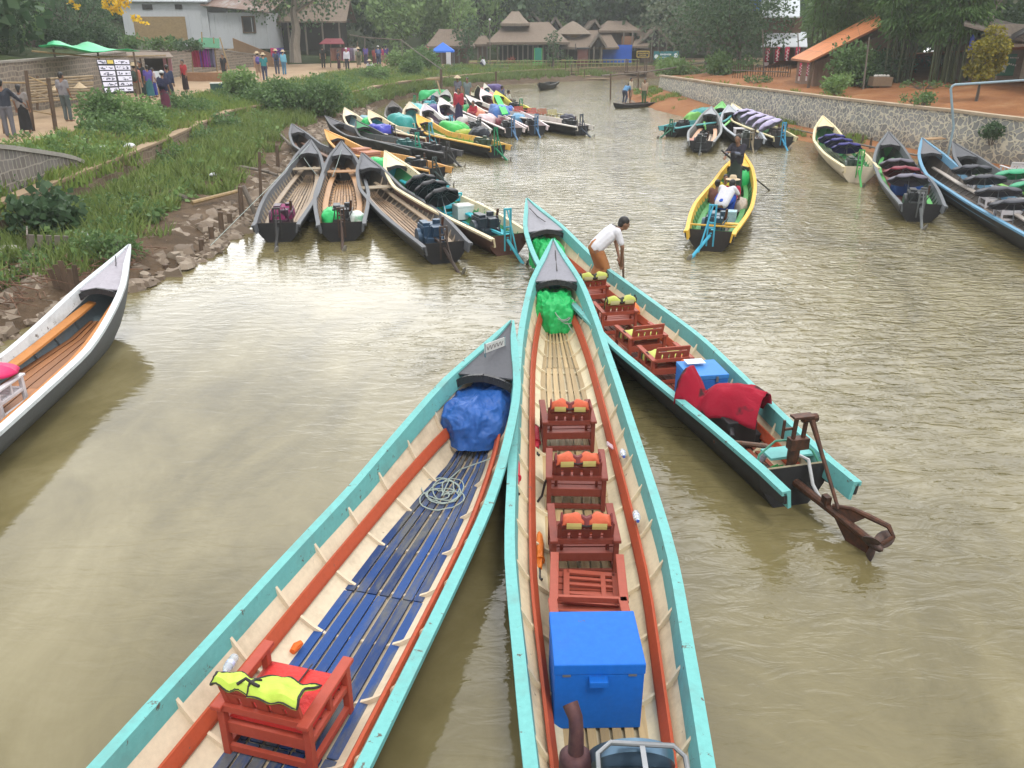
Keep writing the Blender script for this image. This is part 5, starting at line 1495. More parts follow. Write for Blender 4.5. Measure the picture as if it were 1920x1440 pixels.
# left shore stakes, planks and driftwood
SS = 'old stakes in the shallows of the left shore'
for k, (px, yb, yt) in enumerate(((397, 455, 425), (415, 440, 397), (432, 425, 400), (379, 470, 448), (452, 410, 350), (488, 395, 285), (521, 320, 272), (312, 506, 496), (646, 240, 206))):
    b_ = at(px, yb, 0); t_ = pixel_on_plane(px - 2, yt, b_.y)
    o = MB().tube([b_ - Vector((0, 0, .4)), t_], [.07, .06] if k != 5 else [.045, .04], 7).build('shore_stake', M_POST, None, True)
    tag(o, 'dark weathered stake standing at the stony left waterline', 'stake', SS)
for k, (a_, b_, z0, z1, r, lb) in enumerate((((360, 380), (455, 356), .35, .45, .06, 'brown log lying from the grass to the stakes by the first charcoal boat'), ((455, 348), (478, 400), .8, .1, .07, 'leaning plank beside the stern of the first charcoal boat'), ((278, 345), (348, 370), .42, .40, .06, 'dark beam lying in the lower grass'), ((525, 252), (560, 285), .5, .1, .05, 'thin pole leaning at the stony shore behind the charcoal boats'), ((485, 318), (520, 328), .3, .2, .05, 'short pale pole on the shore stones'), ((450, 312), (505, 322), .45, .3, .045, 'bamboo pole lying on the shore grass'))):
    p, q_ = at(*a_, z0), at(*b_, z1); o = MB().tube([p, p.lerp(q_, .5), q_], [r, r * .95, r * .85], 8).build('driftwood_pole', M_GREYWOOD if k != 0 else M_BAMBOO, None, True); tag(o, lb, 'pole')
bx = thing('broken_crate', 'broken wooden crate lying on the muddy left shore', 'crate', at(92, 470, .3)); bx.rotation_euler = (.1, .15, .5)
q = MB()
for i in range(5): q.box((-.3 + i * .15, -.25, .2), (.1, .03, .4)); q.box((-.37, -.2 + i * .12, .2), (.03, .09, .4))
q.box((0, 0, .02), (.76, .5, .03)); q.build('slats', M_GREYWOOD, bx)
fs = thing('plank_screen', 'dark brown upright planks propped on the shore behind the white boat', 'planks', at(126, 548, .15)); fs.scale = (.62, .62, .62); q = MB()
for i in range(5): q.box((i * .16 - .3, .02 * (i % 2), .35 + .06 * (i % 3)), (.14, .03, .7 + .12 * (i % 3)), (.1, .05 * (i - 2), .1))
q.build('planks', M_POST, fs)
# rubble, twigs, litter
rng = np.random.default_rng(17)
V_, F_ = [], []
icb = MB().ell((0, 0, 0), (1, 1, 1), 7, 5)
iv = np.array(icb.v)
rock_v, rock_f, oo = [], [], 0
for k in range(2300):
    s_ = .4 + 8.6 * rng.random(); i = min(int(s_ / 15 * (NL - 1)), NL - 1)
    vv = (rng.random() ** 1.8) * (.38 if s_ > 3 else .7)
    p = lerp(LW[i], LA[i], vv - .05); z = lerp(-.02, .3, min(1, vv * 1.5))
    if mnoise.noise((p[0] * .6, p[1] * .6, 6)) < -.15 and rng.random() < .5: continue
    sz = .05 + .17 * rng.random() ** 2.2
    sc = np.array([sz * (.8 + .7 * rng.random()), sz * (.8 + .7 * rng.random()), sz * (.5 + .4 * rng.random())])
    P = iv * (1 + .28 * rng.normal(size=(len(iv), 1))) * sc
    a = rng.random() * 6.28; c2, s2 = math.cos(a), math.sin(a)
    P = np.column_stack([P[:, 0] * c2 - P[:, 1] * s2, P[:, 0] * s2 + P[:, 1] * c2, P[:, 2]]) + np.array([p[0], p[1], z])
    rock_v += [tuple(x) for x in P]; rock_f += [tuple(j + oo for j in f) for f in icb.f]; oo += len(P)
mb = MB(); mb.v = rock_v; mb.f = rock_f


def rockmat():
    m, n, l, b = _nodes('shore_stone')
    geo = n.new('ShaderNodeNewGeometry')
    c = _ramp(n, l, geo.outputs['Random Per Island'], [(0, (0.13, 0.095, 0.065)), (.5, (0.24, 0.185, 0.135)), (1, (0.36, 0.30, 0.23))])
    f = _noise(n, l, _coord(n, l), 14, 6, .7)
    l.new(_mixc(n, l, f, _mixc(n, l, .5, c, (0.07, 0.05, 0.035)), c), b.inputs['Base Color']); b.inputs['Roughness'].default_value = .9
    _bump(n, l, f, b, .5, .02)
    return m


tag(mb.build('rubble', rockmat(), None, True, angle=25), kind='stuff')
tw = MB()
for k in range(900):
    s_ = .7 + 2.3 * rng.random(); i = int(s_ / 15 * (NL - 1)); p = lerp(LW[i], LA[i], .12 + .75 * rng.random()); a = rng.random() * 6.28; ln = .15 + .75 * rng.random() ** 1.5; z = .18 + .2 * rng.random()
    d_ = Vector((math.cos(a), math.sin(a), rng.normal() * .25)) * ln
    p = Vector((p[0], p[1], z)); tw.tube([p - d_ / 2, p + Vector((0, 0, .03)), p + d_ / 2], [.012, .01, .005], 4, False)
tag(tw.build('brushwood', wood((0.19, 0.10, 0.06), .9, (8, 8, 8))), kind='stuff')
LG = 'scraps of pale litter on the left bank'
for k, (px, py, z, s_) in enumerate(((187, 280, 1.15, .22), (243, 276, 1.1, .2), (54, 270, 1.25, .18), (270, 355, .45, .2), (277, 345, .45, .14), (70, 465, .35, .14), (15, 478, .3, .34), (150, 445, .35, .22), (400, 330, .4, .13), (256, 255, 1.1, .12))):
    p = at(px, py, z); mb = MB(); mb.ell((0, 0, .04), (s_, s_ * .7, s_ * .45), 9, 6)
    mb.v = [(x * (1 + .35 * mnoise.noise((x * 9, y * 9, zz_ * 9 + k))), y * (1 + .35 * mnoise.noise((y * 9, x * 9, k))), zz_) for x, y, zz_ in mb.v]
    o = mb.build('litter_scrap', cloth((0.58, 0.60, 0.62) if k != 6 else (0.45, 0.42, 0.38), .6, 12, .5), None, True); o.location = p; o.rotation_euler = (0, 0, k * 1.3)
    tag(o, ['crumpled pale plastic bag on the dry grass above the low wall', 'cream scrap of litter on the dry grass', 'pale blue scrap in the weeds behind the wing wall', 'white plastic bag among the lower weeds', 'small pale scrap beside the white plastic bag', 'white scrap beside the broken crate', 'pale stone-like bundle on the muddy shore', 'shredded white litter beside the broken crate', 'pale scrap in the shore grass', 'small white scrap by the bushes'][k], 'litter', LG)

# ------------------------------------------------------------------ boats
def pchip(xs, ys, x):
    xs = np.array(xs, float); ys = np.array(ys, float)
    h = np.diff(xs); dl = np.diff(ys) / h
    m = np.zeros_like(ys); m[0] = dl[0]; m[-1] = dl[-1]
    for i in range(1, len(xs) - 1):
        m[i] = 0 if dl[i - 1] * dl[i] <= 0 else 2 * dl[i - 1] * dl[i] / (dl[i - 1] + dl[i])
    i = int(min(max(np.searchsorted(xs, x) - 1, 0), len(xs) - 2))
    t = (x - xs[i]) / h[i]
    return float(ys[i] * (2 * t ** 3 - 3 * t ** 2 + 1) + h[i] * m[i] * (t ** 3 - 2 * t ** 2 + t) + ys[i + 1] * (-2 * t ** 3 + 3 * t ** 2) + h[i] * m[i + 1] * (t ** 3 - t ** 2))


BEAM_X = [0, .05, .14, .30, .49, .65, .78, .92, 1.0]
BEAM_N = [.015, .27, .64, .88, .96, 1.0, .87, .68, .60]
BEAM_Y = [.015, .26, .62, .87, .96, 1.0, .95, .84, .76]


class Hull:
    """Lines of a long slender canoe-like boat: y = 0 at the transom, y = L at the bow tip, water at z = 0."""
    def __init__(s, L, W, bow=1.05, mid=.46, stern=.44, draft=.13, bowlen=.31, beam=None):
        s.L, s.W, s.bow, s.mid, s.stern, s.draft, s.bowlen = L, W, bow, mid, stern, draft, bowlen
        s.by = beam or BEAM_Y

    def hw(s, y):
        d = min(max((s.L - y) / s.L, 0), 1.0)
        return s.W / 2 * pchip(BEAM_X, s.by, d)

    def gh(s, y):
        d = (s.L - y) / s.L
        z = s.mid + (s.bow - s.mid) * max(0, 1 - d / s.bowlen) ** 1.4
        return z + (s.stern - s.mid) * max(0, (d - .6) / .4) ** 2

    def kz(s, y):
        d = (s.L - y) / s.L
        k = -s.draft
        return k + (s.bow - .10 + s.draft) * max(0, 1 - d / .20) ** 2.3

    def sec(s, y, off=0.0):
        """Half section from the gunwale down to the keel as (x, z)."""
        w, g, k = s.hw(y), s.gh(y), s.kz(y)
        h = g - k
        P = [(w, g), (w * .935, g - .2 * h), (w * .84, g - .4 * h), (w * .71, k + .44 * h), (w * .58, k + .31 * h), (w * .43, k + .18 * h), (w * .26, k + .06 * h), (0, k)]
        if off:
            P = [(max(x - off, 0.0), min(z + off * (1 - x / max(w, 1e-4)) * 1.0 + (off * .2), g)) for x, z in P]
            P[0] = (max(w - off, 0), g)
        return P

    def iw(s, y, z, off=.035):
        P = s.sec(y, off)
        for (x0, z0), (x1, z1) in zip(P, P[1:]):
            if z1 <= z <= z0 and z0 > z1:
                t = (z0 - z) / (z0 - z1); return x0 + (x1 - x0) * t
        return P[0][0] if z > P[0][1] else 0.0


class Boat:
    pass


def boat(label, bow_px, stern_px, W=1.3, L=None, zb=1.05, zs=.44, group=None, gun=(0.16, 0.55, 0.55), lin=(0.62, 0.55, 0.40), strg=(0.33, 0.075, 0.035),
         floor=(0.42, 0.29, 0.13), deck=(0.17, 0.17, 0.19), hull=None, bulk=None, ribs=.46, planks=6, floormat=None, beam=None, deck_d=None, bench=None, ext=.3, xy=None, detail=2, ribcol=None, strz=.43, gw=.072, mid=.49, floor_z=.062):
    """One long boat from bow tip and stern pixels; parts are children of an Empty at the stern."""
    if xy: Bp, Sp = Vector((*xy[0], 0)), Vector((*xy[1], 0))
    else: Bp, Sp = at(*bow_px, zb), at(*stern_px, zs)
    Bp.z = Sp.z = 0
    d = Bp - Sp
    LL = d.length
    if L:                                              # the stern lies out of view: keep the bow, run the given length back
        Sp = Bp - d.normalized() * L; LL = L
    ang = math.atan2(-d.x, d.y)
    b = Boat()
    b.root = thing('longtail_boat', label, 'boat', Sp, ang, group)
    b.M = Matrix.Translation(Sp) @ Matrix.Rotation(ang, 4, 'Z')
    b.ang = ang
    H = b.H = Hull(LL, W, zb, mid, zs, beam=beam)
    b.L = LL
    nst = 34 if detail >= 2 else 20
    ys = [LL * (i / nst) for i in range(nst + 1)]
    ys += [LL * (1 - .012), LL * (1 - .028)]; ys = sorted(ys)
    mg = paint(gun, .5, .85, (0.13, 0.15, 0.13), chips=.5 if detail >= 2 else 0, key='g'); ml = paint(lin, .6, .85, (0.2, 0.15, 0.09), chips=.12); mh = hull or M_BLACKHULL
    # outer shell
    sh = MB(); rows = []
    for y in ys:
        P = H.sec(y); rows.append([(x, y, z) for x, z in P] + [(-x, y, z) for x, z in reversed(P[:-1])])
    sh.grid(rows)
    P = H.sec(0); sh.add([(x, 0, z) for x, z in P] + [(-x, 0, z) for x, z in reversed(P[:-1])], [tuple(range(2 * len(P) - 1))])
    for sg in (-1, 1):                                   # top strakes run on past the transom
        w0 = H.hw(0); g0 = H.gh(0)
        sh.add([(sg * w0, 0, g0), (sg * w0 * .93, 0, g0 - .22), (sg * w0 * .95, -ext, g0 - .12), (sg * w0 * .99, -ext, g0),
                (sg * (w0 - .03), 0, g0), (sg * (w0 * .93 - .03), 0, g0 - .22), (sg * (w0 * .95 - .03), -ext, g0 - .12), (sg * (w0 * .99 - .03), -ext, g0)],
               [(0, 1, 2, 3), (7, 6, 5, 4), (1, 5, 6, 2), (3, 2, 6, 7)])
    sh.build('hull', mh, b.root, True)
    # lining
    li = MB(); rows = []
    yd = LL - (deck_d or .118 * LL) * .55
    for y in [q for q in ys if q < yd] + [yd]:
        P = [(x, max(z, .016)) for x, z in H.sec(y, .035)]; rows.append([(x, y, z - .004 * (i == 0)) for i, (x, z) in enumerate(P)] + [(-x, y, z - .004 * (i == 0)) for i, (x, z) in reversed(list(enumerate(P[:-1])))])
    rows[0] = [(x, .03, z) for x, y, z in rows[0]]
    li.grid(rows, True)
    P = H.sec(0, .035); li.add([(x, .032, z) for x, z in P] + [(-x, .032, z) for x, z in reversed(P[:-1])], [tuple(range(2 * len(P) - 1))])
    lo = li.build('lining', ml, b.root, True)
    # bulkhead under the foredeck
    bl = MB(); P = H.sec(yd, .037)
    bl.add([(x, yd - .003, z - .03) for x, z in P] + [(-x, yd - .003, z - .03) for x, z in reversed(P[:-1])], [tuple(range(2 * len(P) - 1))])
    bl.build('bulkhead', paint(bulk or (0.03, 0.03, 0.032), .6), b.root)
    # gunwales: a flat top plank and an inner face board
    for sg in (-1, 1):
        g = MB(); rows = []
        for y in [-ext] + ys:
            yy = max(y, 0); w, z = H.hw(yy), H.gh(yy)
            t = min(1, w / .16)
            wi = max(w - gw * t, 0.004)
            rows.append([(sg * (w + .016), y, z - .028), (sg * (w + .016), y, z + .018), (sg * wi, y, z + .026), (sg * max(wi - .03 * t, .002), y, z - .145 * t - .02), (sg * max(wi + .004, .003), y, z - .155 * t - .02), (sg * min(wi + .03, w), y, z - .028)])
        g.loft(rows); g.build('gunwale', mg, b.root, smooth=True, angle=25)
    # foredeck with a dark beam along its after edge
    dd = deck_d or .118 * LL
    fd = MB(); rows = []
    for i in range(9):
        y = LL - dd * (1 - i / 8) - (.03 if i == 8 else 0); w = max(H.hw(y) - gw * min(1, H.hw(y) / .16) * .8, .006); z = H.gh(y)
        rows.append([(w * q, y - (.05 * (1 - q * q) if i == 0 else 0), z - .012 + .045 * (1 - abs(q)) * min(1, w * 4)) for q in (-1, -.6, -.25, 0, .25, .6, 1)])
    fd.grid(rows)
    fd.build('foredeck', paint(deck, .6, .45, (0.10, 0.1, 0.1), key='d'), b.root, solid=.02)
    db = MB(); y = LL - dd; w = H.hw(y) - .05; z = H.gh(y)
    pts = [(q * w, y - .05 * (1 - q * q) - .03, z - .035 + .045 * (1 - abs(q)) - .10 * abs(q) ** 3) for q in np.linspace(-1, 1, 13)]
    for p, q in zip(pts, pts[1:]): db.bar(p, q, .05, .085)
    db.build('deck_beam', M_DARK, b.root)
    # ribs
    if ribs and detail >= 1:
        mr = paint(ribcol or tuple(min(1, c * 1.05) for c in lin), .6, .4, (0.25, 0.2, 0.13), key='r')
        y = .45
        while y < LL - dd - .1:
            rb = MB(); P = [(x, max(z, .018)) for x, z in H.sec(y, .036)]; Q = [(x, max(z, .043)) for x, z in H.sec(y, .064)]
            for sg in (-1, 1):
                rb.loft([[(sg * x, y - .017, z - .03 * (i == 0)), (sg * x, y + .017, z - .03 * (i == 0)), (sg * x2, y + .013, z2 - .03 * (i == 0)), (sg * x2, y - .013, z2 - .03 * (i == 0))] for i, ((x, z), (x2, z2)) in enumerate(zip(P, Q))])
            rb.build('rib', mr, lo)
            y += ribs
    # side stringers (narrow benches)
    fz = b.fz = floor_z
    if strg:
        for sg in (-1, 1):
            s_ = MB(); rows = []
            y1 = LL - dd * .95
            bw = bench or .042
            for i in range(25):
                y = .12 + (y1 - .12) * i / 24; zz = fz + (H.gh(y) - fz) * strz; x = H.iw(y, zz, .066)
                k_ = min(1, x / .3)
                rows.append([(sg * x, y, zz - .03), (sg * x, y, zz + .03), (sg * (x - .022), y, zz + .036), (sg * (x - .022 - bw * k_), y, zz + (-.045 if not bench else .02)), (sg * (x - .027 - bw * k_), y, zz - (.07 if not bench else .012))])
            s_.loft(rows); s_.build('side_plank', paint(strg, .5, .4, (0.16, 0.06, 0.04), chips=.3, key='s'), b.root)
    # floor boards
    fb = MB()
    y0, y1 = .1, LL - dd * 1.05
    cuts = [y0]; k = 0
    while cuts[-1] < y1 - 1.3:
        cuts.append(cuts[-1] + 1.55 + .55 * rnd.random())
    cuts[-1] = y1
    hwf = lambda y: max(min(H.iw(y, fz + .015 + max(0, H.kz(y) + H.draft) * .9), H.W * (.36 if floor_z < .1 else .42)) - .012, .02)
    fzz = lambda y: fz + max(0, H.kz(y) + H.draft) * .85
    for j in range(planks):
        a0, a1 = -1 + 2 * j / planks, -1 + 2 * (j + 1) / planks
        for ya, yb in zip(cuts, cuts[1:]):
            rows = []
            jj = .006 * rnd.random(); jt = rnd.uniform(-.008, .008)
            for i in range(5):
                y = ya + .008 + (yb - ya - .016) * i / 4; w = hwf(y); gap = .012 if detail >= 2 else .012; z = fzz(y) + jj
                xa, xb = a0 * w + gap + jt, a1 * w - gap + jt
                rows.append([(xa, y, z - .016), (xb, y, z - .016), (xb, y, z), (xa, y, z)])
            fb.loft(rows)
    fb.build('floorboards', floormat or wood(floor, .65, (16, 1.2, 16), .6), b.root)
    b.fzz = fzz
    return b


def bp(b, d, x=0.0, z=None, up=0.0):
    """World point on a boat: d metres aft of the bow tip, x to starboard, z above the water (default the floor)."""
    y = b.L - d
    zz = b.fzz(y) if z is None else z
    return b.M @ Vector((x, y, zz + up))


# ------------------------------------------------------------------ engines (parts of their boat)
def engine(b, col=(0.03, 0.05, 0.08), frame=(0.05, 0.04, 0.035), ypos=.95, lift=0.0, big=True, stand_h=.78, x=0.0, cover=None, swing=0.0):
    H = b.H; fz = b.fz; g = H.gh(0)
    mc = plain(col, .45, .3); mf = paint(frame, .5, .5)
    e = MB()
    e.box((x, ypos, fz + .19), (.40, .80, .26)); e.box((x - .03, ypos + .08, fz + .42), (.34, .52, .22)); e.box((x + .08, ypos - .2, fz + .44), (.2, .26, .2)); e.box((x - .1, ypos + .1, fz + .55), (.16, .36, .08))
    e.box((x, ypos, fz + .03), (.5, 1.0, .05))
    for k_ in range(5): e.box((x - .21, ypos - .1 + k_ * .09, fz + .4), (.03, .03, .2))
    e.tube([(x + .2, ypos + .35, fz + .3), (x + .26, ypos + .1, fz + .5), (x + .24, ypos - .3, fz + .48), (x + .12, ypos - .45, fz + .3)], .016, 6); e.tube([(x - .2, ypos - .38, fz + .25), (x - .12, ypos - .42, fz + .62), (x + .12, ypos - .42, fz + .62), (x + .2, ypos - .38, fz + .25)], .016, 6)
    eo = e.build('engine', mc, b.root, bevel=.012)
    k = MB(); k.lathe([(.02, -.05), (.19, -.05), (.2, 0), (.19, .05), (.02, .05)], 18, Matrix.Translation((x - .25, ypos + .05, fz + .27)) @ Matrix.Rotation(R(90), 4, 'Y')); k.build('flywheel', mc, eo, True)
    k = MB(); k.lathe([(.03, 0), (.085, .01), (.085, .2), (.03, .21)], 14, Matrix.Translation((x + .16, ypos + .1, fz + .42))); k.build('air_filter', mc, eo, True)
    k = MB(); k.tube([(x + .1, ypos - .1, fz + .4), (x + .22, ypos - .14, fz + .5), (x + .24, ypos - .16, fz + .72)], .03, 8); k.build('exhaust_pipe', M_RUST, eo, True)
    s = MB()
    s.bar((x - .07, .02, g - .35), (x - .07, .0, g + stand_h - .44), .035, .04); s.bar((x + .07, .02, g - .35), (x + .07, 0, g + stand_h - .44), .035, .04)
    for zz in (.05, .16, stand_h - .46): s.bar((x - .07, .01, g + zz), (x + .07, .01, g + zz), .035, .035)
    s.bar((x, .02, g + stand_h - .46), (x + swing * .5, -.5, .08 + lift * .5), .025, .03)
    s.bar((x, ypos - .3, fz + .3), (x, 0, g - .05), .05, .05)
    s.build('drive_stand', mf, b.root)
    t = MB(); e0 = Vector((x, .05, g - .1)); e1 = Vector((x + swing, -.85, -.06 + lift))
    t.tube([e0, e1], .035, 8)
    f1 = e0.lerp(e1, .62)
    t.add([f1 + Vector((0, 0, -.02)), e1 + Vector((0, .1, -.02)), e1 + Vector((0, .02, -.34)), f1 + Vector((.012, 0, -.02)), e1 + Vector((.012, .1, -.02)), e1 + Vector((.012, .02, -.34))], [(0, 1, 2), (5, 4, 3), (0, 3, 4, 1), (1, 4, 5, 2), (2, 5, 3, 0)])
    to = t.build('tail_shaft', mf, b.root, True)
    p = MB()
    for q in range(3):
        a = q * 2.094 + .4
        p.ell((0, 0, 0), (.055, .012, .11), 8, 6, Matrix.Translation(e1 + Vector((0, -.04, 0))) @ Matrix.Rotation(a, 4, 'Y') @ Matrix.Translation((0, 0, .1)) @ Matrix.Rotation(.5, 4, 'Z'))
    p.lathe([(.04, -.06), (.045, .02), (.01, .07)], 10, Matrix.Translation(e1) @ Matrix.Rotation(R(90), 4, 'X'))
    p.build('propeller', plain((0.35, 0.34, 0.33), .35, .8), to, True)


TURQ = (0.135, 0.40, 0.385)
CREAM = (0.66, 0.58, 0.40)
NEAR = 'turquoise-edged boats moored in the foreground'
BLUEFLOOR = worn_floor()

B1 = boat('turquoise-edged boat with blue slatted floor and a blue tarpaulin under its dark foredeck', (960, 603), (432, 1440), 1.60, 11.5, 1.08, .49, NEAR, TURQ, (0.62, 0.52, 0.38), (0.42, 0.075, 0.03), deck=(0.085, 0.088, 0.10), floormat=BLUEFLOOR, planks=7, deck_d=1.2, ribs=.62)
B2 = boat('central turquoise-edged boat with pale wooden floor, a row of chairs and a blue chest', (1037, 450), (1160, 1440), 1.40, 12.6, 1.1, .46, NEAR, TURQ, CREAM, (0.40, 0.07, 0.028), (0.50, 0.36, 0.18), (0.22, 0.22, 0.25), planks=7, bulk=(0.12, 0.42, 0.42), deck_d=1.5, ribs=.62, beam=BEAM_N)
B3 = boat('turquoise-edged boat with black outer hull, red seats and a long rusty propeller tail', (988, 373), (1494, 874), 1.36, None, 1.12, .46, NEAR, TURQ, CREAM, (0.40, 0.07, 0.028), (0.34, 0.10, 0.06), (0.27, 0.27, 0.30), bulk=(0.12, 0.42, 0.42), deck_d=1.5, ribs=.62, beam=BEAM_N, ext=.45)
B4 = boat('white and grey boat at the left edge with orange planks and pink umbrellas', (243, 460), (-40, 765), 1.26, 11.0, 1.15, .46, None, (0.62, 0.66, 0.68), (0.20, 0.26, 0.29), (0.46, 0.19, 0.05), (0.38, 0.16, 0.06), (0.36, 0.34, 0.38), hull=paint((0.13, 0.14, 0.15), .55, .5, chips=.3), ribs=.55, deck_d=1.4, bench=.12, ribcol=(0.17, 0.22, 0.25), planks=6, strz=.56, floor_z=.25)
GREY = (0.10, 0.105, 0.115)
MID = 'boats moored side by side along the left bank'
M1 = boat('charcoal boat with weathered brown floor nearest the stony left shore', (582, 262), (520, 418), 1.36, None, 1.1, .44, MID, GREY, (0.10, 0.08, 0.065), (0.30, 0.23, 0.16), (0.36, 0.25, 0.15), (0.14, 0.145, 0.16), ribs=.42, bench=.10, ribcol=(0.34, 0.28, 0.21), detail=2, planks=8)
M2 = boat('charcoal boat with orange brown floor and a green sack at its stern', (640, 265), (640, 417), 1.42, None, 1.1, .44, MID, GREY, (0.10, 0.07, 0.05), (0.42, 0.24, 0.12), (0.46, 0.26, 0.12), (0.14, 0.145, 0.16), ribs=.42, bench=.12, ribcol=(0.38, 0.26, 0.16), planks=8)
M3 = boat('charcoal boat with bare brown floor and a dark blue engine at its stern', (679, 287), (832, 455), 1.36, None, 1.1, .44, MID, GREY, (0.09, 0.075, 0.06), (0.34, 0.26, 0.18), (0.38, 0.25, 0.15), (0.14, 0.145, 0.16), ribs=.42, bench=.10, ribcol=(0.40, 0.32, 0.24), planks=8)
M4 = boat('cream-edged boat with bright turquoise interior and three black umbrellas', (722, 283), (952, 440), 1.34, None, 1.12, .44, MID, (0.66, 0.56, 0.36), (0.05, 0.26, 0.10), (0.04, 0.44, 0.52), (0.05, 0.40, 0.48), (0.66, 0.58, 0.42), bulk=(0.04, 0.34, 0.46), hull=paint((0.10, 0.05, 0.04), .5, .6), ribs=.42, bench=.12)
M5 = boat('small charcoal boat half hidden behind the first charcoal boat', (547, 232), (622, 300), 1.2, 8.5, 1.0, .42, MID, GREY, (0.08, 0.06, 0.05), (0.22, 0.13, 0.09), (0.24, 0.13, 0.09), (0.11, 0.11, 0.12), ribs=.42, bench=.1)
M6 = boat('orange-bowed boat carrying brown crates', (609, 243), (815, 315), 1.3, None, 1.05, .44, MID, (0.62, 0.33, 0.10), (0.30, 0.16, 0.06), (0.52, 0.24, 0.07), (0.12, 0.30, 0.08), (0.60, 0.30, 0.08), bulk=(0.45, 0.2, 0.05), ribs=.45, bench=.12)
M7 = boat('dark boat with an orange seat behind the orange-bowed boat', (609, 217), (675, 256), 1.2, 8.5, 1.05, .44, MID, (0.09, 0.09, 0.095), (0.12, 0.09, 0.07), (0.30, 0.2, 0.12), (0.3, 0.2, 0.12), (0.10, 0.10, 0.11), bulk=(0.5, 0.2, 0.04), ribs=.45)
M8 = boat('cream-bowed boat with pale blue planks behind the dark green one', (646, 202), (738, 250), 1.25, None, 1.1, .44, MID, (0.70, 0.60, 0.42), (0.28, 0.42, 0.48), (0.20, 0.42, 0.52), (0.10, 0.26, 0.30), (0.68, 0.62, 0.5), bulk=(0.05, 0.06, 0.07), ribs=.45)
M8b = boat('dark hulled boat with green bow lining and a violet blue tarpaulin', (668, 226), (783, 278), 1.3, None, .95, .44, MID, (0.035, 0.04, 0.04), (0.04, 0.28, 0.08), (0.05, 0.2, 0.12), (0.08, 0.12, 0.10), (0.05, 0.22, 0.10), bulk=(0.04, 0.34, 0.08), ribs=.45)
M9 = boat('cream-bowed boat with sky blue interior and a teal tarpaulin', (691, 206), (808, 256), 1.3, None, 1.1, .44, MID, (0.70, 0.58, 0.38), (0.04, 0.36, 0.42), (0.06, 0.46, 0.52), (0.05, 0.34, 0.38), (0.70, 0.56, 0.36), bulk=(0.05, 0.38, 0.52), ribs=.45, hull=paint((0.12, 0.045, 0.035), .5, .6))
M10 = boat('weathered dark boat drawn up behind the cream-bowed boats', (735, 189), (754, 226), 1.25, None, 1.05, .44, MID, (0.13, 0.12, 0.11), (0.10, 0.10, 0.09), (0.24, 0.22, 0.19), (0.2, 0.2, 0.18), (0.13, 0.12, 0.115), ribs=.45)
M11 = boat('cream-rimmed boat filled with turquoise tarpaulins', (768, 191), (792, 230), 1.3, None, 1.1, .44, MID, (0.66, 0.56, 0.4), (0.06, 0.32, 0.32), None, (0.06, 0.34, 0.34), (0.6, 0.56, 0.46), bulk=(0.06, 0.36, 0.36), ribs=None)
M12 = boat('yellow-orange-bowed boat with a bright green covered load', (781, 214), (930, 273), 1.32, None, 1.1, .44, MID, (0.72, 0.42, 0.09), (0.16, 0.32, 0.05), (0.28, 0.42, 0.10), (0.38, 0.22, 0.08), (0.70, 0.36, 0.06), bulk=(0.2, 0.34, 0.05), ribs=.45)
FARG = 'boats crowded in the far part of the left mooring'
WHT = (0.66, 0.63, 0.60)
F1 = boat('white-rimmed boat with purple tarpaulin left of the people in red', (796, 194), (846, 238), 1.3, None, 1.1, .42, FARG, WHT, (0.14, 0.10, 0.14), (0.3, 0.25, 0.32), (0.2, 0.15, 0.14), (0.5, 0.46, 0.5), detail=1, ribs=None)
F2 = boat('white-rimmed boat with people in red standing at its stern', (826, 183), (899, 242), 1.3, None, 1.1, .42, FARG, WHT, (0.09, 0.08, 0.10), (0.3, 0.1, 0.1), (0.2, 0.12, 0.1), (0.55, 0.52, 0.5), detail=1, ribs=None)
F3 = boat('white-rimmed boat with orange load and the blue tarpaulin', (853, 173), (962, 240), 1.35, None, 1.1, .42, FARG, (0.70, 0.60, 0.58), (0.14, 0.08, 0.09), (0.4, 0.2, 0.15), (0.3, 0.2, 0.16), (0.55, 0.5, 0.5), detail=1, ribs=None)
F4 = boat('pink-rimmed boat with the long green plank across it', (902, 166), (1006, 236), 1.35, None, 1.1, .42, FARG, (0.70, 0.58, 0.58), (0.16, 0.05, 0.06), (0.5, 0.25, 0.2), (0.4, 0.18, 0.13), (0.6, 0.52, 0.52), detail=1, ribs=None)
F5 = boat('dark-hulled boat with white rim and red chairs lying outermost in the far row', (873, 178), (1090, 236), 1.3, None, 1.1, .42, FARG, (0.70, 0.66, 0.6), (0.18, 0.07, 0.06), (0.45, 0.2, 0.18), (0.36, 0.15, 0.12), (0.6, 0.5, 0.5), detail=1, ribs=None)
F6 = boat('yellow-bowed boat behind the pink-rimmed boat', (930, 170), (977, 203), 1.3, None, 1.1, .42, FARG, (0.70, 0.62, 0.10), (0.5, 0.44, 0.1), (0.4, 0.3, 0.1), (0.35, 0.25, 0.1), (0.68, 0.62, 0.14), detail=1, ribs=None)
F7 = boat('turquoise-lined cream boat at the head of the far mooring', (875, 157), (892, 178), 1.5, None, 1.1, .42, FARG, (0.70, 0.64, 0.48), (0.08, 0.36, 0.36), None, (0.1, 0.34, 0.33), (0.3, 0.52, 0.5), bulk=(.08, .38, .38), detail=1, ribs=None)
F8 = boat('small turquoise-lined cream boat between two larger ones', (896, 160), (910, 180), 1.1, None, 1.1, .42, FARG, (0.70, 0.64, 0.48), (0.08, 0.36, 0.36), None, (0.1, 0.34, 0.33), (0.3, 0.52, 0.5), bulk=(.08, .38, .38), detail=1, ribs=None)
F9 = boat('sky blue-lined white boat farthest right at the head of the mooring', (908, 156), (940, 178), 1.35, None, 1.1, .42, FARG, (0.68, 0.66, 0.54), (0.08, 0.36, 0.44), None, (0.14, 0.2, 0.4), (0.62, 0.62, 0.56), bulk=(.1, .4, .5), detail=1, ribs=None)
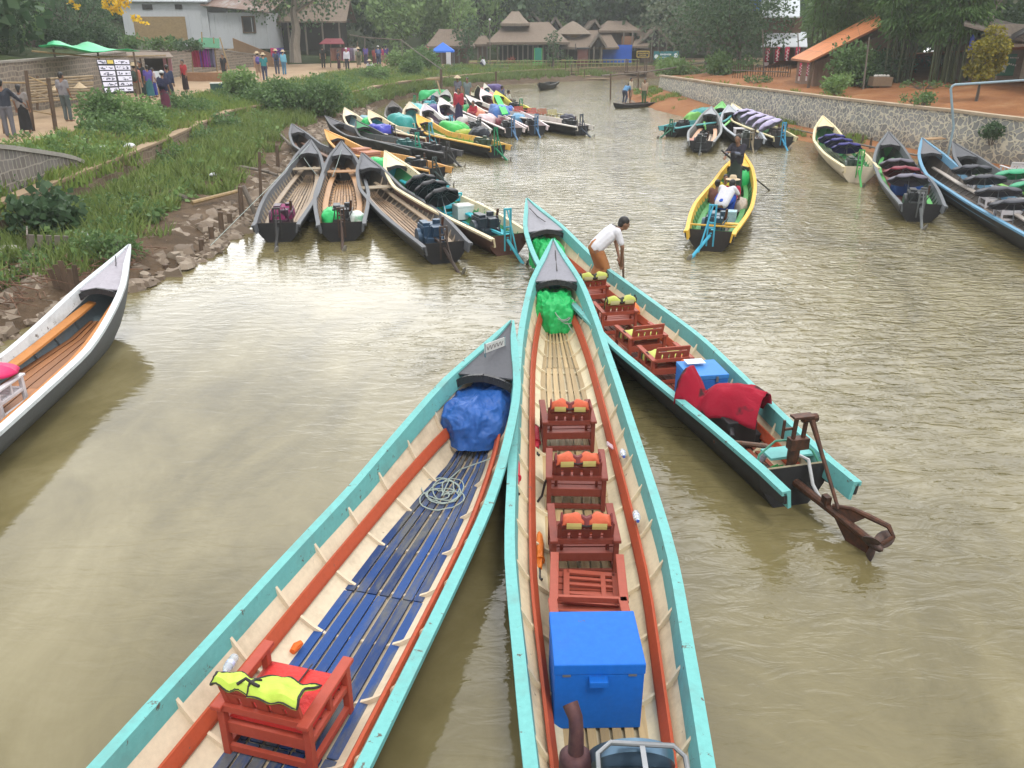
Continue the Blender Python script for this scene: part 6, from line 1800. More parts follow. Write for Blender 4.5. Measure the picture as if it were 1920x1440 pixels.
F10 = boat('green-lined grey-bowed boat beside the far bank posts', (838, 168), (812, 196), 1.35, None, 1.1, .42, FARG, (0.45, 0.45, 0.42), (0.08, 0.28, 0.09), None, (0.3, 0.24, 0.16), (0.42, 0.43, 0.42), bulk=(.08, .3, .1), detail=1, ribs=None)
F11 = boat('green-lined boat partly under a bright green tarpaulin at the far bank', (820, 171), (778, 196), 1.3, None, 1.05, .42, FARG, (0.42, 0.42, 0.38), (0.08, 0.30, 0.10), None, (0.1, 0.28, 0.12), (0.40, 0.4, 0.38), bulk=(.08, .3, .1), detail=1, ribs=None)
RG = 'boats moored along the right bank'
R1 = boat('dark teal boat lying crosswise behind the grey boat on the right side', (1375, 203), (1258, 238), 1.25, None, .95, .42, RG, (0.10, 0.36, 0.38), (0.05, 0.18, 0.22), (0.06, 0.24, 0.26), (0.05, 0.16, 0.2), (0.1, 0.3, 0.3), detail=1, ribs=None)
R2 = boat('empty grey boat with orange benches and pale floor on the right side', (1334, 199), (1315, 264), 1.36, None, 1.1, .44, RG, (0.20, 0.21, 0.21), (0.10, 0.09, 0.08), (0.58, 0.33, 0.2), (0.52, 0.40, 0.29), (0.32, 0.34, 0.36), bulk=(.06, .06, .06), bench=.13, hull=paint((0.03, 0.03, 0.032), .5))
R3 = boat('grey boat with violet blue tarpaulin beside the empty grey boat', (1366, 196), (1410, 260), 1.36, None, 1.1, .44, RG, (0.34, 0.37, 0.40), (0.14, 0.11, 0.10), (0.3, 0.3, 0.3), (0.2, 0.16, 0.14), (0.38, 0.40, 0.43), detail=2, ribs=.5)
R3b = boat('green-edged boat showing only its bow behind the grey boats', (1354, 190), (1340, 235), 1.2, None, 1.1, .44, RG, (0.18, 0.50, 0.14), (0.05, 0.22, 0.07), None, (0.1, 0.2, 0.08), (0.2, 0.5, 0.18), detail=1, ribs=None)
R4 = boat('cream-edged boat loaded with pale purple patterned umbrellas', (1373, 193), (1468, 256), 1.36, None, 1.1, .44, RG, (0.66, 0.58, 0.34), (0.05, 0.26, 0.08), (0.1, 0.3, 0.12), (0.2, 0.15, 0.1), (0.5, 0.5, 0.5), bulk=(.05, .3, .08), ribs=.5)
R5 = boat('cream boat with navy umbrellas and green load by the rubble wall', (1543, 217), (1612, 312), 1.42, None, 1.15, .5, RG, (0.68, 0.58, 0.36), (0.05, 0.24, 0.08), (0.4, 0.36, 0.24), (0.16, 0.2, 0.12), (0.68, 0.58, 0.36), bulk=(.05, .3, .09), hull=paint((0.60, 0.52, 0.40), .5, .5), ribs=.5)
R6 = boat('charcoal boat with green bow lining and a maroon and two grey umbrellas', (1666, 247), (1728, 382), 1.42, None, 1.15, .46, RG, (0.12, 0.13, 0.14), (0.05, 0.08, 0.06), (0.10, 0.38, 0.10), (0.24, 0.07, 0.06), (0.12, 0.12, 0.13), bulk=(0.04, 0.26, 0.06), ribs=.45, bench=.09)
R7 = boat('sky blue-edged charcoal boat with white chairs under grey umbrellas at the right edge', (1729, 259), (1925, 415), 1.42, 11.5, 1.15, .46, RG, (0.12, 0.27, 0.40), (0.09, 0.075, 0.065), (0.42, 0.38, 0.34), (0.28, 0.22, 0.18), (0.14, 0.14, 0.15), ribs=.45, bench=.10, ribcol=(0.2, 0.18, 0.16))
R8 = boat('charcoal boat with green side planks and green umbrellas at the right edge', (1786, 266), (1975, 378), 1.4, 10.5, 1.1, .46, RG, (0.11, 0.115, 0.125), (0.08, 0.07, 0.065), (0.20, 0.46, 0.10), (0.2, 0.16, 0.14), (0.09, 0.095, 0.105), ribs=.45, bench=.10, ribcol=(0.26, 0.24, 0.22))
YB = boat('yellow-edged boat with passengers being poled away in midstream', (1392, 284), (1333, 432), 1.40, None, 1.1, .46, None, (0.66, 0.40, 0.05), (0.07, 0.22, 0.07), (0.05, 0.24, 0.06), (0.13, 0.12, 0.08), (0.62, 0.40, 0.06), bulk=(.05, .26, .06), ribs=.45, bench=.10, hull=paint((0.035, 0.03, 0.028), .5))
FB1 = boat('small dark boat beached by the far landing stage', (1012, 155), (1062, 146), 1.1, 5.5, .6, .35, None, (0.05, 0.05, 0.052), (0.05, 0.05, 0.05), None, (0.08, 0.07, 0.06), (0.05, 0.05, 0.05), detail=1, ribs=None, mid=.34)
FB2 = boat('low dark dugout with people aboard near the red mud spit', (1150, 193), (1215, 192), .85, None, .34, .22, None, (0.05, 0.04, 0.04), (0.06, 0.05, 0.04), None, (0.1, 0.08, 0.06), (0.05, 0.04, 0.04), detail=1, ribs=None, mid=.2)

BLK = (0.03, 0.032, 0.035)
engine(M1, (0.05, 0.02, 0.04), (0.035, 0.035, 0.035)); engine(M2, BLK, (0.06, 0.035, 0.025)); engine(M3, (0.025, 0.06, 0.11), (0.05, 0.035, 0.03), 1.05, swing=.1)
engine(M4, (0.03, 0.04, 0.055), (0.06, 0.38, 0.46), 1.2, stand_h=1.0); engine(M6, (0.03, 0.035, 0.04), (0.04, 0.06, 0.06), 1.0)
engine(M8b, (0.03, 0.12, 0.12), (0.03, 0.26, 0.18), 1.0, stand_h=1.0); engine(M9, BLK, (0.08, 0.34, 0.42), 1.0, stand_h=1.0); engine(M12, (0.05, 0.08, 0.05), (0.02, 0.20, 0.10), .9, stand_h=1.1)
engine(M8, BLK, (0.04, 0.05, 0.05)); engine(M7, BLK, (0.05, 0.05, 0.05))
for f, c in ((F1, (0.06, 0.28, 0.4)), (F2, (0.04, 0.05, 0.06)), (F3, (0.1, 0.2, 0.35)), (F4, (0.08, 0.18, 0.32)), (F5, (0.04, 0.05, 0.07)), (F6, (0.03, 0.22, 0.10)), (F11, (0.03, 0.24, 0.12)), (F10, (0.05, 0.2, 0.3))):
    engine(f, BLK, c, .9, stand_h=.95)
engine(R1, BLK, (0.04, 0.16, 0.10), .8); engine(R2, BLK, (0.06, 0.07, 0.07), .3, stand_h=.8); engine(R3, (0.06, 0.07, 0.06), (0.2, 0.16, 0.1), .9); engine(R4, (0.06, 0.05, 0.05), (0.05, 0.30, 0.5), .9, stand_h=1.0)
engine(R5, (0.05, 0.07, 0.06), (0.06, 0.34, 0.08), .95, stand_h=.95); engine(R6, BLK, (0.12, 0.13, 0.13), .95); engine(R7, (0.05, 0.06, 0.1), (0.1, 0.1, 0.1)); engine(R8, BLK, BLK)
engine(YB, (0.03, 0.07, 0.10), (0.06, 0.36, 0.52), .95, stand_h=1.0, swing=-.35)

# ------------------------------------------------------------------ things in the boats
FZ = .064
M_REDWOOD = paint((0.30, 0.062, 0.035), .45, .45, (0.12, 0.05, 0.03), (1, 1, 1), .12, key='chair')
M_DKRED = paint((0.19, 0.04, 0.026), .5, .45, (0.08, 0.04, 0.03), key='chairdk')
M_REDBRIGHT = paint((0.36, 0.06, 0.035), .45, .35, (0.15, 0.05, 0.03), key='chairb')
M_WHITECHAIR = paint((0.62, 0.60, 0.62), .5, .35)
M_STRAP = plain((0.025, 0.02, 0.02), .8)


def inboat(b, p, dx=0.0, dy=0.0):
    """Slide a floor point to dx off the centreline of a boat, keeping its distance from the bow."""
    q = b.M.inverted() @ Vector(p)
    r = b.M @ Vector((dx, q.y + dy, q.z))
    return r


def chair_parts(t, m, back=True, mid_slat=True):
    L = .27
    for sx in (-1, 1):
        for sy in (-1, 1): MB().box((sx * L, sy * .25, .185), (.045, .05, .37)).build('leg', m, t, bevel=.004)
        MB().box((sx * L, -.0, .385), (.07, .62, .03)).build('arm', m, t, bevel=.006)
        MB().box((sx * L, 0, .045), (.034, .46, .045)).build('stretcher', m, t, bevel=.003)
        MB().box((sx * L, 0, .215), (.03, .46, .04)).build('side_rail', m, t, bevel=.003)
        MB().box((sx * L, .02, .30), (.026, .035, .15)).build('side_post', m, t)
    for y, z, n_ in ((-.25, .045, 'stretcher'), (-.265, .372, 'rear_rail'), (.25, .2, 'front_rail'), (-.24, .2, 'apron')):
        MB().box((0, y, z), (.50, .03, .05 if n_ != 'apron' else .085)).build(n_, m, t, bevel=.003)
    s = MB()
    for i in range(6): s.box((0, -.2 + i * .085, .232), (.52, .068, .018))
    s.build('seat', m, t, bevel=.003)
    if back:
        b = MB(); tilt = Matrix.Translation((0, -.235, .38)) @ Matrix.Rotation(R(14), 4, 'X')
        b.box((0, 0, .165), (.47, .022, .06), M=tilt); b.box((0, 0, .10), (.47, .02, .035), M=tilt); b.box((0, 0, -.02), (.47, .022, .05), M=tilt)
        for i in range(5): b.box((-.19 + i * .095, 0, .04), (.072, .018, .15), M=tilt)
        for sx in (-1, 1): b.box((sx * .225, 0, .07), (.035, .026, .24), M=tilt); b.box((sx * .2, .01, -.1), (.03, .02, .2), M=tilt)
        b.build('backrest', m, t, bevel=.004)
    else:
        b = MB(); tl = Matrix.Translation((.03, .02, .262)) @ Matrix.Rotation(R(3), 4, 'Y')
        for sx in (-1, 1): b.box((sx * .2, 0, 0), (.05, .42, .025), M=tl); b.box((0, sx * .19, 0), (.4, .05, .025), M=tl)
        for y in (-.09, .03, .11): b.box((0, y, 0), (.38, .03, .02), M=tl)
        b.box((.1, 0, .003), (.04, .4, .02), M=tl)
        b.build('loose_backrest', m, t, bevel=.003)
    return t


_protos = {}


def chair(label, pos, ang, m=None, back=True, group=None, s=1.0):
    m = m or M_REDWOOD
    k = (m.name, back)
    if k not in _protos:
        t = thing('armchair', label, 'chair', pos, ang, group); chair_parts(t, m, back); _protos[k] = t
    else:
        t = dup(_protos[k], pos, ang, label, group)
    t.scale = (s, s, s)
    return t


def vest(label, pos, ang, col, col2, group, seed=0, dark=(0.10, 0.02, 0.02), w=.42):
    """Foam life vest folded over the top of a chair back (origin at the top edge of the back)."""
    t = thing('life_vest', label, 'life vest', pos, ang, group)
    m = cloth(col, .7, 9, .5)
    for sx in (-1, 1):
        rows = []
        for i in range(11):
            u = i / 10; x = sx * (.022 + (w / 2 - .022) * u); bul = math.sin(math.pi * min(max(u, .04), .96)) ** .28
            ring = []
            prof = [(-.050, .0), (-.068, .015), (-.070, .045), (-.055, .085), (-.02, .105), (.022, .10), (.055, .038), (.072, 0), (.078, -.06), (.075, -.12), (.045, -.125), (.038, -.05), (.022, .03), (-.022, .03), (-.026, .015), (-.03, .0)]
            for k, (y, z) in enumerate(prof):
                nz = .010 * mnoise.noise((x * 11, k * .7, seed)) + .006 * math.sin(u * 9 + k)
                ring.append(Vector((x, y * (.75 + .25 * bul) + nz, (z * bul if z > 0 else z * (.8 + .2 * bul)) + nz)))
            rows.append(ring)
        MB().loft(rows).build('foam_panel', m, t, True, angle=60)
        x0 = sx * .045; x1 = sx * (w / 2 - .04)
        rs = MB(); rs.grid([[Vector((x, y, z)) for x in np.linspace(x0, x1, 4)] for y, z in ((-.072, -.01), (-.080, .02), (-.080, .05))])
        rs.build('reflective_strip', cloth(col2, .5, 9, .2), t, solid=.004)
        eb = MB(); eb.tube([(sx * (w / 2), -.055, -.0), (sx * (w / 2 + .004), -.06, .06), (sx * (w / 2), .0, .10), (sx * (w / 2), .07, .02), (sx * (w / 2), .078, -.12)], .010, 6); eb.build('edging', plain(dark, .8), t)
    MB().grid([[Vector((-.045, y, z)), Vector((0, y - .004, z - .018)), Vector((.045, y, z))] for y, z in ((-.045, .0), (-.05, .03), (-.02, .08), (.03, .07))]).build('collar', plain(dark, .8), t, True, solid=.012)
    MB().tube([(-.05, -.072, .03), (0, -.06, .01), (.05, -.072, .03)], .008, 6).build('strap', M_STRAP, t)
    return t


def draped_vest(label, M, col):
    """Thin lime vest flung over a chair back, with black piping."""
    t = thing('life_vest', label, 'life vest'); t.matrix_basis = M
    for k, (xa, xb, fr, bk) in enumerate(((-.27, -.03, .05, .14), (-.05, .25, .07, .26))):
        G = []
        for i in range(13):
            u = i / 12; x = xa + (xb - xa) * u; row = []
            for j in range(13):
                v = j / 12; s_ = -fr + (fr + bk) * v + .03 * math.sin(u * 5 + k) * (v > .5)
                y = .5 * s_ if s_ < 0 else s_; z = .035 - abs(s_) * (.75 if s_ < 0 else .62) + .012 * math.sin(u * 11 + v * 4) + .02 * mnoise.noise((u * 3, v * 3, k))
                row.append(Vector((x + .015 * math.sin(v * 6 + k), y - .01, z)))
            G.append(row)
        MB().grid(G).build('panel', cloth(col, .7, 8, .5), t, True, solid=.02)
        edge = [G[i][0] for i in range(13)] + [G[12][j] for j in range(1, 13)] + [G[i][12] for i in range(11, -1, -1)] + [G[0][j] for j in range(11, -1, -1)]
        MB().tube([p + Vector((0, 0, .008)) for p in edge], .008, 6).build('piping', M_STRAP, t, True)
    MB().tube([(-.1, -.03, .05), (-.06, .0, .075), (-.02, .0, .05), (.03, -.02, .06)], .01, 6).build('strap', M_STRAP, t, True)
    return t


def lump(name, label, cat, pos, ang, size, mat, seed=0, group=None, top=.4, rough=.12, sq=2.8, fine=False):
    """Soft covered heap: superellipsoid with folds and creases, flat below."""
    rows = []; nu, nv = (150, 60) if fine else (40, 14)
    def ridge(x, y, z): return (1 - abs(mnoise.noise((x, y, z)))) ** 3
    for i in range(nv + 1):
        ph = (math.pi / 2) * i / nv
        ring = []
        for j in range(nu):
            a = 2 * math.pi * j / nu
            c, s_ = math.cos(a), math.sin(a)
            rr = (abs(c) ** sq + abs(s_) ** sq) ** (-1 / sq)
            cp = math.cos(ph) ** top; sp = math.sin(ph) ** .8
            p = Vector((c * rr * cp, s_ * rr * cp, sp))
            nz = mnoise.noise((p.x * 1.6 + seed, p.y * 1.6, p.z * 1.6)) + .55 * mnoise.noise((p.x * 4 + seed, p.y * 4, p.z * 3)) + .3 * abs(mnoise.noise((p.x * 9 + seed, p.y * 9, p.z * 7)))
            if fine:
                w = mnoise.noise((p.x * 2, p.y * 2 + seed, p.z * 2)) * .5
                nz += .6 * (ridge(p.x * 1.7 + w + seed, p.y * 1.7 + w, p.z * 1.3) - .5) + .22 * (ridge(p.x * 3.7 + w, p.y * 3.5 + seed, p.z * 2.6 + w) - .5)
            fold = .05 * math.sin(a * 9 + seed * 3 + 2 * math.sin(a * 2)) * (1 - i / nv)
            k = 1 + rough * nz + fold
            ring.append(Vector((p.x * k * size[0] / 2, p.y * k * size[1] / 2, max(0, p.z * (1 + rough * 1.3 * nz)) * size[2])))
        rows.append(ring)
    o = MB().loft(rows, True).build(name, mat, None, True, angle=80 if fine else 50)
    o.location = pos; o.rotation_euler = (0, 0, ang)
    return tag(o, label, cat, group)


def rope(label, pts, r=.009, mat=None, name='rope'):
    o = MB().tube(pts, r, 6).build(name, mat or M_ROPE, None, True)
    return tag(o, label, 'rope')


def umbrella(label, pos, ang, col, group, r=.5, h=.22, tilt=25, shaft=.55, name='umbrella'):
    t = thing(name, label, 'umbrella', pos, 0, group, rot=Euler((R(-tilt), 0, ang), 'XYZ'))
    cb = MB(); n = 8; rows = []
    for i in range(7):
        f = i / 6; rr = r * math.sin(f * 1.35) / math.sin(1.35); z = h * (math.cos(f * 1.35) - math.cos(1.35)) / (1 - math.cos(1.35))
        ring = []
        for j in range(n * 3):
            a = 2 * math.pi * j / (n * 3); sc = 1 - (.10 * f if j % 3 else 0)
            ring.append(Vector((math.cos(a) * max(rr, .004) * sc, math.sin(a) * max(rr, .004) * sc, z - (.025 * f if j % 3 else 0))))
        rows.append(ring)
    cb.loft(rows, False)
    cb.build('canopy', cloth(col, .55, 3, .15), t, True, angle=22, solid=.006)
    sb = MB(); sb.tube([(0, 0, -shaft), (0, 0, h + .05)], .009, 6); sb.tube([(0, 0, -shaft), (.0, .03, -shaft - .05), (0, .06, -shaft)], .014, 6); sb.build('shaft', M_STEEL, t, True)
    rb = MB()
    for j in range(n):
        a = 2 * math.pi * j / n; rb.tube([(0, 0, h * .9), (math.cos(a) * r * .55, math.sin(a) * r * .55, h * .55), (math.cos(a) * r * .96, math.sin(a) * r * .96, .0)], .005, 4, False)
        rb.tube([(0, 0, h * .15), (math.cos(a) * r * .5, math.sin(a) * r * .5, h * .55)], .004, 4, False)
    rb.build('ribs', M_STEEL, t)
    return t


def folded_umbrella(label, a, b, col, group='folded umbrellas tucked along the sides of the central boat'):
    a, b = Vector(a), Vector(b); d = b - a
    t = thing('folded_umbrella', label, 'umbrella', a, 0, group)
    pts = [d * f for f in (0, .08, .3, .55, .72, .8)]
    rr = [.012, .03, .042, .038, .028, .022]
    mb = MB(); mb.tube(pts, rr, 10)
    mb.v = [(x * 1, y * 1, z + .006 * math.sin(i * 2.4)) for i, (x, y, z) in enumerate(mb.v)]
    mb.build('canopy', cloth(col, .6, 14, .6), t, True)
    MB().tube([d * .79, d * .93, d * 1.0, d * 1.02 + Vector((.02, 0, 0))], [.011, .011, .015, .015], 7).build('handle', M_DARK, t, True)
    mb = MB(); mb.tube([d * .60, d * .64], .05, 10); mb.build('tie', cloth(col, .6, 14, .6), t, True)
    return t


def box_thing(name, label, cat, pos, ang, dims, mat, lid=.1, lidmat=None, group=None, bevel=.008):
    t = thing(name, label, cat, pos, ang, group)
    MB().box((0, 0, (dims[2] - lid) / 2), (dims[0], dims[1], dims[2] - lid)).build('body', mat, t, bevel=bevel)
    if lid: MB().box((0, 0, dims[2] - lid / 2 + .003), (dims[0] + .012, dims[1] + .012, lid)).build('lid', lidmat or mat, t, bevel=bevel)
    return t


def bottle(label, pos, rot, group='plastic water bottles in the foreground boats'):
    t = thing('water_bottle', label, 'bottle', pos, 0, group, rot=rot)
    m, n, l, b = _nodes('clear_plastic'); b.inputs['Base Color'].default_value = (.8, .85, .9, 1); b.inputs['Transmission Weight'].default_value = .65; b.inputs['Roughness'].default_value = .12; b.inputs['IOR'].default_value = 1.3
    MB().lathe([(.01, 0), (.032, .004), (.033, .05), (.030, .055), (.033, .06), (.033, .13), (.026, .16), (.013, .185), (.013, .2)], 14).build('body', m, t, True)
    MB().lathe([(.015, .198), (.015, .215), (.004, .217)], 12).build('cap', plain((0.05, 0.1, 0.4)), t, True)
    MB().lathe([(.0338, .075), (.0338, .115)], 14, cap=False).build('label_band', plain((0.5, 0.55, 0.75), .4), t, True)
    return t


# --- first turquoise boat (blue floor)
TARPBLUE = cloth((0.02, 0.10, 0.36), .5, 9, .5, None, .4)
GREENT = cloth((0.02, 0.46, 0.12), .5, 8.0, .5, None, .4)
b = B1
lump('blue_tarpaulin', 'crumpled dark blue tarpaulin over a heap under the dark foredeck', 'tarpaulin', bp(b, 1.32, -.06), b.ang, (.78, 1.05, .46), TARPBLUE, 3, None, .40, .11, 3.4, True)
c_ang = b.ang
p = at(540, 1400, FZ) ; ch = chair('red wooden armchair with quilted red cushion alone on the blue floor', at(546, 1370, FZ), b.ang + R(-1), M_REDBRIGHT)
ch.scale = (1.14, 1.06, 1.1)
q = MB()
rows = []
for i in range(11):
    rows.append([Vector((-.25 + .5 * i / 10, -.24 + .5 * j / 10, .0 + .045 * (1 - abs(i / 5 - 1) ** 6) * (1 - abs(j / 5 - 1) ** 6) + .006 * math.sin(i * 1.9) * math.sin(j * 1.9))) for j in range(11)])
q.grid(rows)
cu = q.build('seat_cushion', cloth((0.62, 0.035, 0.03), .7, 26, .5), None, True, solid=.012)
cu.matrix_world = ch.matrix_basis @ Matrix.Translation((0, .02, .25)); tag(cu, 'bright red quilted cushion on the red armchair', 'cushion')
sp = MB(); sp.tube([(.03, -.22, .062), (.03, 0, .064), (.03, .26, .05)], .012, 6, flat=.3); so = sp.build('strap', M_STRAP, cu)
bkt = ch.matrix_basis @ Vector((0, -.275, .565))
v_ = draped_vest('lime yellow life vest draped over the red armchair on the blue floor', ch.matrix_basis @ Matrix.Translation((0, -.275, .565)), (0.46, 0.62, 0.08))
chair('corner of a red wooden armchair cut off by the lower picture edge', at(396, 1655, FZ) , b.ang, M_REDBRIGHT)
pts = []
c0 = bp(b, 2.62, -.05)
for i in range(150):
    a = i * .27; rr = .13 + .055 * math.sin(i * .11) + .03 * math.sin(i * .5)
    pts.append(c0 + Vector((math.cos(a) * rr * 1.1 + .06 * math.sin(i * .05), math.sin(a) * rr * 1.3 + .12 * math.sin(i * .033), .014 + .012 * abs(math.sin(i * .9)))))
pts += [c0 + Vector((.0 + .05 * k, .2 + .10 * k, .02)) for k in range(1, 4)] + [bp(b, 2.1, .42, .32), bp(b, 1.7, .46, .42)]
rope('loose grey green rope coiled on the blue floor', pts, .007)
np_ = thing('name_plate', 'small white name plate standing on the dark foredeck', 'plate', bp(b, .72, -.02, b.H.gh(b.L - .72) + .02), b.ang + R(62))
MB().box((0, 0, .085), (.36, .008, .11)).build('plate', plain((0.52, 0.52, 0.5), .5), np_)
q = MB()
q.tube([(-.14 + i * .0115, -.007, .082 + (.024, -.018, .02, -.022, .014)[(i * 3) % 5]) for i in range(25)], .0035, 5)
q.build('lettering', plain((0.12, 0.10, 0.1)), np_)
for sx in (-1, 1): MB().tube([(sx * .17, 0, -.02), (sx * .17, 0, .15)], .007, 6).build('rod', plain((0.02, 0.12, 0.16)), np_)
bottle('clear bottle lying between gunwale and side plank of the blue-floored boat', at(440, 1232, .34), (R(80), R(10), b.ang + R(10)))
o = MB().tube([bp(b, 0, 0) * 0 + at(548, 1222, .1), at(556, 1212, .1), at(566, 1204, .11)], [.025, .035, .02], 8).build('orange_rag', cloth((0.75, 0.14, 0.02), .7, 20, .5), None, True); tag(o, 'small orange rag at the edge of the blue floor', 'cloth')

# --- central turquoise boat
b = B2
lump('green_tarpaulin', 'bright green tarpaulin bundled under the foredeck of the central boat', 'tarpaulin', bp(b, 1.55, 0, .09), b.ang, (.72, .85, .52), GREENT, 8, None, .45, .13, 2.8, True)
pts = []
c0 = bp(b, 1.85, .12, .12)
for i in range(110):
    a = i * .31; rr = .15 + .05 * math.sin(i * .17)
    pts.append(c0 + Vector((math.cos(a) * rr, math.sin(a) * rr * 1.6 + .1, .40 - .16 * max(0, -math.sin(a)) + .03 * math.sin(i * .7) - .0012 * i)))
pts += [bp(b, 2.2, .26, .16), bp(b, 2.4, .3, .12)]
rope('grey rope looped over the green tarpaulin of the central boat', pts, .008)
rope('dark cord over the green tarpaulin of the central boat', [bp(b, 1.6, -.34, .40), bp(b, 1.5, -.2, .58), bp(b, 1.5, 0, .63), bp(b, 1.62, .22, .56), bp(b, 1.7, .33, .42)], .012, M_STRAP)
CG = 'dark red chairs in a row along the central boat'
VG = 'orange life vests draped over the chair backs of the central boat'
for k, (px, py, lb) in enumerate(((1064, 848, 'dark red chair with orange vest, farthest up the central boat'), (1081, 958, 'dark red chair with orange vest and a dangling black strap, middle of the central boat'), (1094, 1082, 'dark red chair with orange vest, just behind the vestless chairs of the central boat'))):
    p = at(px, py, FZ); p = p + (b.M.to_3x3() @ Vector((0, .27, 0)))
    c1_ = chair(lb, p, b.ang + R((2.5, -2, 1)[k]), M_DKRED, True, CG)
    vest(['orange life vest on the farthest chair of the central boat', 'orange life vest on the middle chair of the central boat', 'orange life vest on the third chair of the central boat'][k], c1_.matrix_basis @ Vector((0, -.275, .555)), b.ang + R((-2, 3, -1)[k]), (0.54, 0.11, 0.05), (0.50, 0.43, 0.15), VG, k + 4, (0.14, 0.02, 0.02))
for k, (px, py, lb) in enumerate(((1104, 1196, 'dark red chair without a back, its slatted backrest lying on the seat'), (1112, 1298, 'dark red backless chair partly behind the blue chest'))):
    p = at(px, py, FZ) + (b.M.to_3x3() @ Vector((0, .27, 0)))
    chair(lb, p, b.ang + R((-3, 2)[k]), M_REDWOOD, False, CG)
rope('black strap hanging from the middle chair to the floor', [at(1030, 888, .42), at(1022, 905, .3), at(1016, 930, .18), at(1004, 946, .09)], .012, M_STRAP)
M_CHEST = paint((0.004, 0.12, 0.50), .5, .5, (0.03, 0.06, 0.14), chips=.12, key='chest')
cp = at(1117, 1366, FZ) + (b.M.to_3x3() @ Vector((0, .27, 0)))
bc = box_thing('blue_chest', 'bright blue wooden chest with hinged lid in the central boat', 'chest', cp, b.ang + R(1.5), (.60, .54, .56), M_CHEST, .085, M_CHEST)
MB().box((-.01, -.30, .44), (.125, .065, .05)).build('handle', M_CHEST, bc, bevel=.006)
for sx in (-1, 1): MB().box((sx * .22, -.277, .475), (.055, .008, .014)).build('hinge', M_STEEL, bc)
UG = 'folded umbrellas tucked along the sides of the central boat'
folded_umbrella('red folded umbrella on the floor beside the farthest chair of the central boat', at(1004, 795, FZ + .05), at(1008, 852, FZ + .05), (0.55, 0.02, 0.05))
folded_umbrella('red folded umbrella tucked outside the left side plank of the central boat', at(966, 852, .4), at(970, 925, .36), (0.55, 0.02, 0.05))
folded_umbrella('orange folded umbrella on the floor left of the chairs', at(1011, 998, FZ + .05), at(1012, 1085, FZ + .05), (0.75, 0.2, 0.02))
bottle('clear bottle wedged by the right gunwale, farther one', at(1167, 846, .33), (R(78), R(-12), b.ang)); bottle('clear bottle wedged by the right gunwale, nearer one', at(1192, 962, .33), (R(78), R(-12), b.ang))
o = MB(); 
for k, (d_, c_) in enumerate(((0, 0), (0, 0))): pass
tp = MB().box((0, 0, 0), (.105, .09, .012)).build('tape_patch', plain((0.55, 0.42, 0.48), .5), B2.root); 
yy = B2.L - 6.1; zz_ = B2.fz + (B2.H.gh(yy) - B2.fz) * .43; tp.location = (B2.H.iw(yy, zz_, .066) - .06, yy, zz_ + .025); tp.rotation_euler = (0, R(38), 0)
# engine of the central boat: rusty muffler, flywheel and tube guard
y0 = B2.L - 10.42
ez = B2.fz
e = MB(); e.box((.12, y0 - .35, ez + .2), (.42, .5, .3)); e.box((.12, y0 - .4, ez + .4), (.3, .3, .12)); eo = e.build('engine', plain((0.12, 0.14, 0.16), .4, .5), B2.root, bevel=.015)
fl = MB(); fl.lathe([(.03, -.04), (.22, -.045), (.26, -.04), (.262, .04), (.22, .045), (.03, .04)], 40, Matrix.Translation((.09, y0 - .06, ez + .34)) @ Matrix.Rotation(R(-68), 4, 'X')); fl.build('flywheel', plain((0.16, 0.26, 0.36), .28, .85, .1), eo, True)
gd = MB(); gd.tube([(-.14, y0 - .42, ez + .52), (-.14, y0 - .24, ez + .60), (-.06, y0 - .18, ez + .62), (.3, y0 - .2, ez + .62), (.36, y0 - .26, ez + .6), (.37, y0 - .45, ez + .52)], .016, 8); gd.bar((.12, y0 - .2, ez + .62), (.12, y0 - .45, ez + .6), .03, .012); gd.build('guard', M_STEEL, eo, True)
mu = MB(); mu.lathe([(.02, 0), (.095, 0), (.10, .02), (.10, .34), (.075, .37), (.05, .38)], 20, Matrix.Translation((-.25, y0 - .08, ez + .06))); mu.tube([(-.25, y0 - .08, ez + .42), (-.25, y0 - .06, ez + .58), (-.255, y0 - .02, ez + .65), (-.285, y0 + .04, ez + .70)], [.05, .045, .045, .05], 12, False); mu.build('muffler', rusty((0.07, 0.03, 0.035), (0.12, 0.055, 0.05)), eo, True)

# --- right turquoise boat
b = B3
lump('green_tarpaulin', 'bright green tarpaulin under the foredeck of the right turquoise boat', 'tarpaulin', bp(b, 1.6, 0, .09), b.ang, (.62, .8, .5), GREENT, 5, None, .5, .13, 2.8, True)
CG3 = 'red chairs in a row along the right turquoise boat'; VG3 = 'lime yellow life vests on the chairs of the right turquoise boat'
for k, (px, py, lb) in enumerate(((1117, 572, 'red chair with lime vest right beside the bending man'), (1149, 622, 'red chair with lime vest, second behind the bending man'), (1180, 672, 'red chair with lime vest on its seat, third behind the bending man'), (1220, 716, 'red chair with lime vest next to the blue box'))):
    p = inboat(b, at(px, py, FZ), (.02, .02, .0, .0)[k], .1)
    c1_ = chair(lb, p, b.ang + R((3, -3, 2, -1)[k]), M_REDWOOD, True, CG3, .98)
    pos = c1_.matrix_basis @ (Vector((0, -.275, .55)) if k < 2 else Vector((-.02, -.02, .33)))
    v_ = vest(['lime vest on the chair beside the bending man', 'lime vest on the second chair behind the bending man', 'lime vest lying on the seat of the third chair', 'lime vest lying on the seat next to the blue box'][k], pos, b.ang, (0.46, 0.50, 0.11), (0.5, 0.48, 0.25), VG3, k + 10, (0.03, 0.03, 0.02), .46)
    if k >= 2: v_.rotation_euler = (R(4), 0, b.ang); v_.scale = (1.05, 2.4, .8)
OG = 'rolled orange life vests along the side plank of the right turquoise boat'
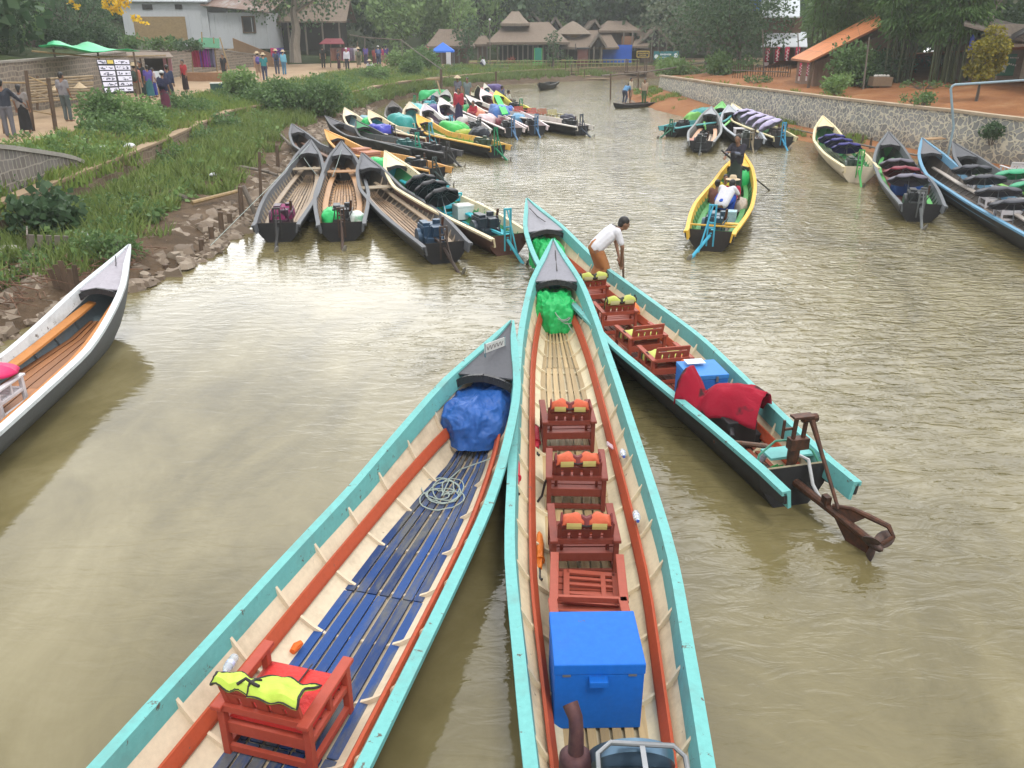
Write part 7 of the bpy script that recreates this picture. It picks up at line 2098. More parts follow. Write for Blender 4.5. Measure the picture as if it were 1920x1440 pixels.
for k, (px, py) in enumerate(((1187, 578), (1226, 624), (1276, 680), (1345, 748))):
    p = at(px, py, .34); dv = b.M.to_3x3() @ Vector((0, 1, 0))
    o = MB().tube([p - dv * .24, p - dv * .12 + Vector((0, 0, .03)), p + dv * .02 + Vector((0, 0, .04)), p + dv * .16 + Vector((0, 0, .02)), p + dv * .24], [.03, .06, .07, .06, .03], 10).build('rolled_vest', cloth((0.70, 0.17, 0.04), .7, 10, .6), None, True)
    tag(o, ['rolled orange vest on the side plank beside the second chair', 'rolled orange vest on the side plank beside the third chair', 'rolled orange vest on the side plank beside the blue box', 'rolled orange vest half under the red engine cover'][k], 'life vest', OG)
cp = at(1268, 762, FZ); bb = box_thing('blue_box', 'blue box with a white paper on its lid in the right turquoise boat', 'box', inboat(b, cp, .10) , b.ang - R(5), (.50, .50, .50), paint((0.015, 0.13, 0.45), .45, .2, (0.02, 0.06, 0.2)), .06, paint((0.03, 0.19, 0.52), .45, .2, (0.02, 0.06, 0.2)))
MB().box((-.06, .12, .545), (.24, .16, .004)).build('paper', plain((0.55, 0.62, 0.72), .6), bb); MB().box((.1, -.268, .45), (.03, .01, .07)).build('latch', M_STEEL, bb)
# covered engine
ep = Vector((0, 1.75, B3.fz))
e = MB(); e.box((0, 1.55, ep.z + .2), (.36, .9, .34)); e.box((.05, 1.3, ep.z + .1), (.5, .3, .12)); e.tube([(-.12, 1.15, ep.z + .3), (-.2, .95, ep.z + .28)], .03, 8)
eo3 = e.build('engine', plain((0.02, 0.02, 0.022), .5, .3), B3.root, bevel=.015)
rows = []
nu = 30
cpos = at(1352, 790, .24); 
for i in range(25):
    f = i / 24; rows.append([])
    y = -.62 + 1.24 * f
    ridge = .40 + .06 * math.sin(f * 5.2) + .30 * max(0, 1 - abs(f - .93) / .16) - .14 * max(0, 1 - abs(f - .72) / .12)
    for j in range(nu + 1):
        g = -1 + 2 * j / nu; x = g * .36; dr = (abs(g) ** 2.6) * .40 + .03 * mnoise.noise((f * 5, g * 4, 2))
        x += .03 * math.sin(f * 13 + g * 3) * abs(g)
        rows[-1].append(Vector((x * (1 - .18 * max(0, 1 - abs(f - .93) / .2)), y, ridge - dr + .03 * mnoise.noise((f * 8, g * 6, 7)))))
rows = [[p * .80 for p in r] for r in rows]
rc = MB().grid(rows).build('engine_cover', cloth((0.30, 0.012, 0.03), .85, 5, .6, (0.05, 0.02, 0.022), .15), None, True, solid=.012)
rc.location = cpos + Vector((0, 0, .12)); rc.rotation_euler = (R(-3), 0, b.ang + R(42)); tag(rc, 'dark red blanket with black stains thrown over the boat engine', 'cover')
# long tail of the right boat
g0 = B3.H.gh(0)
s = MB(); s.bar((-.02, .10, g0 - .28), (-.02, .06, g0 + .12), .07, .07); s.lathe([(.05, 0), (.06, .05), (.06, .18), (.045, .22)], 12, Matrix.Translation((-.02, .06, g0 + .02)))
s.bar((-.06, .05, g0 + .2), (-.06, .03, g0 + .52), .035, .035); s.bar((.05, .05, g0 + .2), (.05, .03, g0 + .52), .035, .035); s.box((0, .04, g0 + .24), (.20, .1, .12)); s.box((0, .03, g0 + .54), (.22, .1, .025))
s.bar((-.17, .06, g0 + .30), (-.17, .06, g0 + .50), .025, .025); s.bar((-.17, .06, g0 + .4), (-.03, .06, g0 + .4), .025, .025); s.lathe([(.04, -.08), (.045, .08)], 10, Matrix.Translation((.08, .03, g0 + .51)) @ Matrix.Rotation(R(90), 4, 'Y'))
s.tube([(.10, .02, g0 + .5), (.13, -.15, g0 + .25), tuple(B3.M.inverted() @ at(1572, 955, .26))], [.032, .022, .018], 8)
so = s.build('drive_stand', M_RUST, B3.root, bevel=.004)
E0_, E1_ = Vector((0, .10, g0 - .18)), B3.M.inverted() @ at(1636, 1018, .14)
t_ = MB(); t_.tube([E0_, E0_.lerp(E1_, .5), E1_], [.045, .04, .04], 10); t_.box(tuple(E0_.lerp(E1_, .46) + Vector((0, 0, .05))), (.06, .08, .12))
f0, f1 = E0_.lerp(E1_, .52), E1_ + Vector((0, .06, 0))
t_.add([f0, f1, f1 + Vector((-.02, -.10, -.42)), f0 + Vector((.014, 0, 0)), f1 + Vector((.014, 0, 0)), f1 + Vector((-.006, -.10, -.42))], [(0, 1, 2), (5, 4, 3), (0, 3, 4, 1), (1, 4, 5, 2), (2, 5, 3, 0)])
u0, u1 = E0_.lerp(E1_, .54) + Vector((0, 0, .06)), E0_.lerp(E1_, .86) + Vector((.06, 0, .17))
t_.tube([u0, u0.lerp(u1, .5) + Vector((.02, 0, .02)), u1, u1 + Vector((.10, -.16, -.02)), E1_ + Vector((.14, -.08, .10)), E1_ + Vector((.05, -.06, .02))], [.02, .022, .03, .026, .022, .018], 8)
t_.add([u0, u1, E0_.lerp(E1_, .74), u0 + Vector((.012, 0, 0)), u1 + Vector((.012, 0, 0)), E0_.lerp(E1_, .74) + Vector((.012, 0, 0))], [(0, 1, 2), (5, 4, 3), (0, 3, 4, 1), (1, 4, 5, 2), (2, 5, 3, 0)])
to = t_.build('tail_shaft', M_RUST, B3.root, True, angle=35)
p = MB()
axis = (E1_ - E0_).normalized().to_track_quat('Z', 'Y').to_matrix().to_4x4()
for q_ in range(3):
    p.ell((0, 0, 0), (.075, .016, .12), 10, 7, Matrix.Translation(E1_) @ axis @ Matrix.Rotation(q_ * 2.094 + .3, 4, 'Z') @ Matrix.Translation((.11, 0, .03)) @ Matrix.Rotation(R(90), 4, 'Y') @ Matrix.Rotation(.6, 4, 'Z'))
p.lathe([(.045, -.05), (.05, .03), (.03, .1), (.005, .12)], 12, Matrix.Translation(E1_) @ axis)
p.build('propeller', rusty((0.06, 0.045, 0.04), (0.12, 0.07, 0.055)), to, True)
hs = MB(); hs.tube([(.08, .1, g0 + .06), (.12, .0, g0 + .06), (.13, -.12, g0 - .16), (.16, -.3, g0 - .3)], .018, 8); hs.build('hose', plain((0.55, 0.55, 0.55), .4), B3.root, True)
gh_ = MB(); gh_.tube([(-.32, .2, g0 - .2), (-.30, .22, g0 + .05), (-.15, .2, g0 + .2), (.05, .15, g0 + .22), (.22, .1, g0 + .1), (.3, .05, g0 - .05)], .012, 7); gh_.build('cable', plain((0.05, 0.25, 0.16), .5), B3.root, True)
tn = MB(); tn.tube([(-.42, .95, B3.fz + .26), (0, .6, B3.fz + .32), (.12, .35, B3.fz + .3)], .03, 8); tn.tube([(-.15, .85, B3.fz + .12), (.0, .2, B3.fz + .16)], .035, 8); tn.build('tiller', rusty((0.12, 0.10, 0.08), (0.16, 0.06, 0.03)), B3.root, True)
q = MB(); w0 = B3.H.hw(.2) - .07; q.box((.16, .34, g0 - .03), (.62, .22, .03)); q.build('stern_seat', paint(TURQ, .45, .3), B3.root, bevel=.004)
bt = bottle('clear bottle beside the engine of the right turquoise boat', at(1418, 872, .18), (R(15), R(20), 0)); bt.scale = (1.3, 1.3, 1.3)
rope('tangle of bright green cord at the stern of the right turquoise boat', [at(1452, 880, .12) + Vector((.10 * math.sin(i * 1.9), .07 * math.cos(i * 2.3), .02 * math.sin(i))) for i in range(26)], .012, plain((0.04, 0.42, 0.10), .7))

# --- white boat at the left edge
WC = 'white slatted chairs in the boat at the left edge'
M_PINKU = (0.62, 0.02, 0.12)
for k, (px, py) in enumerate(((38, 772), (-45, 850))):
    p = inboat(B4, at(px, py, B4.fz), -.05); c1_ = chair(['white slatted chair under a pink umbrella at the left edge', 'white chair cut off by the left picture edge'][k], p, B4.ang - R(4), M_WHITECHAIR, True, WC, .98)
    umbrella(['pink umbrella over the white slatted chair at the left edge', 'pink umbrella cut off by the left picture edge'][k], p + Vector((-.05, .1, .46)), B4.ang, M_PINKU, 'pink umbrellas in the boat at the left edge', .38, .12, 8, .35)
lump('orange_vest_heap', 'orange and red vest heap on the white chair', 'life vest', inboat(B4, at(38, 772, .5), -.02), 0, (.3, .3, .16), cloth((0.7, 0.13, 0.03), .7, 10, .6), 2)

# --- boats moored on the left
lump('purple_cover', 'dark purple cloth over the engine of the first charcoal boat', 'cover', bp(M1, M1.L - 1.0, .0, .36), M1.ang, (.55, .8, .26), cloth((0.22, 0.02, 0.10), .7, 6, .5, (0.03, 0.02, 0.03)), 3)
lump('green_sack', 'bright green sack corner over the engine of the second charcoal boat', 'sack', bp(M2, M2.L - .95, -.22, .26), M2.ang, (.5, .7, .32), GREENT, 6, None, .6)
lump('white_sack', 'white plastic sack with green print beside the green one', 'sack', bp(M2, M2.L - .95, .25, .24), M2.ang, (.62, .55, .22), cloth((0.55, 0.62, 0.58), .6, 7, .5, (0.2, 0.42, 0.28)), 4)
for bt_, lb in ((M1, 'weathered slatted cross seat under the bow of the first charcoal boat'), (M2, 'orange brown slatted cross seat under the bow of the second charcoal boat'), (M3, 'weathered slatted cross seat under the bow of the third charcoal boat')):
    y = bt_.L - 2.0; w_ = bt_.H.hw(y) - .1; mb = MB()
    for i in range(3): mb.box((0, y + i * .14 - .14, bt_.H.gh(y) - .14), (2 * w_, .12, .025))
    mb.build('cross_seat', wood((0.45, 0.25, 0.12) if bt_ is M2 else (0.34, 0.27, 0.18), .7, (2, 14, 14)), bt_.root)
NAVY = (0.012, 0.014, 0.05); BLKU = (0.016, 0.016, 0.02)
UM4 = 'black umbrellas in a row in the cream-edged turquoise boat'
for k, (px, py, lb) in enumerate(((790, 345, 'black umbrella nearest the bow of the cream-edged turquoise boat'), (808, 357, 'middle black umbrella of the cream-edged turquoise boat'), (829, 372, 'black umbrella nearest the engine of the cream-edged turquoise boat'))):
    umbrella(lb, at(px, py, .62), M4.ang, BLKU, UM4, .46, .22, 38, .45)
for k, (px, py, lb) in enumerate(((803, 372, 'turquoise slatted seat under the first black umbrella'), (822, 384, 'turquoise slatted seat under the second black umbrella'), (845, 398, 'turquoise slatted seat just behind the last black umbrella'))):
    chair(lb, at(px, py, FZ), M4.ang, paint((0.04, 0.42, 0.52), .5, .3), True, 'turquoise seats in the cream-edged boat', .95)
box_thing('white_box', 'white box in front of the engine of the cream-edged turquoise boat', 'box', at(878, 408, .1), M4.ang, (.7, .4, .34), paint((0.6, 0.62, 0.6), .5, .3), .05)
for k, (px, py, lb) in enumerate(((678, 301, 'brown crate stacked in the orange-bowed boat, left one'), (695, 308, 'brown crate stacked in the orange-bowed boat, right one'))):
    t = thing('brown_crate', lb, 'crate', at(px, py, .12), M6.ang, 'brown crates in the orange-bowed boat'); mb = MB()
    for i in range(4): mb.box((0, 0, .06 + i * .11), (.58, .5, .085))
    mb.build('slats', wood((0.42, 0.19, 0.12), .8, (2, 14, 14)), t); MB().box((0, 0, .22), (.54, .46, .42)).build('inside', plain((0.12, 0.05, 0.03)), t)
lump('green_cover', 'crumpled green and white cover at the stern of the orange-bowed boat', 'cover', at(712, 316, .25), M6.ang, (.7, .7, .35), GREENT, 9)
VIO = cloth((0.035, 0.04, 0.36), .5, 5, .6)
lump('violet_tarpaulin', 'violet blue tarpaulin heap in the dark green-lined boat', 'tarpaulin', at(714, 262, .12), M8b.ang, (1.0, 1.6, .62), VIO, 2, None, .5, .12)
lump('green_net_heap', 'heap of pale green sheeting near the bow of the dark green-lined boat', 'cover', at(694, 243, .2), M8b.ang, (.8, 1.2, .5), GREENT, 12)
TEALC = cloth((0.03, 0.30, 0.28), .5, 5, .6)
lump('teal_tarpaulin', 'teal tarpaulin heap in the sky blue-lined cream boat', 'tarpaulin', at(752, 243, .12), M9.ang, (1.05, 1.7, .66), TEALC, 4, None, .5)
lump('turquoise_tarpaulin', 'turquoise tarpaulin heap filling the cream-rimmed boat', 'tarpaulin', at(779, 217, .12), M11.ang, (1.0, 2.4, .6), cloth((0.07, 0.36, 0.36), .5, 5, .6), 7, None, .5)
lump('green_load', 'bright green covered load in the yellow-orange boat', 'tarpaulin', at(850, 255, .15), M12.ang, (1.0, 1.7, .58), cloth((0.05, 0.44, 0.08), .5, 5, .6), 5, None, .45)
lump('olive_load', 'yellow green bundle behind the bright green load', 'bundle', at(872, 262, .15), M12.ang, (.8, .8, .4), cloth((0.28, 0.34, 0.03), .6, 6, .6), 6)
lump('engine_cover', 'black engine cover at the stern of the yellow-orange boat', 'cover', at(900, 268, .14), M12.ang, (.55, 1.3, .58), cloth((0.02, 0.025, 0.035), .5, 4, .5), 3, None, .4)
lump('white_sheet_heap', 'pale bluish sheet heap in the pale cream-bowed boat', 'cover', at(690, 232, .2), M8.ang, (.7, 1.4, .35), cloth((0.2, 0.36, 0.42), .6, 5, .5), 14)
# far row loads
FL = 'covered loads in the crowded far boats'
for nm, lb, px, py, bt_, sz, col in (('purple_tarpaulin', 'purple tarpaulin in the first white-rimmed boat', 815, 219, F1, (.95, 1.7, .6), (0.07, 0.06, 0.2)), ('orange_load', 'pale orange load in the boat beside the people in red', 893, 222, F3, (.9, 1.6, .5), (0.6, 0.24, 0.14)), ('blue_tarpaulin', 'mid blue tarpaulin heap right of the people in red', 936, 226, F4, (1.0, 2.2, .75), (0.06, 0.16, 0.42)),
                                     ('pale_load', 'white and pink load of bags behind the people in red', 912, 232, F3, (.9, 1.8, .45), (0.55, 0.42, 0.44)), ('pink_load', 'pink red round bundle in the pink-rimmed boat', 916, 186, F4, (.8, 1.4, .4), (0.5, 0.16, 0.16)), ('blue_bag', 'light blue bag heap left of the outer red chairs', 972, 232, F4, (.7, 1.0, .45), (0.14, 0.32, 0.5)), ('green_tarpaulin', 'bright green tarpaulin in the boat by the far bank', 805, 188, F11, (.95, 1.6, .6), (0.04, 0.42, 0.14)),
                                     ('violet_load', 'dark violet load at the head of the far mooring', 926, 171, F9, (.8, 1.5, .5), (0.09, 0.06, 0.2)), ('dark_bag', 'black bag near the stern of the outermost far boat', 1064, 231, F5, (.6, .9, .42), (0.03, 0.03, 0.05)), ('blue_engine_load', 'pale blue bags at the stern of the first white-rimmed boat', 838, 233, F1, (.7, .8, .35), (0.3, 0.42, 0.52)), ('white_bags', 'white bags heaped in the second white-rimmed boat', 868, 231, F2, (.8, 1.2, .35), (0.55, 0.52, 0.5)),
                                     ('maroon_bundle', 'maroon bundle in front of the dark engine of the third white-rimmed boat', 940, 235, F3, (.6, .9, .35), (0.22, 0.05, 0.07)), ('teal_cargo', 'teal and green cargo in the dark teal boat', 1318, 222, R1, (.9, 2.0, .5), (0.03, 0.24, 0.24)), ('lime_cargo', 'lime green bundle on the dark teal boat', 1300, 226, R1, (.5, 1.2, .4), (0.2, 0.5, 0.12))):
    lump(nm, lb, 'load', at(px, py, .15), bt_.ang, sz, cloth(col, .55, 5, .6), hash(nm) % 17, FL, .5)
for nm, lb, px, py, bt_, sz, col in (('turquoise_load', 'turquoise bundle in the bow of the white-rimmed boat with purple tarpaulin', 806, 204, F1, (.8, 1.2, .45), (0.05, 0.32, 0.36)), ('red_load', 'red bundle beside the people in red', 848, 214, F2, (.7, 1.2, .45), (0.45, 0.05, 0.06)), ('green_load', 'green bundle between the two red people', 874, 212, F3, (.8, 1.3, .45), (0.05, 0.4, 0.12)), ('blue_load', 'royal blue bundle in front of the pink-rimmed boat', 948, 214, F5, (.7, 1.4, .45), (0.03, 0.10, 0.42)), ('pink_bags', 'pink bags in the middle of the third white-rimmed boat', 884, 206, F3, (.8, 1.2, .4), (0.55, 0.2, 0.25)), ('green_sheet', 'green sheet in the grey-bowed boat by the far bank', 824, 182, F10, (.9, 1.4, .5), (0.05, 0.36, 0.12)), ('red_seat_load', 'dark red load in the bow of the pink-rimmed boat', 908, 176, F4, (.7, 1.0, .4), (0.34, 0.05, 0.07))):
    lump(nm, lb, 'load', at(px, py, .15), bt_.ang, sz, cloth(col, .55, 5, .6), len(nm), FL, .5)
q = MB(); slab(q, [at(926, 178, .9), at(936, 178, .9), at(953, 212, .85), at(942, 214, .85)], .04); o = q.build('green_plank', paint((0.04, 0.52, 0.10), .6, .2)); tag(o, 'long bright green plank laid from the yellow bow down across the boats', 'plank')
RC = 'red-rimmed chairs in the outermost far boat'
for k, (px, py) in enumerate(((978, 224), (1003, 228), (1022, 229), (1041, 231))):
    chair(['red chair beside the blue stand of the far row', 'red chair second from the left in the outermost far boat', 'brownish chair third from the left in the outermost far boat', 'olive-rimmed chair nearest the black bag in the outermost far boat'][k], at(px, py, .1), F5.ang + R(180), [paint((0.4, 0.08, 0.07), .5), paint((0.42, 0.12, 0.1), .5), paint((0.36, 0.16, 0.1), .5), paint((0.42, 0.38, 0.2), .5)][k], True, RC, 1.1)
# --- right bank boats
lump('violet_tarpaulin', 'violet blue tarpaulin in the grey boat of the right mooring', 'tarpaulin', at(1380, 234, .12), R3.ang, (1.05, 1.8, .72), VIO, 8, None, .5)
ws = thing('white_slat_seat', 'white slatted seat behind the violet tarpaulin', 'seat', at(1393, 246, .3), R3.ang); mb = MB()
for i in range(4): mb.box((0, -.2 + i * .14, .12), (.8, .09, .03))
mb.build('slats', M_WHITECHAIR, ws); mb = MB(); mb.box((-.35, 0, 0), (.05, .5, .22)); mb.box((.35, 0, 0), (.05, .5, .22)); mb.build('sides', M_WHITECHAIR, ws)
mb = MB(); yb = .75; mb.box((-.28, yb, R2.H.gh(yb) - .08), (.55, .8, .03)); mb.build('stern_board', paint((0.50, 0.22, 0.16), .6), R2.root)
PU = 'pale purple patterned umbrellas crowded in the cream-edged boat'
for k, (px, py) in enumerate(((1396, 216), (1408, 221), (1420, 226), (1433, 231), (1445, 236))):
    umbrella(['pale purple patterned umbrella nearest the green bow', 'pale purple patterned umbrella second from the green bow', 'pale purple patterned umbrella in the middle of the row', 'pale purple patterned umbrella second from the engine', 'pale purple patterned umbrella nearest the engine'][k], at(px, py, .72), R4.ang + .2 * k, (0.42, 0.38, 0.55), PU, .54, .24, 30, .5)
NU = 'navy umbrellas in the cream boat by the rubble wall'
for k, (px, py) in enumerate(((1561, 262), (1574, 270), (1588, 279))):
    umbrella(['navy umbrella next to the green load', 'middle navy umbrella in the cream boat', 'navy umbrella next to the engine of the cream boat'][k], at(px, py, .55), R5.ang, (0.025, 0.022, 0.16), NU, .54, .18, 26, .45)
lump('green_load', 'bright green folded load in the bow of the cream boat', 'load', at(1551, 250, .12), R5.ang, (.8, 1.6, .5), cloth((0.03, 0.42, 0.07), .5, 5, .6), 3)
U6 = 'umbrellas in the charcoal boat with green bow lining'
for k, (px, py, col, lb) in enumerate(((1684, 310, (0.11, 0.10, 0.13), 'small grey umbrella nearest the green bow lining'), (1693, 325, (0.17, 0.015, 0.03), 'maroon umbrella between two grey ones'), (1704, 340, (0.13, 0.12, 0.16), 'large grey umbrella nearest the engine'))):
    umbrella(lb, at(px, py, .58), R6.ang, col, U6, .56, .18, 24, .45)
lump('blue_tarpaulin', 'dark blue tarpaulin under the large grey umbrella', 'tarpaulin', at(1697, 362, .1), R6.ang, (.8, 1.0, .5), cloth((0.015, 0.06, 0.24), .5, 5, .6), 3)
U7 = 'dark grey umbrellas in the sky blue-edged boat'; C7 = 'white chairs under the grey umbrellas'
for k, (px, py) in enumerate(((1818, 338), (1843, 357), (1868, 380), (1898, 404))):
    c1_ = chair(['white chair under the first grey umbrella, nearest the paddle', 'white chair under the second grey umbrella', 'white chair under the third grey umbrella', 'white chair under the fourth grey umbrella at the picture edge'][k], at(px - 6, py + 8, FZ), R7.ang, M_WHITECHAIR, True, C7, 1.05)
    umbrella(['dark grey umbrella nearest the paddle', 'second dark grey umbrella from the paddle', 'third dark grey umbrella from the paddle', 'dark grey umbrella at the right picture edge'][k], at(px + 4, py - 18, .72), R7.ang, (0.05, 0.052, 0.065), U7, .56, .15, 20, .5)
U8 = 'green umbrellas at the right edge'
for k, (px, py) in enumerate(((1905, 330), (1935, 352))):
    umbrella(['green umbrella above white chairs at the right edge', 'green umbrella cut off at the right edge'][k], at(px, py, .7), R8.ang, (0.04, 0.32, 0.16), U8, .6, .18, 18, .5)
    chair(['white chair under the green umbrella', 'white chair under the cut off green umbrella'][k], at(px - 8, py + 8, FZ), R8.ang, M_WHITECHAIR, True, 'white chairs under the green umbrellas', 1.05)
pd = thing('paddle', 'pale wooden paddle leaning in the bow of the sky blue-edged boat', 'paddle', (0, 0, 0)); a_, b_ = at(1762, 276, .95), at(1771, 327, .2)
MB().tube([a_, a_.lerp(b_, .72)], .024, 7).build('shaft', wood((0.42, 0.34, 0.22), .7), pd, True); q = MB(); q.bar(a_.lerp(b_, .66), b_, .06, .025, (1, 0, .3), .16, .02); q.build('blade', wood((0.46, 0.36, 0.2), .7), pd, bevel=.008)
# --- yellow boat cargo
b = YB
lump('green_bundle', 'bright green bundle at the right side of the yellow-edged boat', 'bundle', at(1394, 352, .2), b.ang, (.4, 1.0, .5), GREENT, 3)
lump('green_bundle', 'bright green bundle behind the boy in yellow', 'bundle', inboat(YB, at(1360, 334, .3), -.22), b.ang, (.34, .6, .4), GREENT, 5)
lump('beige_sack', 'beige sack lying by the right gunwale of the yellow-edged boat', 'sack', inboat(YB, at(1384, 392, .2), .36), b.ang, (.3, .7, .26), cloth((0.42, 0.36, 0.3), .7, 6, .5), 5)
box_thing('battery_box', 'small white and blue box beside the engine of the yellow-edged boat', 'box', inboat(YB, at(1366, 418, .12), .22), b.ang, (.26, .26, .3), plain((0.3, 0.45, 0.5)), .06)
q = MB(); w_ = b.H.hw(.5); q.bar((-w_ + .03, .45, b.H.gh(.5)), (w_ - .03, .45, b.H.gh(.5)), .05, .03); q.box((w_ - .3, .7, b.H.gh(.6) + .012), (.5, .16, .03)); q.build('cross_bar', paint((0.62, 0.36, 0.05), .5), b.root)
# mooring lines
for k, (a_, b_, lb) in enumerate(((bp(M1, .35, .0, 1.0), at(395, 460, .3), 'thin mooring line from the first charcoal boat'), (bp(M1, 1.6, -.1, .75), bp(M1, 2.6, .35, .35), 'rope end hanging in the bow of the first charcoal boat'), (bp(M2, .9, 0, .95), bp(M2, 2.6, -.3, .4), 'rope hanging in the bow of the second charcoal boat'), (bp(B2, .5, .02, 1.04), bp(B2, 1.25, .02, .9), 'short dark cord on the foredeck of the central boat'), (bp(B3, .6, -.1, 1.05), bp(B3, 1.3, .05, .9), 'short dark cord on the foredeck of the right turquoise boat'), (bp(B4, .5, -.05, 1.1), bp(B4, .85, .08, 1.03), 'dark knot of cord on the foredeck of the white boat'))):
    m = a_.lerp(b_, .5) - Vector((0, 0, .03)); rope(lb, [a_, m, b_], .008, M_STRAP if k > 2 else M_ROPE)

# ------------------------------------------------------------------ people
SKIN = [plain((0.30, 0.165, 0.10), .6, 0, .08), plain((0.24, 0.125, 0.075), .6, 0, .08), plain((0.48, 0.29, 0.20), .6, 0, .08)]
M_HAIR = plain((0.012, 0.010, 0.009), .5)
M_STRAW = wood((0.58, 0.46, 0.30), .85, (20, 20, 20), .7)


def remesh(o, vox, smooth=4):
    m = o.modifiers.new('remesh', 'REMESH'); m.mode = 'VOXEL'; m.voxel_size = vox; m.use_smooth_shade = True
    s = o.modifiers.new('smooth', 'SMOOTH'); s.iterations = smooth; s.factor = .5
    return o


STAND = dict(pelvis=(0, 0, .86), chest=(0, .01, 1.18), neck=(0, .0, 1.36), head=(0, .03, 1.49),
             shL=(-.165, 0, 1.30), elL=(-.205, -.01, 1.05), haL=(-.205, .07, .83), shR=(.165, 0, 1.30), elR=(.205, -.01, 1.05), haR=(.205, .07, .83),
             hipL=(-.085, 0, .84), knL=(-.09, .015, .45), anL=(-.09, -.01, .07), hipR=(.085, 0, .84), knR=(.09, .015, .45), anR=(.09, -.01, .07))
SIT = dict(STAND, pelvis=(0, -.05, .12), chest=(0, -.02, .44), neck=(0, .0, .62), head=(0, .03, .75), shL=(-.165, 0, .56), elL=(-.21, .05, .33), haL=(-.12, .25, .28), shR=(.165, 0, .56), elR=(.21, .05, .33), haR=(.12, .25, .28),
           hipL=(-.085, -.02, .11), knL=(-.16, .36, .26), anL=(-.10, .38, -.10), hipR=(.085, -.02, .11), knR=(.16, .36, .26), anR=(.10, .38, -.10))
SQUAT = dict(STAND, pelvis=(0, -.12, .26), chest=(0, .02, .56), neck=(0, .08, .72), head=(0, .13, .85), shL=(-.16, .06, .68), elL=(-.2, .24, .48), haL=(-.1, .42, .42), shR=(.16, .06, .68), elR=(.2, .24, .48), haR=(.1, .42, .42),
             hipL=(-.085, -.1, .25), knL=(-.14, .28, .44), anL=(-.12, .06, .07), hipR=(.085, -.1, .25), knR=(.14, .28, .44), anR=(.12, .06, .07))


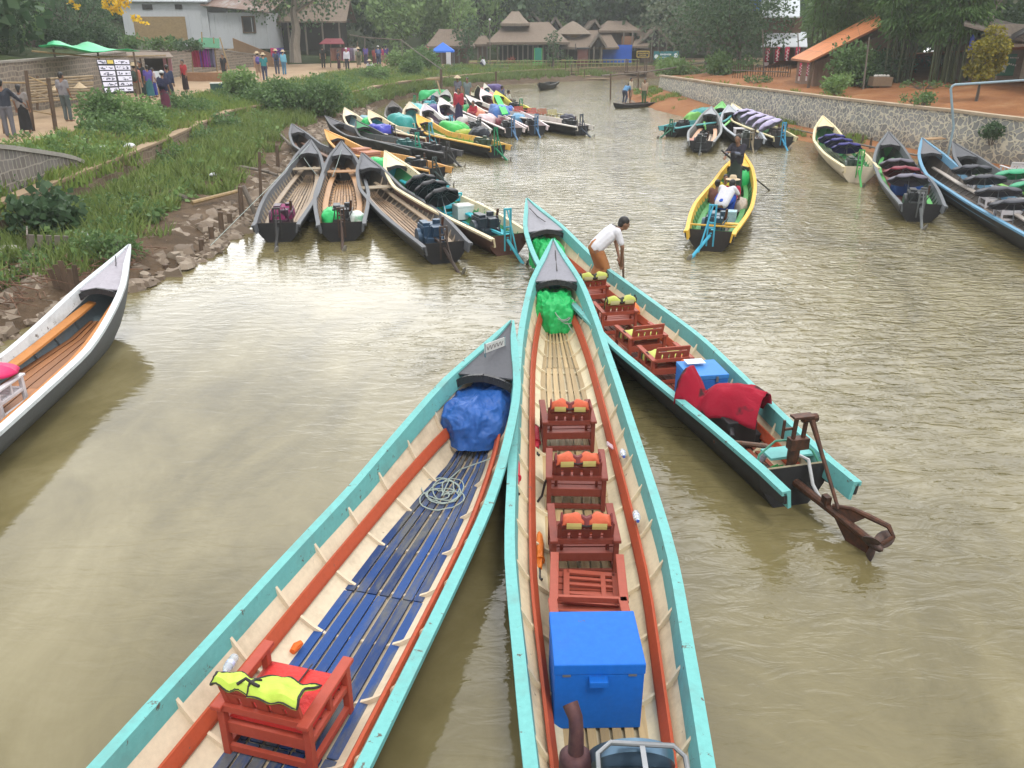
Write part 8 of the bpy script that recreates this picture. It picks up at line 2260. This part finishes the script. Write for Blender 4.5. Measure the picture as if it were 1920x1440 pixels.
def person(label, pos, rz, pose=None, top=(0.1, 0.1, 0.1), low=(0.08, 0.08, 0.1), lower='longyi', skin=0, hat=None, hair=True, sleeves='short', bag=None, h=1.6, group=None, vox=.016, long_hair=False, top2=None, look=(0, 0), low2=None, extra=None):
    """One person: continuous body mesh, clothing and hair as parts. Local +Y is the way they face."""
    J = {k: Vector(v) for k, v in (pose or STAND).items()}
    t = thing('person', label, 'person', pos, rz, group)
    s = h / 1.6; t.scale = (s, s, s)
    ms = SKIN[skin]
    b = MB()
    up = (J['chest'] - J['pelvis']).normalized()
    side = (J['shR'] - J['shL']).normalized()
    for sg in (-1, 1):
        b.cap(J['pelvis'] + side * .055 * sg, J['chest'] + side * .07 * sg, .098, .10, 10)
        S = 'L' if sg < 0 else 'R'
        b.cap(J['chest'] + side * .05 * sg, J['sh' + S] - side * .03 * sg, .09, .06, 8)
        b.cap(J['sh' + S], J['el' + S], .05, .038, 8); b.cap(J['el' + S], J['ha' + S], .038, .025, 8)
        b.cap(J['hip' + S], J['kn' + S], .082, .053, 8); b.cap(J['kn' + S], J['an' + S], .052, .032, 8)
        fd = (J['kn' + S] - J['hip' + S]); fd.z = 0
        fw = Vector((0, 1, 0)) if fd.length < .15 else fd.normalized()
        b.cap(J['an' + S] + Vector((0, 0, -.03)), J['an' + S] + fw * .15 + Vector((0, 0, -.045)), .035, .028, 8)
        # hand: palm, four fingers, a thumb from the side of the palm
        d = (J['ha' + S] - J['el' + S]).normalized()
        q = d.to_track_quat('Y', 'Z'); hx = q @ Vector((1, 0, 0)); hz = q @ Vector((0, 0, 1))
        hp = J['ha' + S]
        b.cap(hp + d * .02 - hx * .016, hp + d * .075 - hx * .02, .018, .016, 6); b.cap(hp + d * .02 + hx * .016, hp + d * .075 + hx * .02, .018, .016, 6)
        for i, (fx, ln) in enumerate(((-.031, .055), (-.011, .068), (.011, .064), (.030, .048))):
            a0 = hp + d * .085 + hx * fx; a1 = a0 + d * ln * .55 - hz * .012; a2 = a1 + d * ln * .35 - hz * .028
            b.cap(a0, a1, .0095, .009, 6); b.cap(a1, a2, .009, .008, 6)
        b.cap(hp + d * .035 - hx * .03 * sg, hp + d * .075 - hx * .055 * sg - hz * .01, .011, .009, 6)
    b.cap(J['neck'] - up * .06, J['head'] - Vector((0, .01, .06)), .055, .052, 10)
    HM = Matrix.Translation(J['head']) @ Matrix.Rotation(look[0], 4, 'Z') @ Matrix.Rotation(look[1], 4, 'X')
    b.ell((0, 0, .01), (.076, .094, .105), 14, 10, HM); b.ell((0, .045, -.055), (.05, .05, .05), 10, 8, HM)
    b.ell((0, .098, -.012), (.014, .022, .022), 8, 6, HM); b.ell((0, .088, -.055), (.026, .014, .010), 8, 6, HM)
    for sg in (-1, 1): b.ell((sg * .077, -.005, -.005), (.012, .022, .032), 8, 6, HM)
    remesh(b.build('body', ms, t, True), min(vox, .014), 2)
    e = MB()
    for sg in (-1, 1): e.ell((sg * .03, .088, .012), (.012, .008, .008), 8, 6, HM)
    e.build('eyes', M_HAIR, t, True)
    if hair and hat is None or long_hair:
        hb = MB(); hb.ell((0, -.016, .038), (.086, .098, .092), 14, 10, HM); hb.ell((0, -.05, -.01), (.074, .062, .08), 10, 8, HM)
        if long_hair: hb.ell((0, -.085, -.06), (.05, .04, .1), 10, 8, HM)
        remesh(hb.build('hair', M_HAIR, t, True), .012, 2)
    elif hair:
        MB().ell((0, -.045, .0), (.078, .066, .075), 12, 9, HM).build('hair', M_HAIR, t, True)
    if hat:
        hm = MB()
        if hat == 'cone': hm.lathe([(.23, .03), (.21, .055), (.12, .13), (.02, .2)], 20, HM)
        elif hat == 'cap': hm.ell((0, -.005, .055), (.09, .105, .075), 12, 8, HM); hm.ell((0, .11, .05), (.07, .06, .012), 10, 6, HM)
        else: hm.lathe([(.085, .05), (.19, .035), (.2, .045), (.1, .075), (.092, .13), (.07, .16), (.01, .165)], 20, HM)
        hm.build('hat', M_STRAW if hat != 'cap' else plain((0.5, 0.5, 0.5)), t, True)
    # shirt
    c = MB()
    for sg in (-1, 1):
        S = 'L' if sg < 0 else 'R'
        c.cap(J['pelvis'] + up * .02 + side * .058 * sg, J['chest'] + side * .075 * sg, .115, .118, 10)
        c.cap(J['chest'] + side * .05 * sg + up * .02, J['sh' + S] - side * .02 * sg, .10, .075, 8)
        f = .72 if sleeves == 'short' else 1.0
        c.cap(J['sh' + S], J['sh' + S].lerp(J['el' + S], f), .068, .058, 8)
        if sleeves == 'long': c.cap(J['el' + S], J['el' + S].lerp(J['ha' + S], .9), .054, .04, 8)
    remesh(c.build('shirt', cloth(top, .85, 9, .5, top2), t, True), vox, 3)
    # lower garment
    l_ = MB(); mlow = cloth(low, .85, 8, .5, low2)
    if lower == 'longyi':
        kc = (J['knL'] + J['knR']) / 2; ac = (J['anL'] + J['anR']) / 2
        wk = (J['knR'] - J['knL']).length / 2; wa = (J['anR'] - J['anL']).length / 2
        rings = []
        chain = [(J['pelvis'] + up * .10, .125, .11), (J['pelvis'], .15, .125), ((J['pelvis'] * .45 + kc * .55), wk + .085, .12), (kc, wk + .095, .125), (ac.lerp(kc, .12), wa + .11, .13)]
        fine = []
        for (p0, a0, b0), (p1, a1, b1) in zip(chain, chain[1:]):
            for k in range(4): fine.append((p0.lerp(p1, k / 4), a0 + (a1 - a0) * k / 4, b0 + (b1 - b0) * k / 4))
        fine.append(chain[-1])
        for i, (p, a, bb) in enumerate(fine):
            tn = (fine[min(i + 1, len(fine) - 1)][0] - fine[max(i - 1, 0)][0]).normalized()
            fy = tn.cross(side).normalized()
            rings.append([p + side * (a * math.cos(w) * (1 + .05 * math.sin(w * 7) * i / len(fine))) + fy * (bb * math.sin(w) * (1 + .05 * math.sin(w * 5 + 1) * i / len(fine))) for w in [2 * math.pi * k / 22 for k in range(22)]])
        l_.loft(rings); l_.build('longyi', mlow, t, True, angle=60)
    else:
        f = .62 if lower == 'shorts' else 1.0
        for sg in (-1, 1):
            S = 'L' if sg < 0 else 'R'
            l_.cap(J['pelvis'] + side * .06 * sg, J['hip' + S], .118, .105, 10)
            if lower == 'shorts': l_.cap(J['hip' + S], J['hip' + S].lerp(J['kn' + S], .95), .10, .085, 8)
            else: l_.cap(J['hip' + S], J['kn' + S], .10, .07, 8); l_.cap(J['kn' + S], J['kn' + S].lerp(J['an' + S], .93), .07, .06, 8)
        remesh(l_.build('trousers' if lower != 'shorts' else 'shorts', mlow, t, True), vox, 2)
    if bag:
        bm_ = MB(); cp = J['chest'] - side.cross(up) * 0 + Vector((0, -.20, -.05)); bm_.ell(cp, (.15, .10, .22), 14, 10); bm_.ell(cp + Vector((0, -.08, -.06)), (.10, .05, .1), 10, 8)
        for sg in (-1, 1): bm_.tube([J['sh' + ('L' if sg < 0 else 'R')] + Vector((-.04 * sg, -.12, .02)), J['sh' + ('L' if sg < 0 else 'R')] + Vector((-.04 * sg, .0, .085)), J['chest'] + Vector((sg * .11, .13, .0)), J['pelvis'] + Vector((sg * .12, .0, .12))], .014, 5)
        bm_.build('backpack', cloth(bag, .8, 8, .4), t, True)
    return t


def px_person(label, px, py, z, rz, **k):
    return person(label, at(px, py, z), R(rz), **k)


# the bending man on the right turquoise boat (near side of the picture)
bend = dict(STAND, pelvis=(0, -.06, .76), chest=(.0, .20, .99), neck=(0, .34, 1.08), head=(0, .44, 1.15), shL=(-.165, .27, 1.05), elL=(-.19, .37, .80), haL=(-.07, .40, .56), shR=(.165, .27, 1.05), elR=(.2, .36, .79), haR=(.09, .40, .50),
            hipL=(-.085, -.06, .74), knL=(-.14, .10, .42), anL=(-.13, .0, .07), hipR=(.085, -.06, .74), knR=(.12, .06, .42), anR=(.11, -.10, .07))
mp_ = at(1120, 546, FZ + .02)
man = person('man in white T-shirt and brown longyi bending over the turquoise gunwale', mp_ + Vector((.0, .1, 0)), R(-78), bend, (0.66, 0.66, 0.70), (0.34, 0.14, 0.05), 'longyi', 1, vox=.012, h=1.66, low2=(0.24, 0.09, 0.035), look=(0, R(-18)))
mh = man.matrix_basis @ Vector((.02, .45, .52))
pole = tag(MB().tube([mh + Vector((-.02, 0, .12)), mh, mh + Vector((.03, .02, -.4)), mh + Vector((.07, .04, -.95))], [.02, .02, .02, .018], 8).build('punt_pole', M_POST, None, True), 'dark wooden pole gripped by the bending man over the gunwale', 'pole')
st_ = MB(); st_.tube([Vector((-.05, .24, 1.14)), Vector((.03, .34, 1.09)), Vector((.10, .33, .96)), Vector((.13, .10, .82))], .012, 6, flat=.4); st_.build('strap', M_STRAP, man)
# poling man and passengers on the yellow boat
pole_pose = dict(STAND, elR=(.26, .12, 1.12), haR=(.24, .28, 1.06), elL=(-.16, .16, 1.12), haL=(.12, .28, 1.16), head=(.02, .05, 1.49))
yp = bp(YB, 1.75, -.02, .12)
pm = person('man in dark jacket standing in the yellow-edged bow pushing a long pole', yp, R(150), pole_pose, (0.03, 0.028, 0.04), (0.035, 0.05, 0.04), 'longyi', 1, sleeves='long', vox=.012, h=1.66, top2=(0.16, 0.18, 0.24))
ph_ = pm.matrix_basis @ Vector((.22, .30, 1.10))
tag(MB().tube([ph_ + Vector((-.14, .02, .12)), ph_, at(1449, 362, -.1)], [.022, .024, .02], 8).build('punt_pole', M_DARK, None, True), 'long dark pole slanting from the poling man into the river', 'pole')
YG = 'people sitting in the yellow-edged boat'
person('boy in yellow shirt sitting below the poling man', bp(YB, 2.9, -.18, .14), R(170), SIT, (0.55, 0.50, 0.05), (0.05, 0.22, 0.08), 'longyi', 1, h=1.35, vox=.014, group=YG)
person('woman in broad straw hat and red top sitting in the yellow-edged boat', bp(YB, 3.9, .08, .16), YB.ang + R(10), SIT, (0.42, 0.03, 0.06), (0.08, 0.1, 0.06), 'longyi', 0, hat='brim', h=1.5, vox=.014, group=YG)
person('dark-haired passenger in brown sitting left of the straw hat', bp(YB, 3.9, -.3, .12), YB.ang, SIT, (0.16, 0.07, 0.05), (0.08, 0.05, 0.05), 'longyi', 1, h=1.4, vox=.014, group=YG)
stoop = dict(SIT, chest=(.05, .20, .40), neck=(.08, .34, .50), head=(.1, .43, .55), shL=(-.12, .24, .48), shR=(.2, .24, .48), elL=(-.2, .42, .32), haL=(-.12, .55, .2), elR=(.3, .4, .3), haR=(.26, .55, .2))
person('boatman in white shirt and blue longyi crouching by the blue engine frame', bp(YB, 4.75, -.08, .30), YB.ang + R(-12), stoop, (0.64, 0.64, 0.70), (0.02, 0.08, 0.46), 'longyi', 1, h=1.62, vox=.014, group=YG)

LP = 'people on the left bank market path'
PZ = 1.3
px_person('man in dark long-sleeved shirt and grey trousers seen from behind at the left edge', 22, 258, PZ, 15, top=(0.03, 0.035, 0.05), low=(0.13, 0.13, 0.15), lower='trousers', sleeves='long', skin=1, h=1.72, group=LP, pose=dict(STAND, elR=(.3, .12, 1.1), haR=(.42, .25, .95)))
px_person('woman in striped grey top and black skirt beside the man in the dark shirt', 52, 250, PZ, 20, top=(0.22, 0.2, 0.19), low=(0.02, 0.02, 0.022), skin=1, h=1.5, group=LP, long_hair=True, top2=(0.08, 0.07, 0.07))
px_person('man in grey patterned shirt with his back turned at the bamboo rack', 130, 228, PZ, -10, top=(0.22, 0.21, 0.22), low=(0.09, 0.11, 0.11), lower='trousers', skin=1, h=1.7, group=LP, top2=(0.15, 0.14, 0.16))
px_person('tourist in straw hat, red shirt and khaki shorts facing the display board', 262, 197, PZ, 10, top=(0.5, 0.17, 0.13), low=(0.36, 0.30, 0.22), lower='shorts', skin=2, hat='brim', bag=(0.06, 0.08, 0.07), h=1.72, group=LP)
px_person('person in dark top behind the tourist with the straw hat', 271, 182, PZ, 170, top=(0.02, 0.025, 0.03), low=(0.03, 0.05, 0.05), skin=1, h=1.65, group=LP)
px_person('person in violet blue top carrying a blue bag by the stall boards', 284, 184, PZ, 40, top=(0.10, 0.07, 0.3), low=(0.03, 0.14, 0.16), skin=1, h=1.5, group=LP)
px_person('small person in pinkish white top beside the blue bag', 292, 182, PZ, -30, top=(0.5, 0.4, 0.42), low=(0.03, 0.05, 0.28), skin=1, h=1.35, group=LP)
px_person('person with navy backpack and long maroon skirt walking along the path', 314, 212, PZ, 0, top=(0.03, 0.03, 0.07), low=(0.13, 0.03, 0.06), skin=1, bag=(0.015, 0.018, 0.05), hat='cap', h=1.6, group=LP, low2=(0.05, 0.09, 0.09))
px_person('person in dark blue jacket walking ahead of the navy backpack', 322, 193, PZ, 5, top=(0.03, 0.04, 0.09), low=(0.03, 0.03, 0.05), skin=1, h=1.62, sleeves='long', group=LP)
px_person('woman in red top and long black skirt standing alone on the path', 350, 172, PZ, 150, top=(0.42, 0.04, 0.05), low=(0.03, 0.018, 0.02), skin=1, h=1.6, group=LP)
px_person('person in black shirt standing near the scarf rack', 423, 152, PZ, 160, top=(0.025, 0.025, 0.03), low=(0.04, 0.04, 0.045), lower='trousers', skin=1, h=1.62, group=LP)
px_person('tourist in straw hat with a violet backpack', 487, 150, PZ, 20, top=(0.4, 0.26, 0.2), low=(0.35, 0.25, 0.18), lower='shorts', skin=2, hat='brim', bag=(0.10, 0.08, 0.3), h=1.7, group=LP)
px_person('tourist in teal top beside the violet backpack', 498, 152, PZ, 10, top=(0.03, 0.2, 0.22), low=(0.04, 0.05, 0.1), lower='trousers', skin=2, hat='brim', h=1.65, group=LP)
px_person('tourist in dark blue with a pale hat behind the bushes', 521, 140, PZ, 15, top=(0.05, 0.10, 0.24), low=(0.05, 0.06, 0.1), lower='trousers', skin=2, hat='brim', bag=(0.03, 0.04, 0.07), h=1.7, group=LP)
px_person('woman in light blue shirt and straw hat behind the bushes', 534, 141, PZ, -20, top=(0.15, 0.42, 0.58), low=(0.08, 0.2, 0.32), lower='trousers', skin=2, hat='brim', sleeves='long', h=1.65, group=LP)
px_person('person with a black and white backpack at the end of the scarf rack', 607, 128, PZ, 10, top=(0.05, 0.06, 0.06), low=(0.05, 0.05, 0.05), lower='trousers', skin=2, bag=(0.03, 0.03, 0.03), h=1.7, group=LP)
px_person('dark figure leaning towards the scarves', 636, 131, PZ, -60, top=(0.05, 0.05, 0.08), low=(0.06, 0.03, 0.04), skin=1, h=1.5, group=LP)
px_person('person in white shirt and dark trousers in the middle of the path', 652, 134, PZ, 170, top=(0.6, 0.6, 0.68), low=(0.02, 0.02, 0.03), lower='trousers', skin=2, hat='cap', sleeves='long', h=1.7, group=LP)
px_person('tourist in olive with shorts and straw hat behind the white shirt', 674, 133, PZ, 20, top=(0.2, 0.22, 0.14), low=(0.2, 0.18, 0.12), lower='shorts', skin=2, hat='brim', bag=(0.1, 0.1, 0.07), h=1.7, group=LP)
px_person('person in violet top left of the crowd by the mound', 687, 122, PZ, 15, top=(0.10, 0.07, 0.26), low=(0.05, 0.04, 0.08), skin=1, h=1.65, group=LP)
px_person('squatting person in white top and pale hat on the path edge', 695, 138, PZ, 170, pose=SQUAT, top=(0.6, 0.58, 0.6), low=(0.03, 0.03, 0.05), skin=1, hat='brim', h=1.6, group=LP)
px_person('person in maroon top in the crowd by the mound', 703, 126, PZ, -30, top=(0.25, 0.05, 0.05), low=(0.12, 0.04, 0.05), skin=1, h=1.6, group=LP)
px_person('tourist in navy with a pale cap in the crowd by the mound', 711, 128, PZ, 10, top=(0.05, 0.07, 0.18), low=(0.04, 0.05, 0.09), lower='trousers', skin=2, hat='cap', bag=(0.1, 0.13, 0.25), h=1.75, group=LP)
px_person('person in crimson in the crowd by the mound', 719, 124, PZ, 30, top=(0.32, 0.04, 0.1), low=(0.3, 0.2, 0.15), lower='shorts', skin=2, h=1.65, group=LP)
px_person('person in dark violet at the right of the crowd', 725, 124, PZ, -10, top=(0.08, 0.05, 0.18), low=(0.3, 0.2, 0.15), lower='shorts', skin=2, h=1.7, group=LP)
px_person('distant person in pink red left of the blue canopy tent', 801, 118, 1.4, 160, top=(0.5, 0.1, 0.14), low=(0.3, 0.1, 0.12), skin=1, h=1.6, group=LP)
px_person('distant person in white sitting by the far railing', 907, 127, .95, 60, pose=SQUAT, top=(0.6, 0.6, 0.65), low=(0.06, 0.06, 0.1), skin=1, h=1.6, group=LP)
FP = 'people on the crowded far boats'
def boat_person(label, px, py, z, rz, **k): return person(label, at(px, py, z), R(rz), group=FP, **k)
boat_person('person in conical straw hat and grey shirt standing among the far bows', 859, 197, .2, 170, top=(0.16, 0.16, 0.2), low=(0.05, 0.05, 0.07), skin=1, hat='cone', h=1.6)
boat_person('dark-haired person in grey green shirt standing among the far bows', 877, 203, .2, 160, top=(0.16, 0.2, 0.2), low=(0.1, 0.16, 0.17), skin=1, h=1.66)
boat_person('person in crimson shawl and dark skirt standing nearest the front of the far boats', 861, 232, .15, 175, top=(0.36, 0.03, 0.05), low=(0.03, 0.025, 0.07), skin=1, h=1.66, sleeves='long')
boat_person('person in red sitting to the right of the crimson shawl', 888, 222, .2, 150, pose=SIT, top=(0.4, 0.03, 0.05), low=(0.2, 0.03, 0.04), skin=1, h=1.6, sleeves='long')
boat_person('person in white sitting at the stern of the yellow-bowed far boat', 953, 197, .3, -60, pose=SIT, top=(0.5, 0.5, 0.42), low=(0.1, 0.1, 0.08), skin=1, h=1.55)
boat_person('person in dark blue sitting behind the yellow-bowed far boat', 941, 188, .3, -60, pose=SIT, top=(0.08, 0.1, 0.18), low=(0.05, 0.05, 0.07), skin=1, h=1.6)
FD = 'people on the low dugout by the mud spit'
person('bending person in blue shirt on the low dugout', at(1171, 194, .1), R(-40), dict(bend), (0.10, 0.24, 0.42), (0.04, 0.05, 0.09), 'trousers', 1, h=1.5, group=FD)
person('person in cream shirt standing in the middle of the low dugout', at(1181, 193, .1), R(-120), None, (0.5, 0.44, 0.34), (0.34, 0.24, 0.17), 'shorts', 1, h=1.5, group=FD)
person('person in tan shirt and green trousers standing at the right end of the low dugout', at(1207, 196, .1), R(150), None, (0.4, 0.3, 0.22), (0.06, 0.12, 0.05), 'trousers', 1, h=1.5, group=FD)

# ------------------------------------------------------------------ light haze in the air
hzm = bpy.data.materials.new('haze'); hzm.use_nodes = True
hn, hl = hzm.node_tree.nodes, hzm.node_tree.links; hn.clear()
ho = hn.new('ShaderNodeOutputMaterial'); hv = hn.new('ShaderNodeVolumePrincipled')
hv.inputs['Color'].default_value = (0.86, 0.90, 0.92, 1); hv.inputs['Density'].default_value = 0.0009; hv.inputs['Anisotropy'].default_value = .2
hl.new(hv.outputs['Volume'], ho.inputs['Volume'])
tag(MB().box((5, 95, 14.5), (270, 250, 34)).build('haze', hzm), kind='stuff')
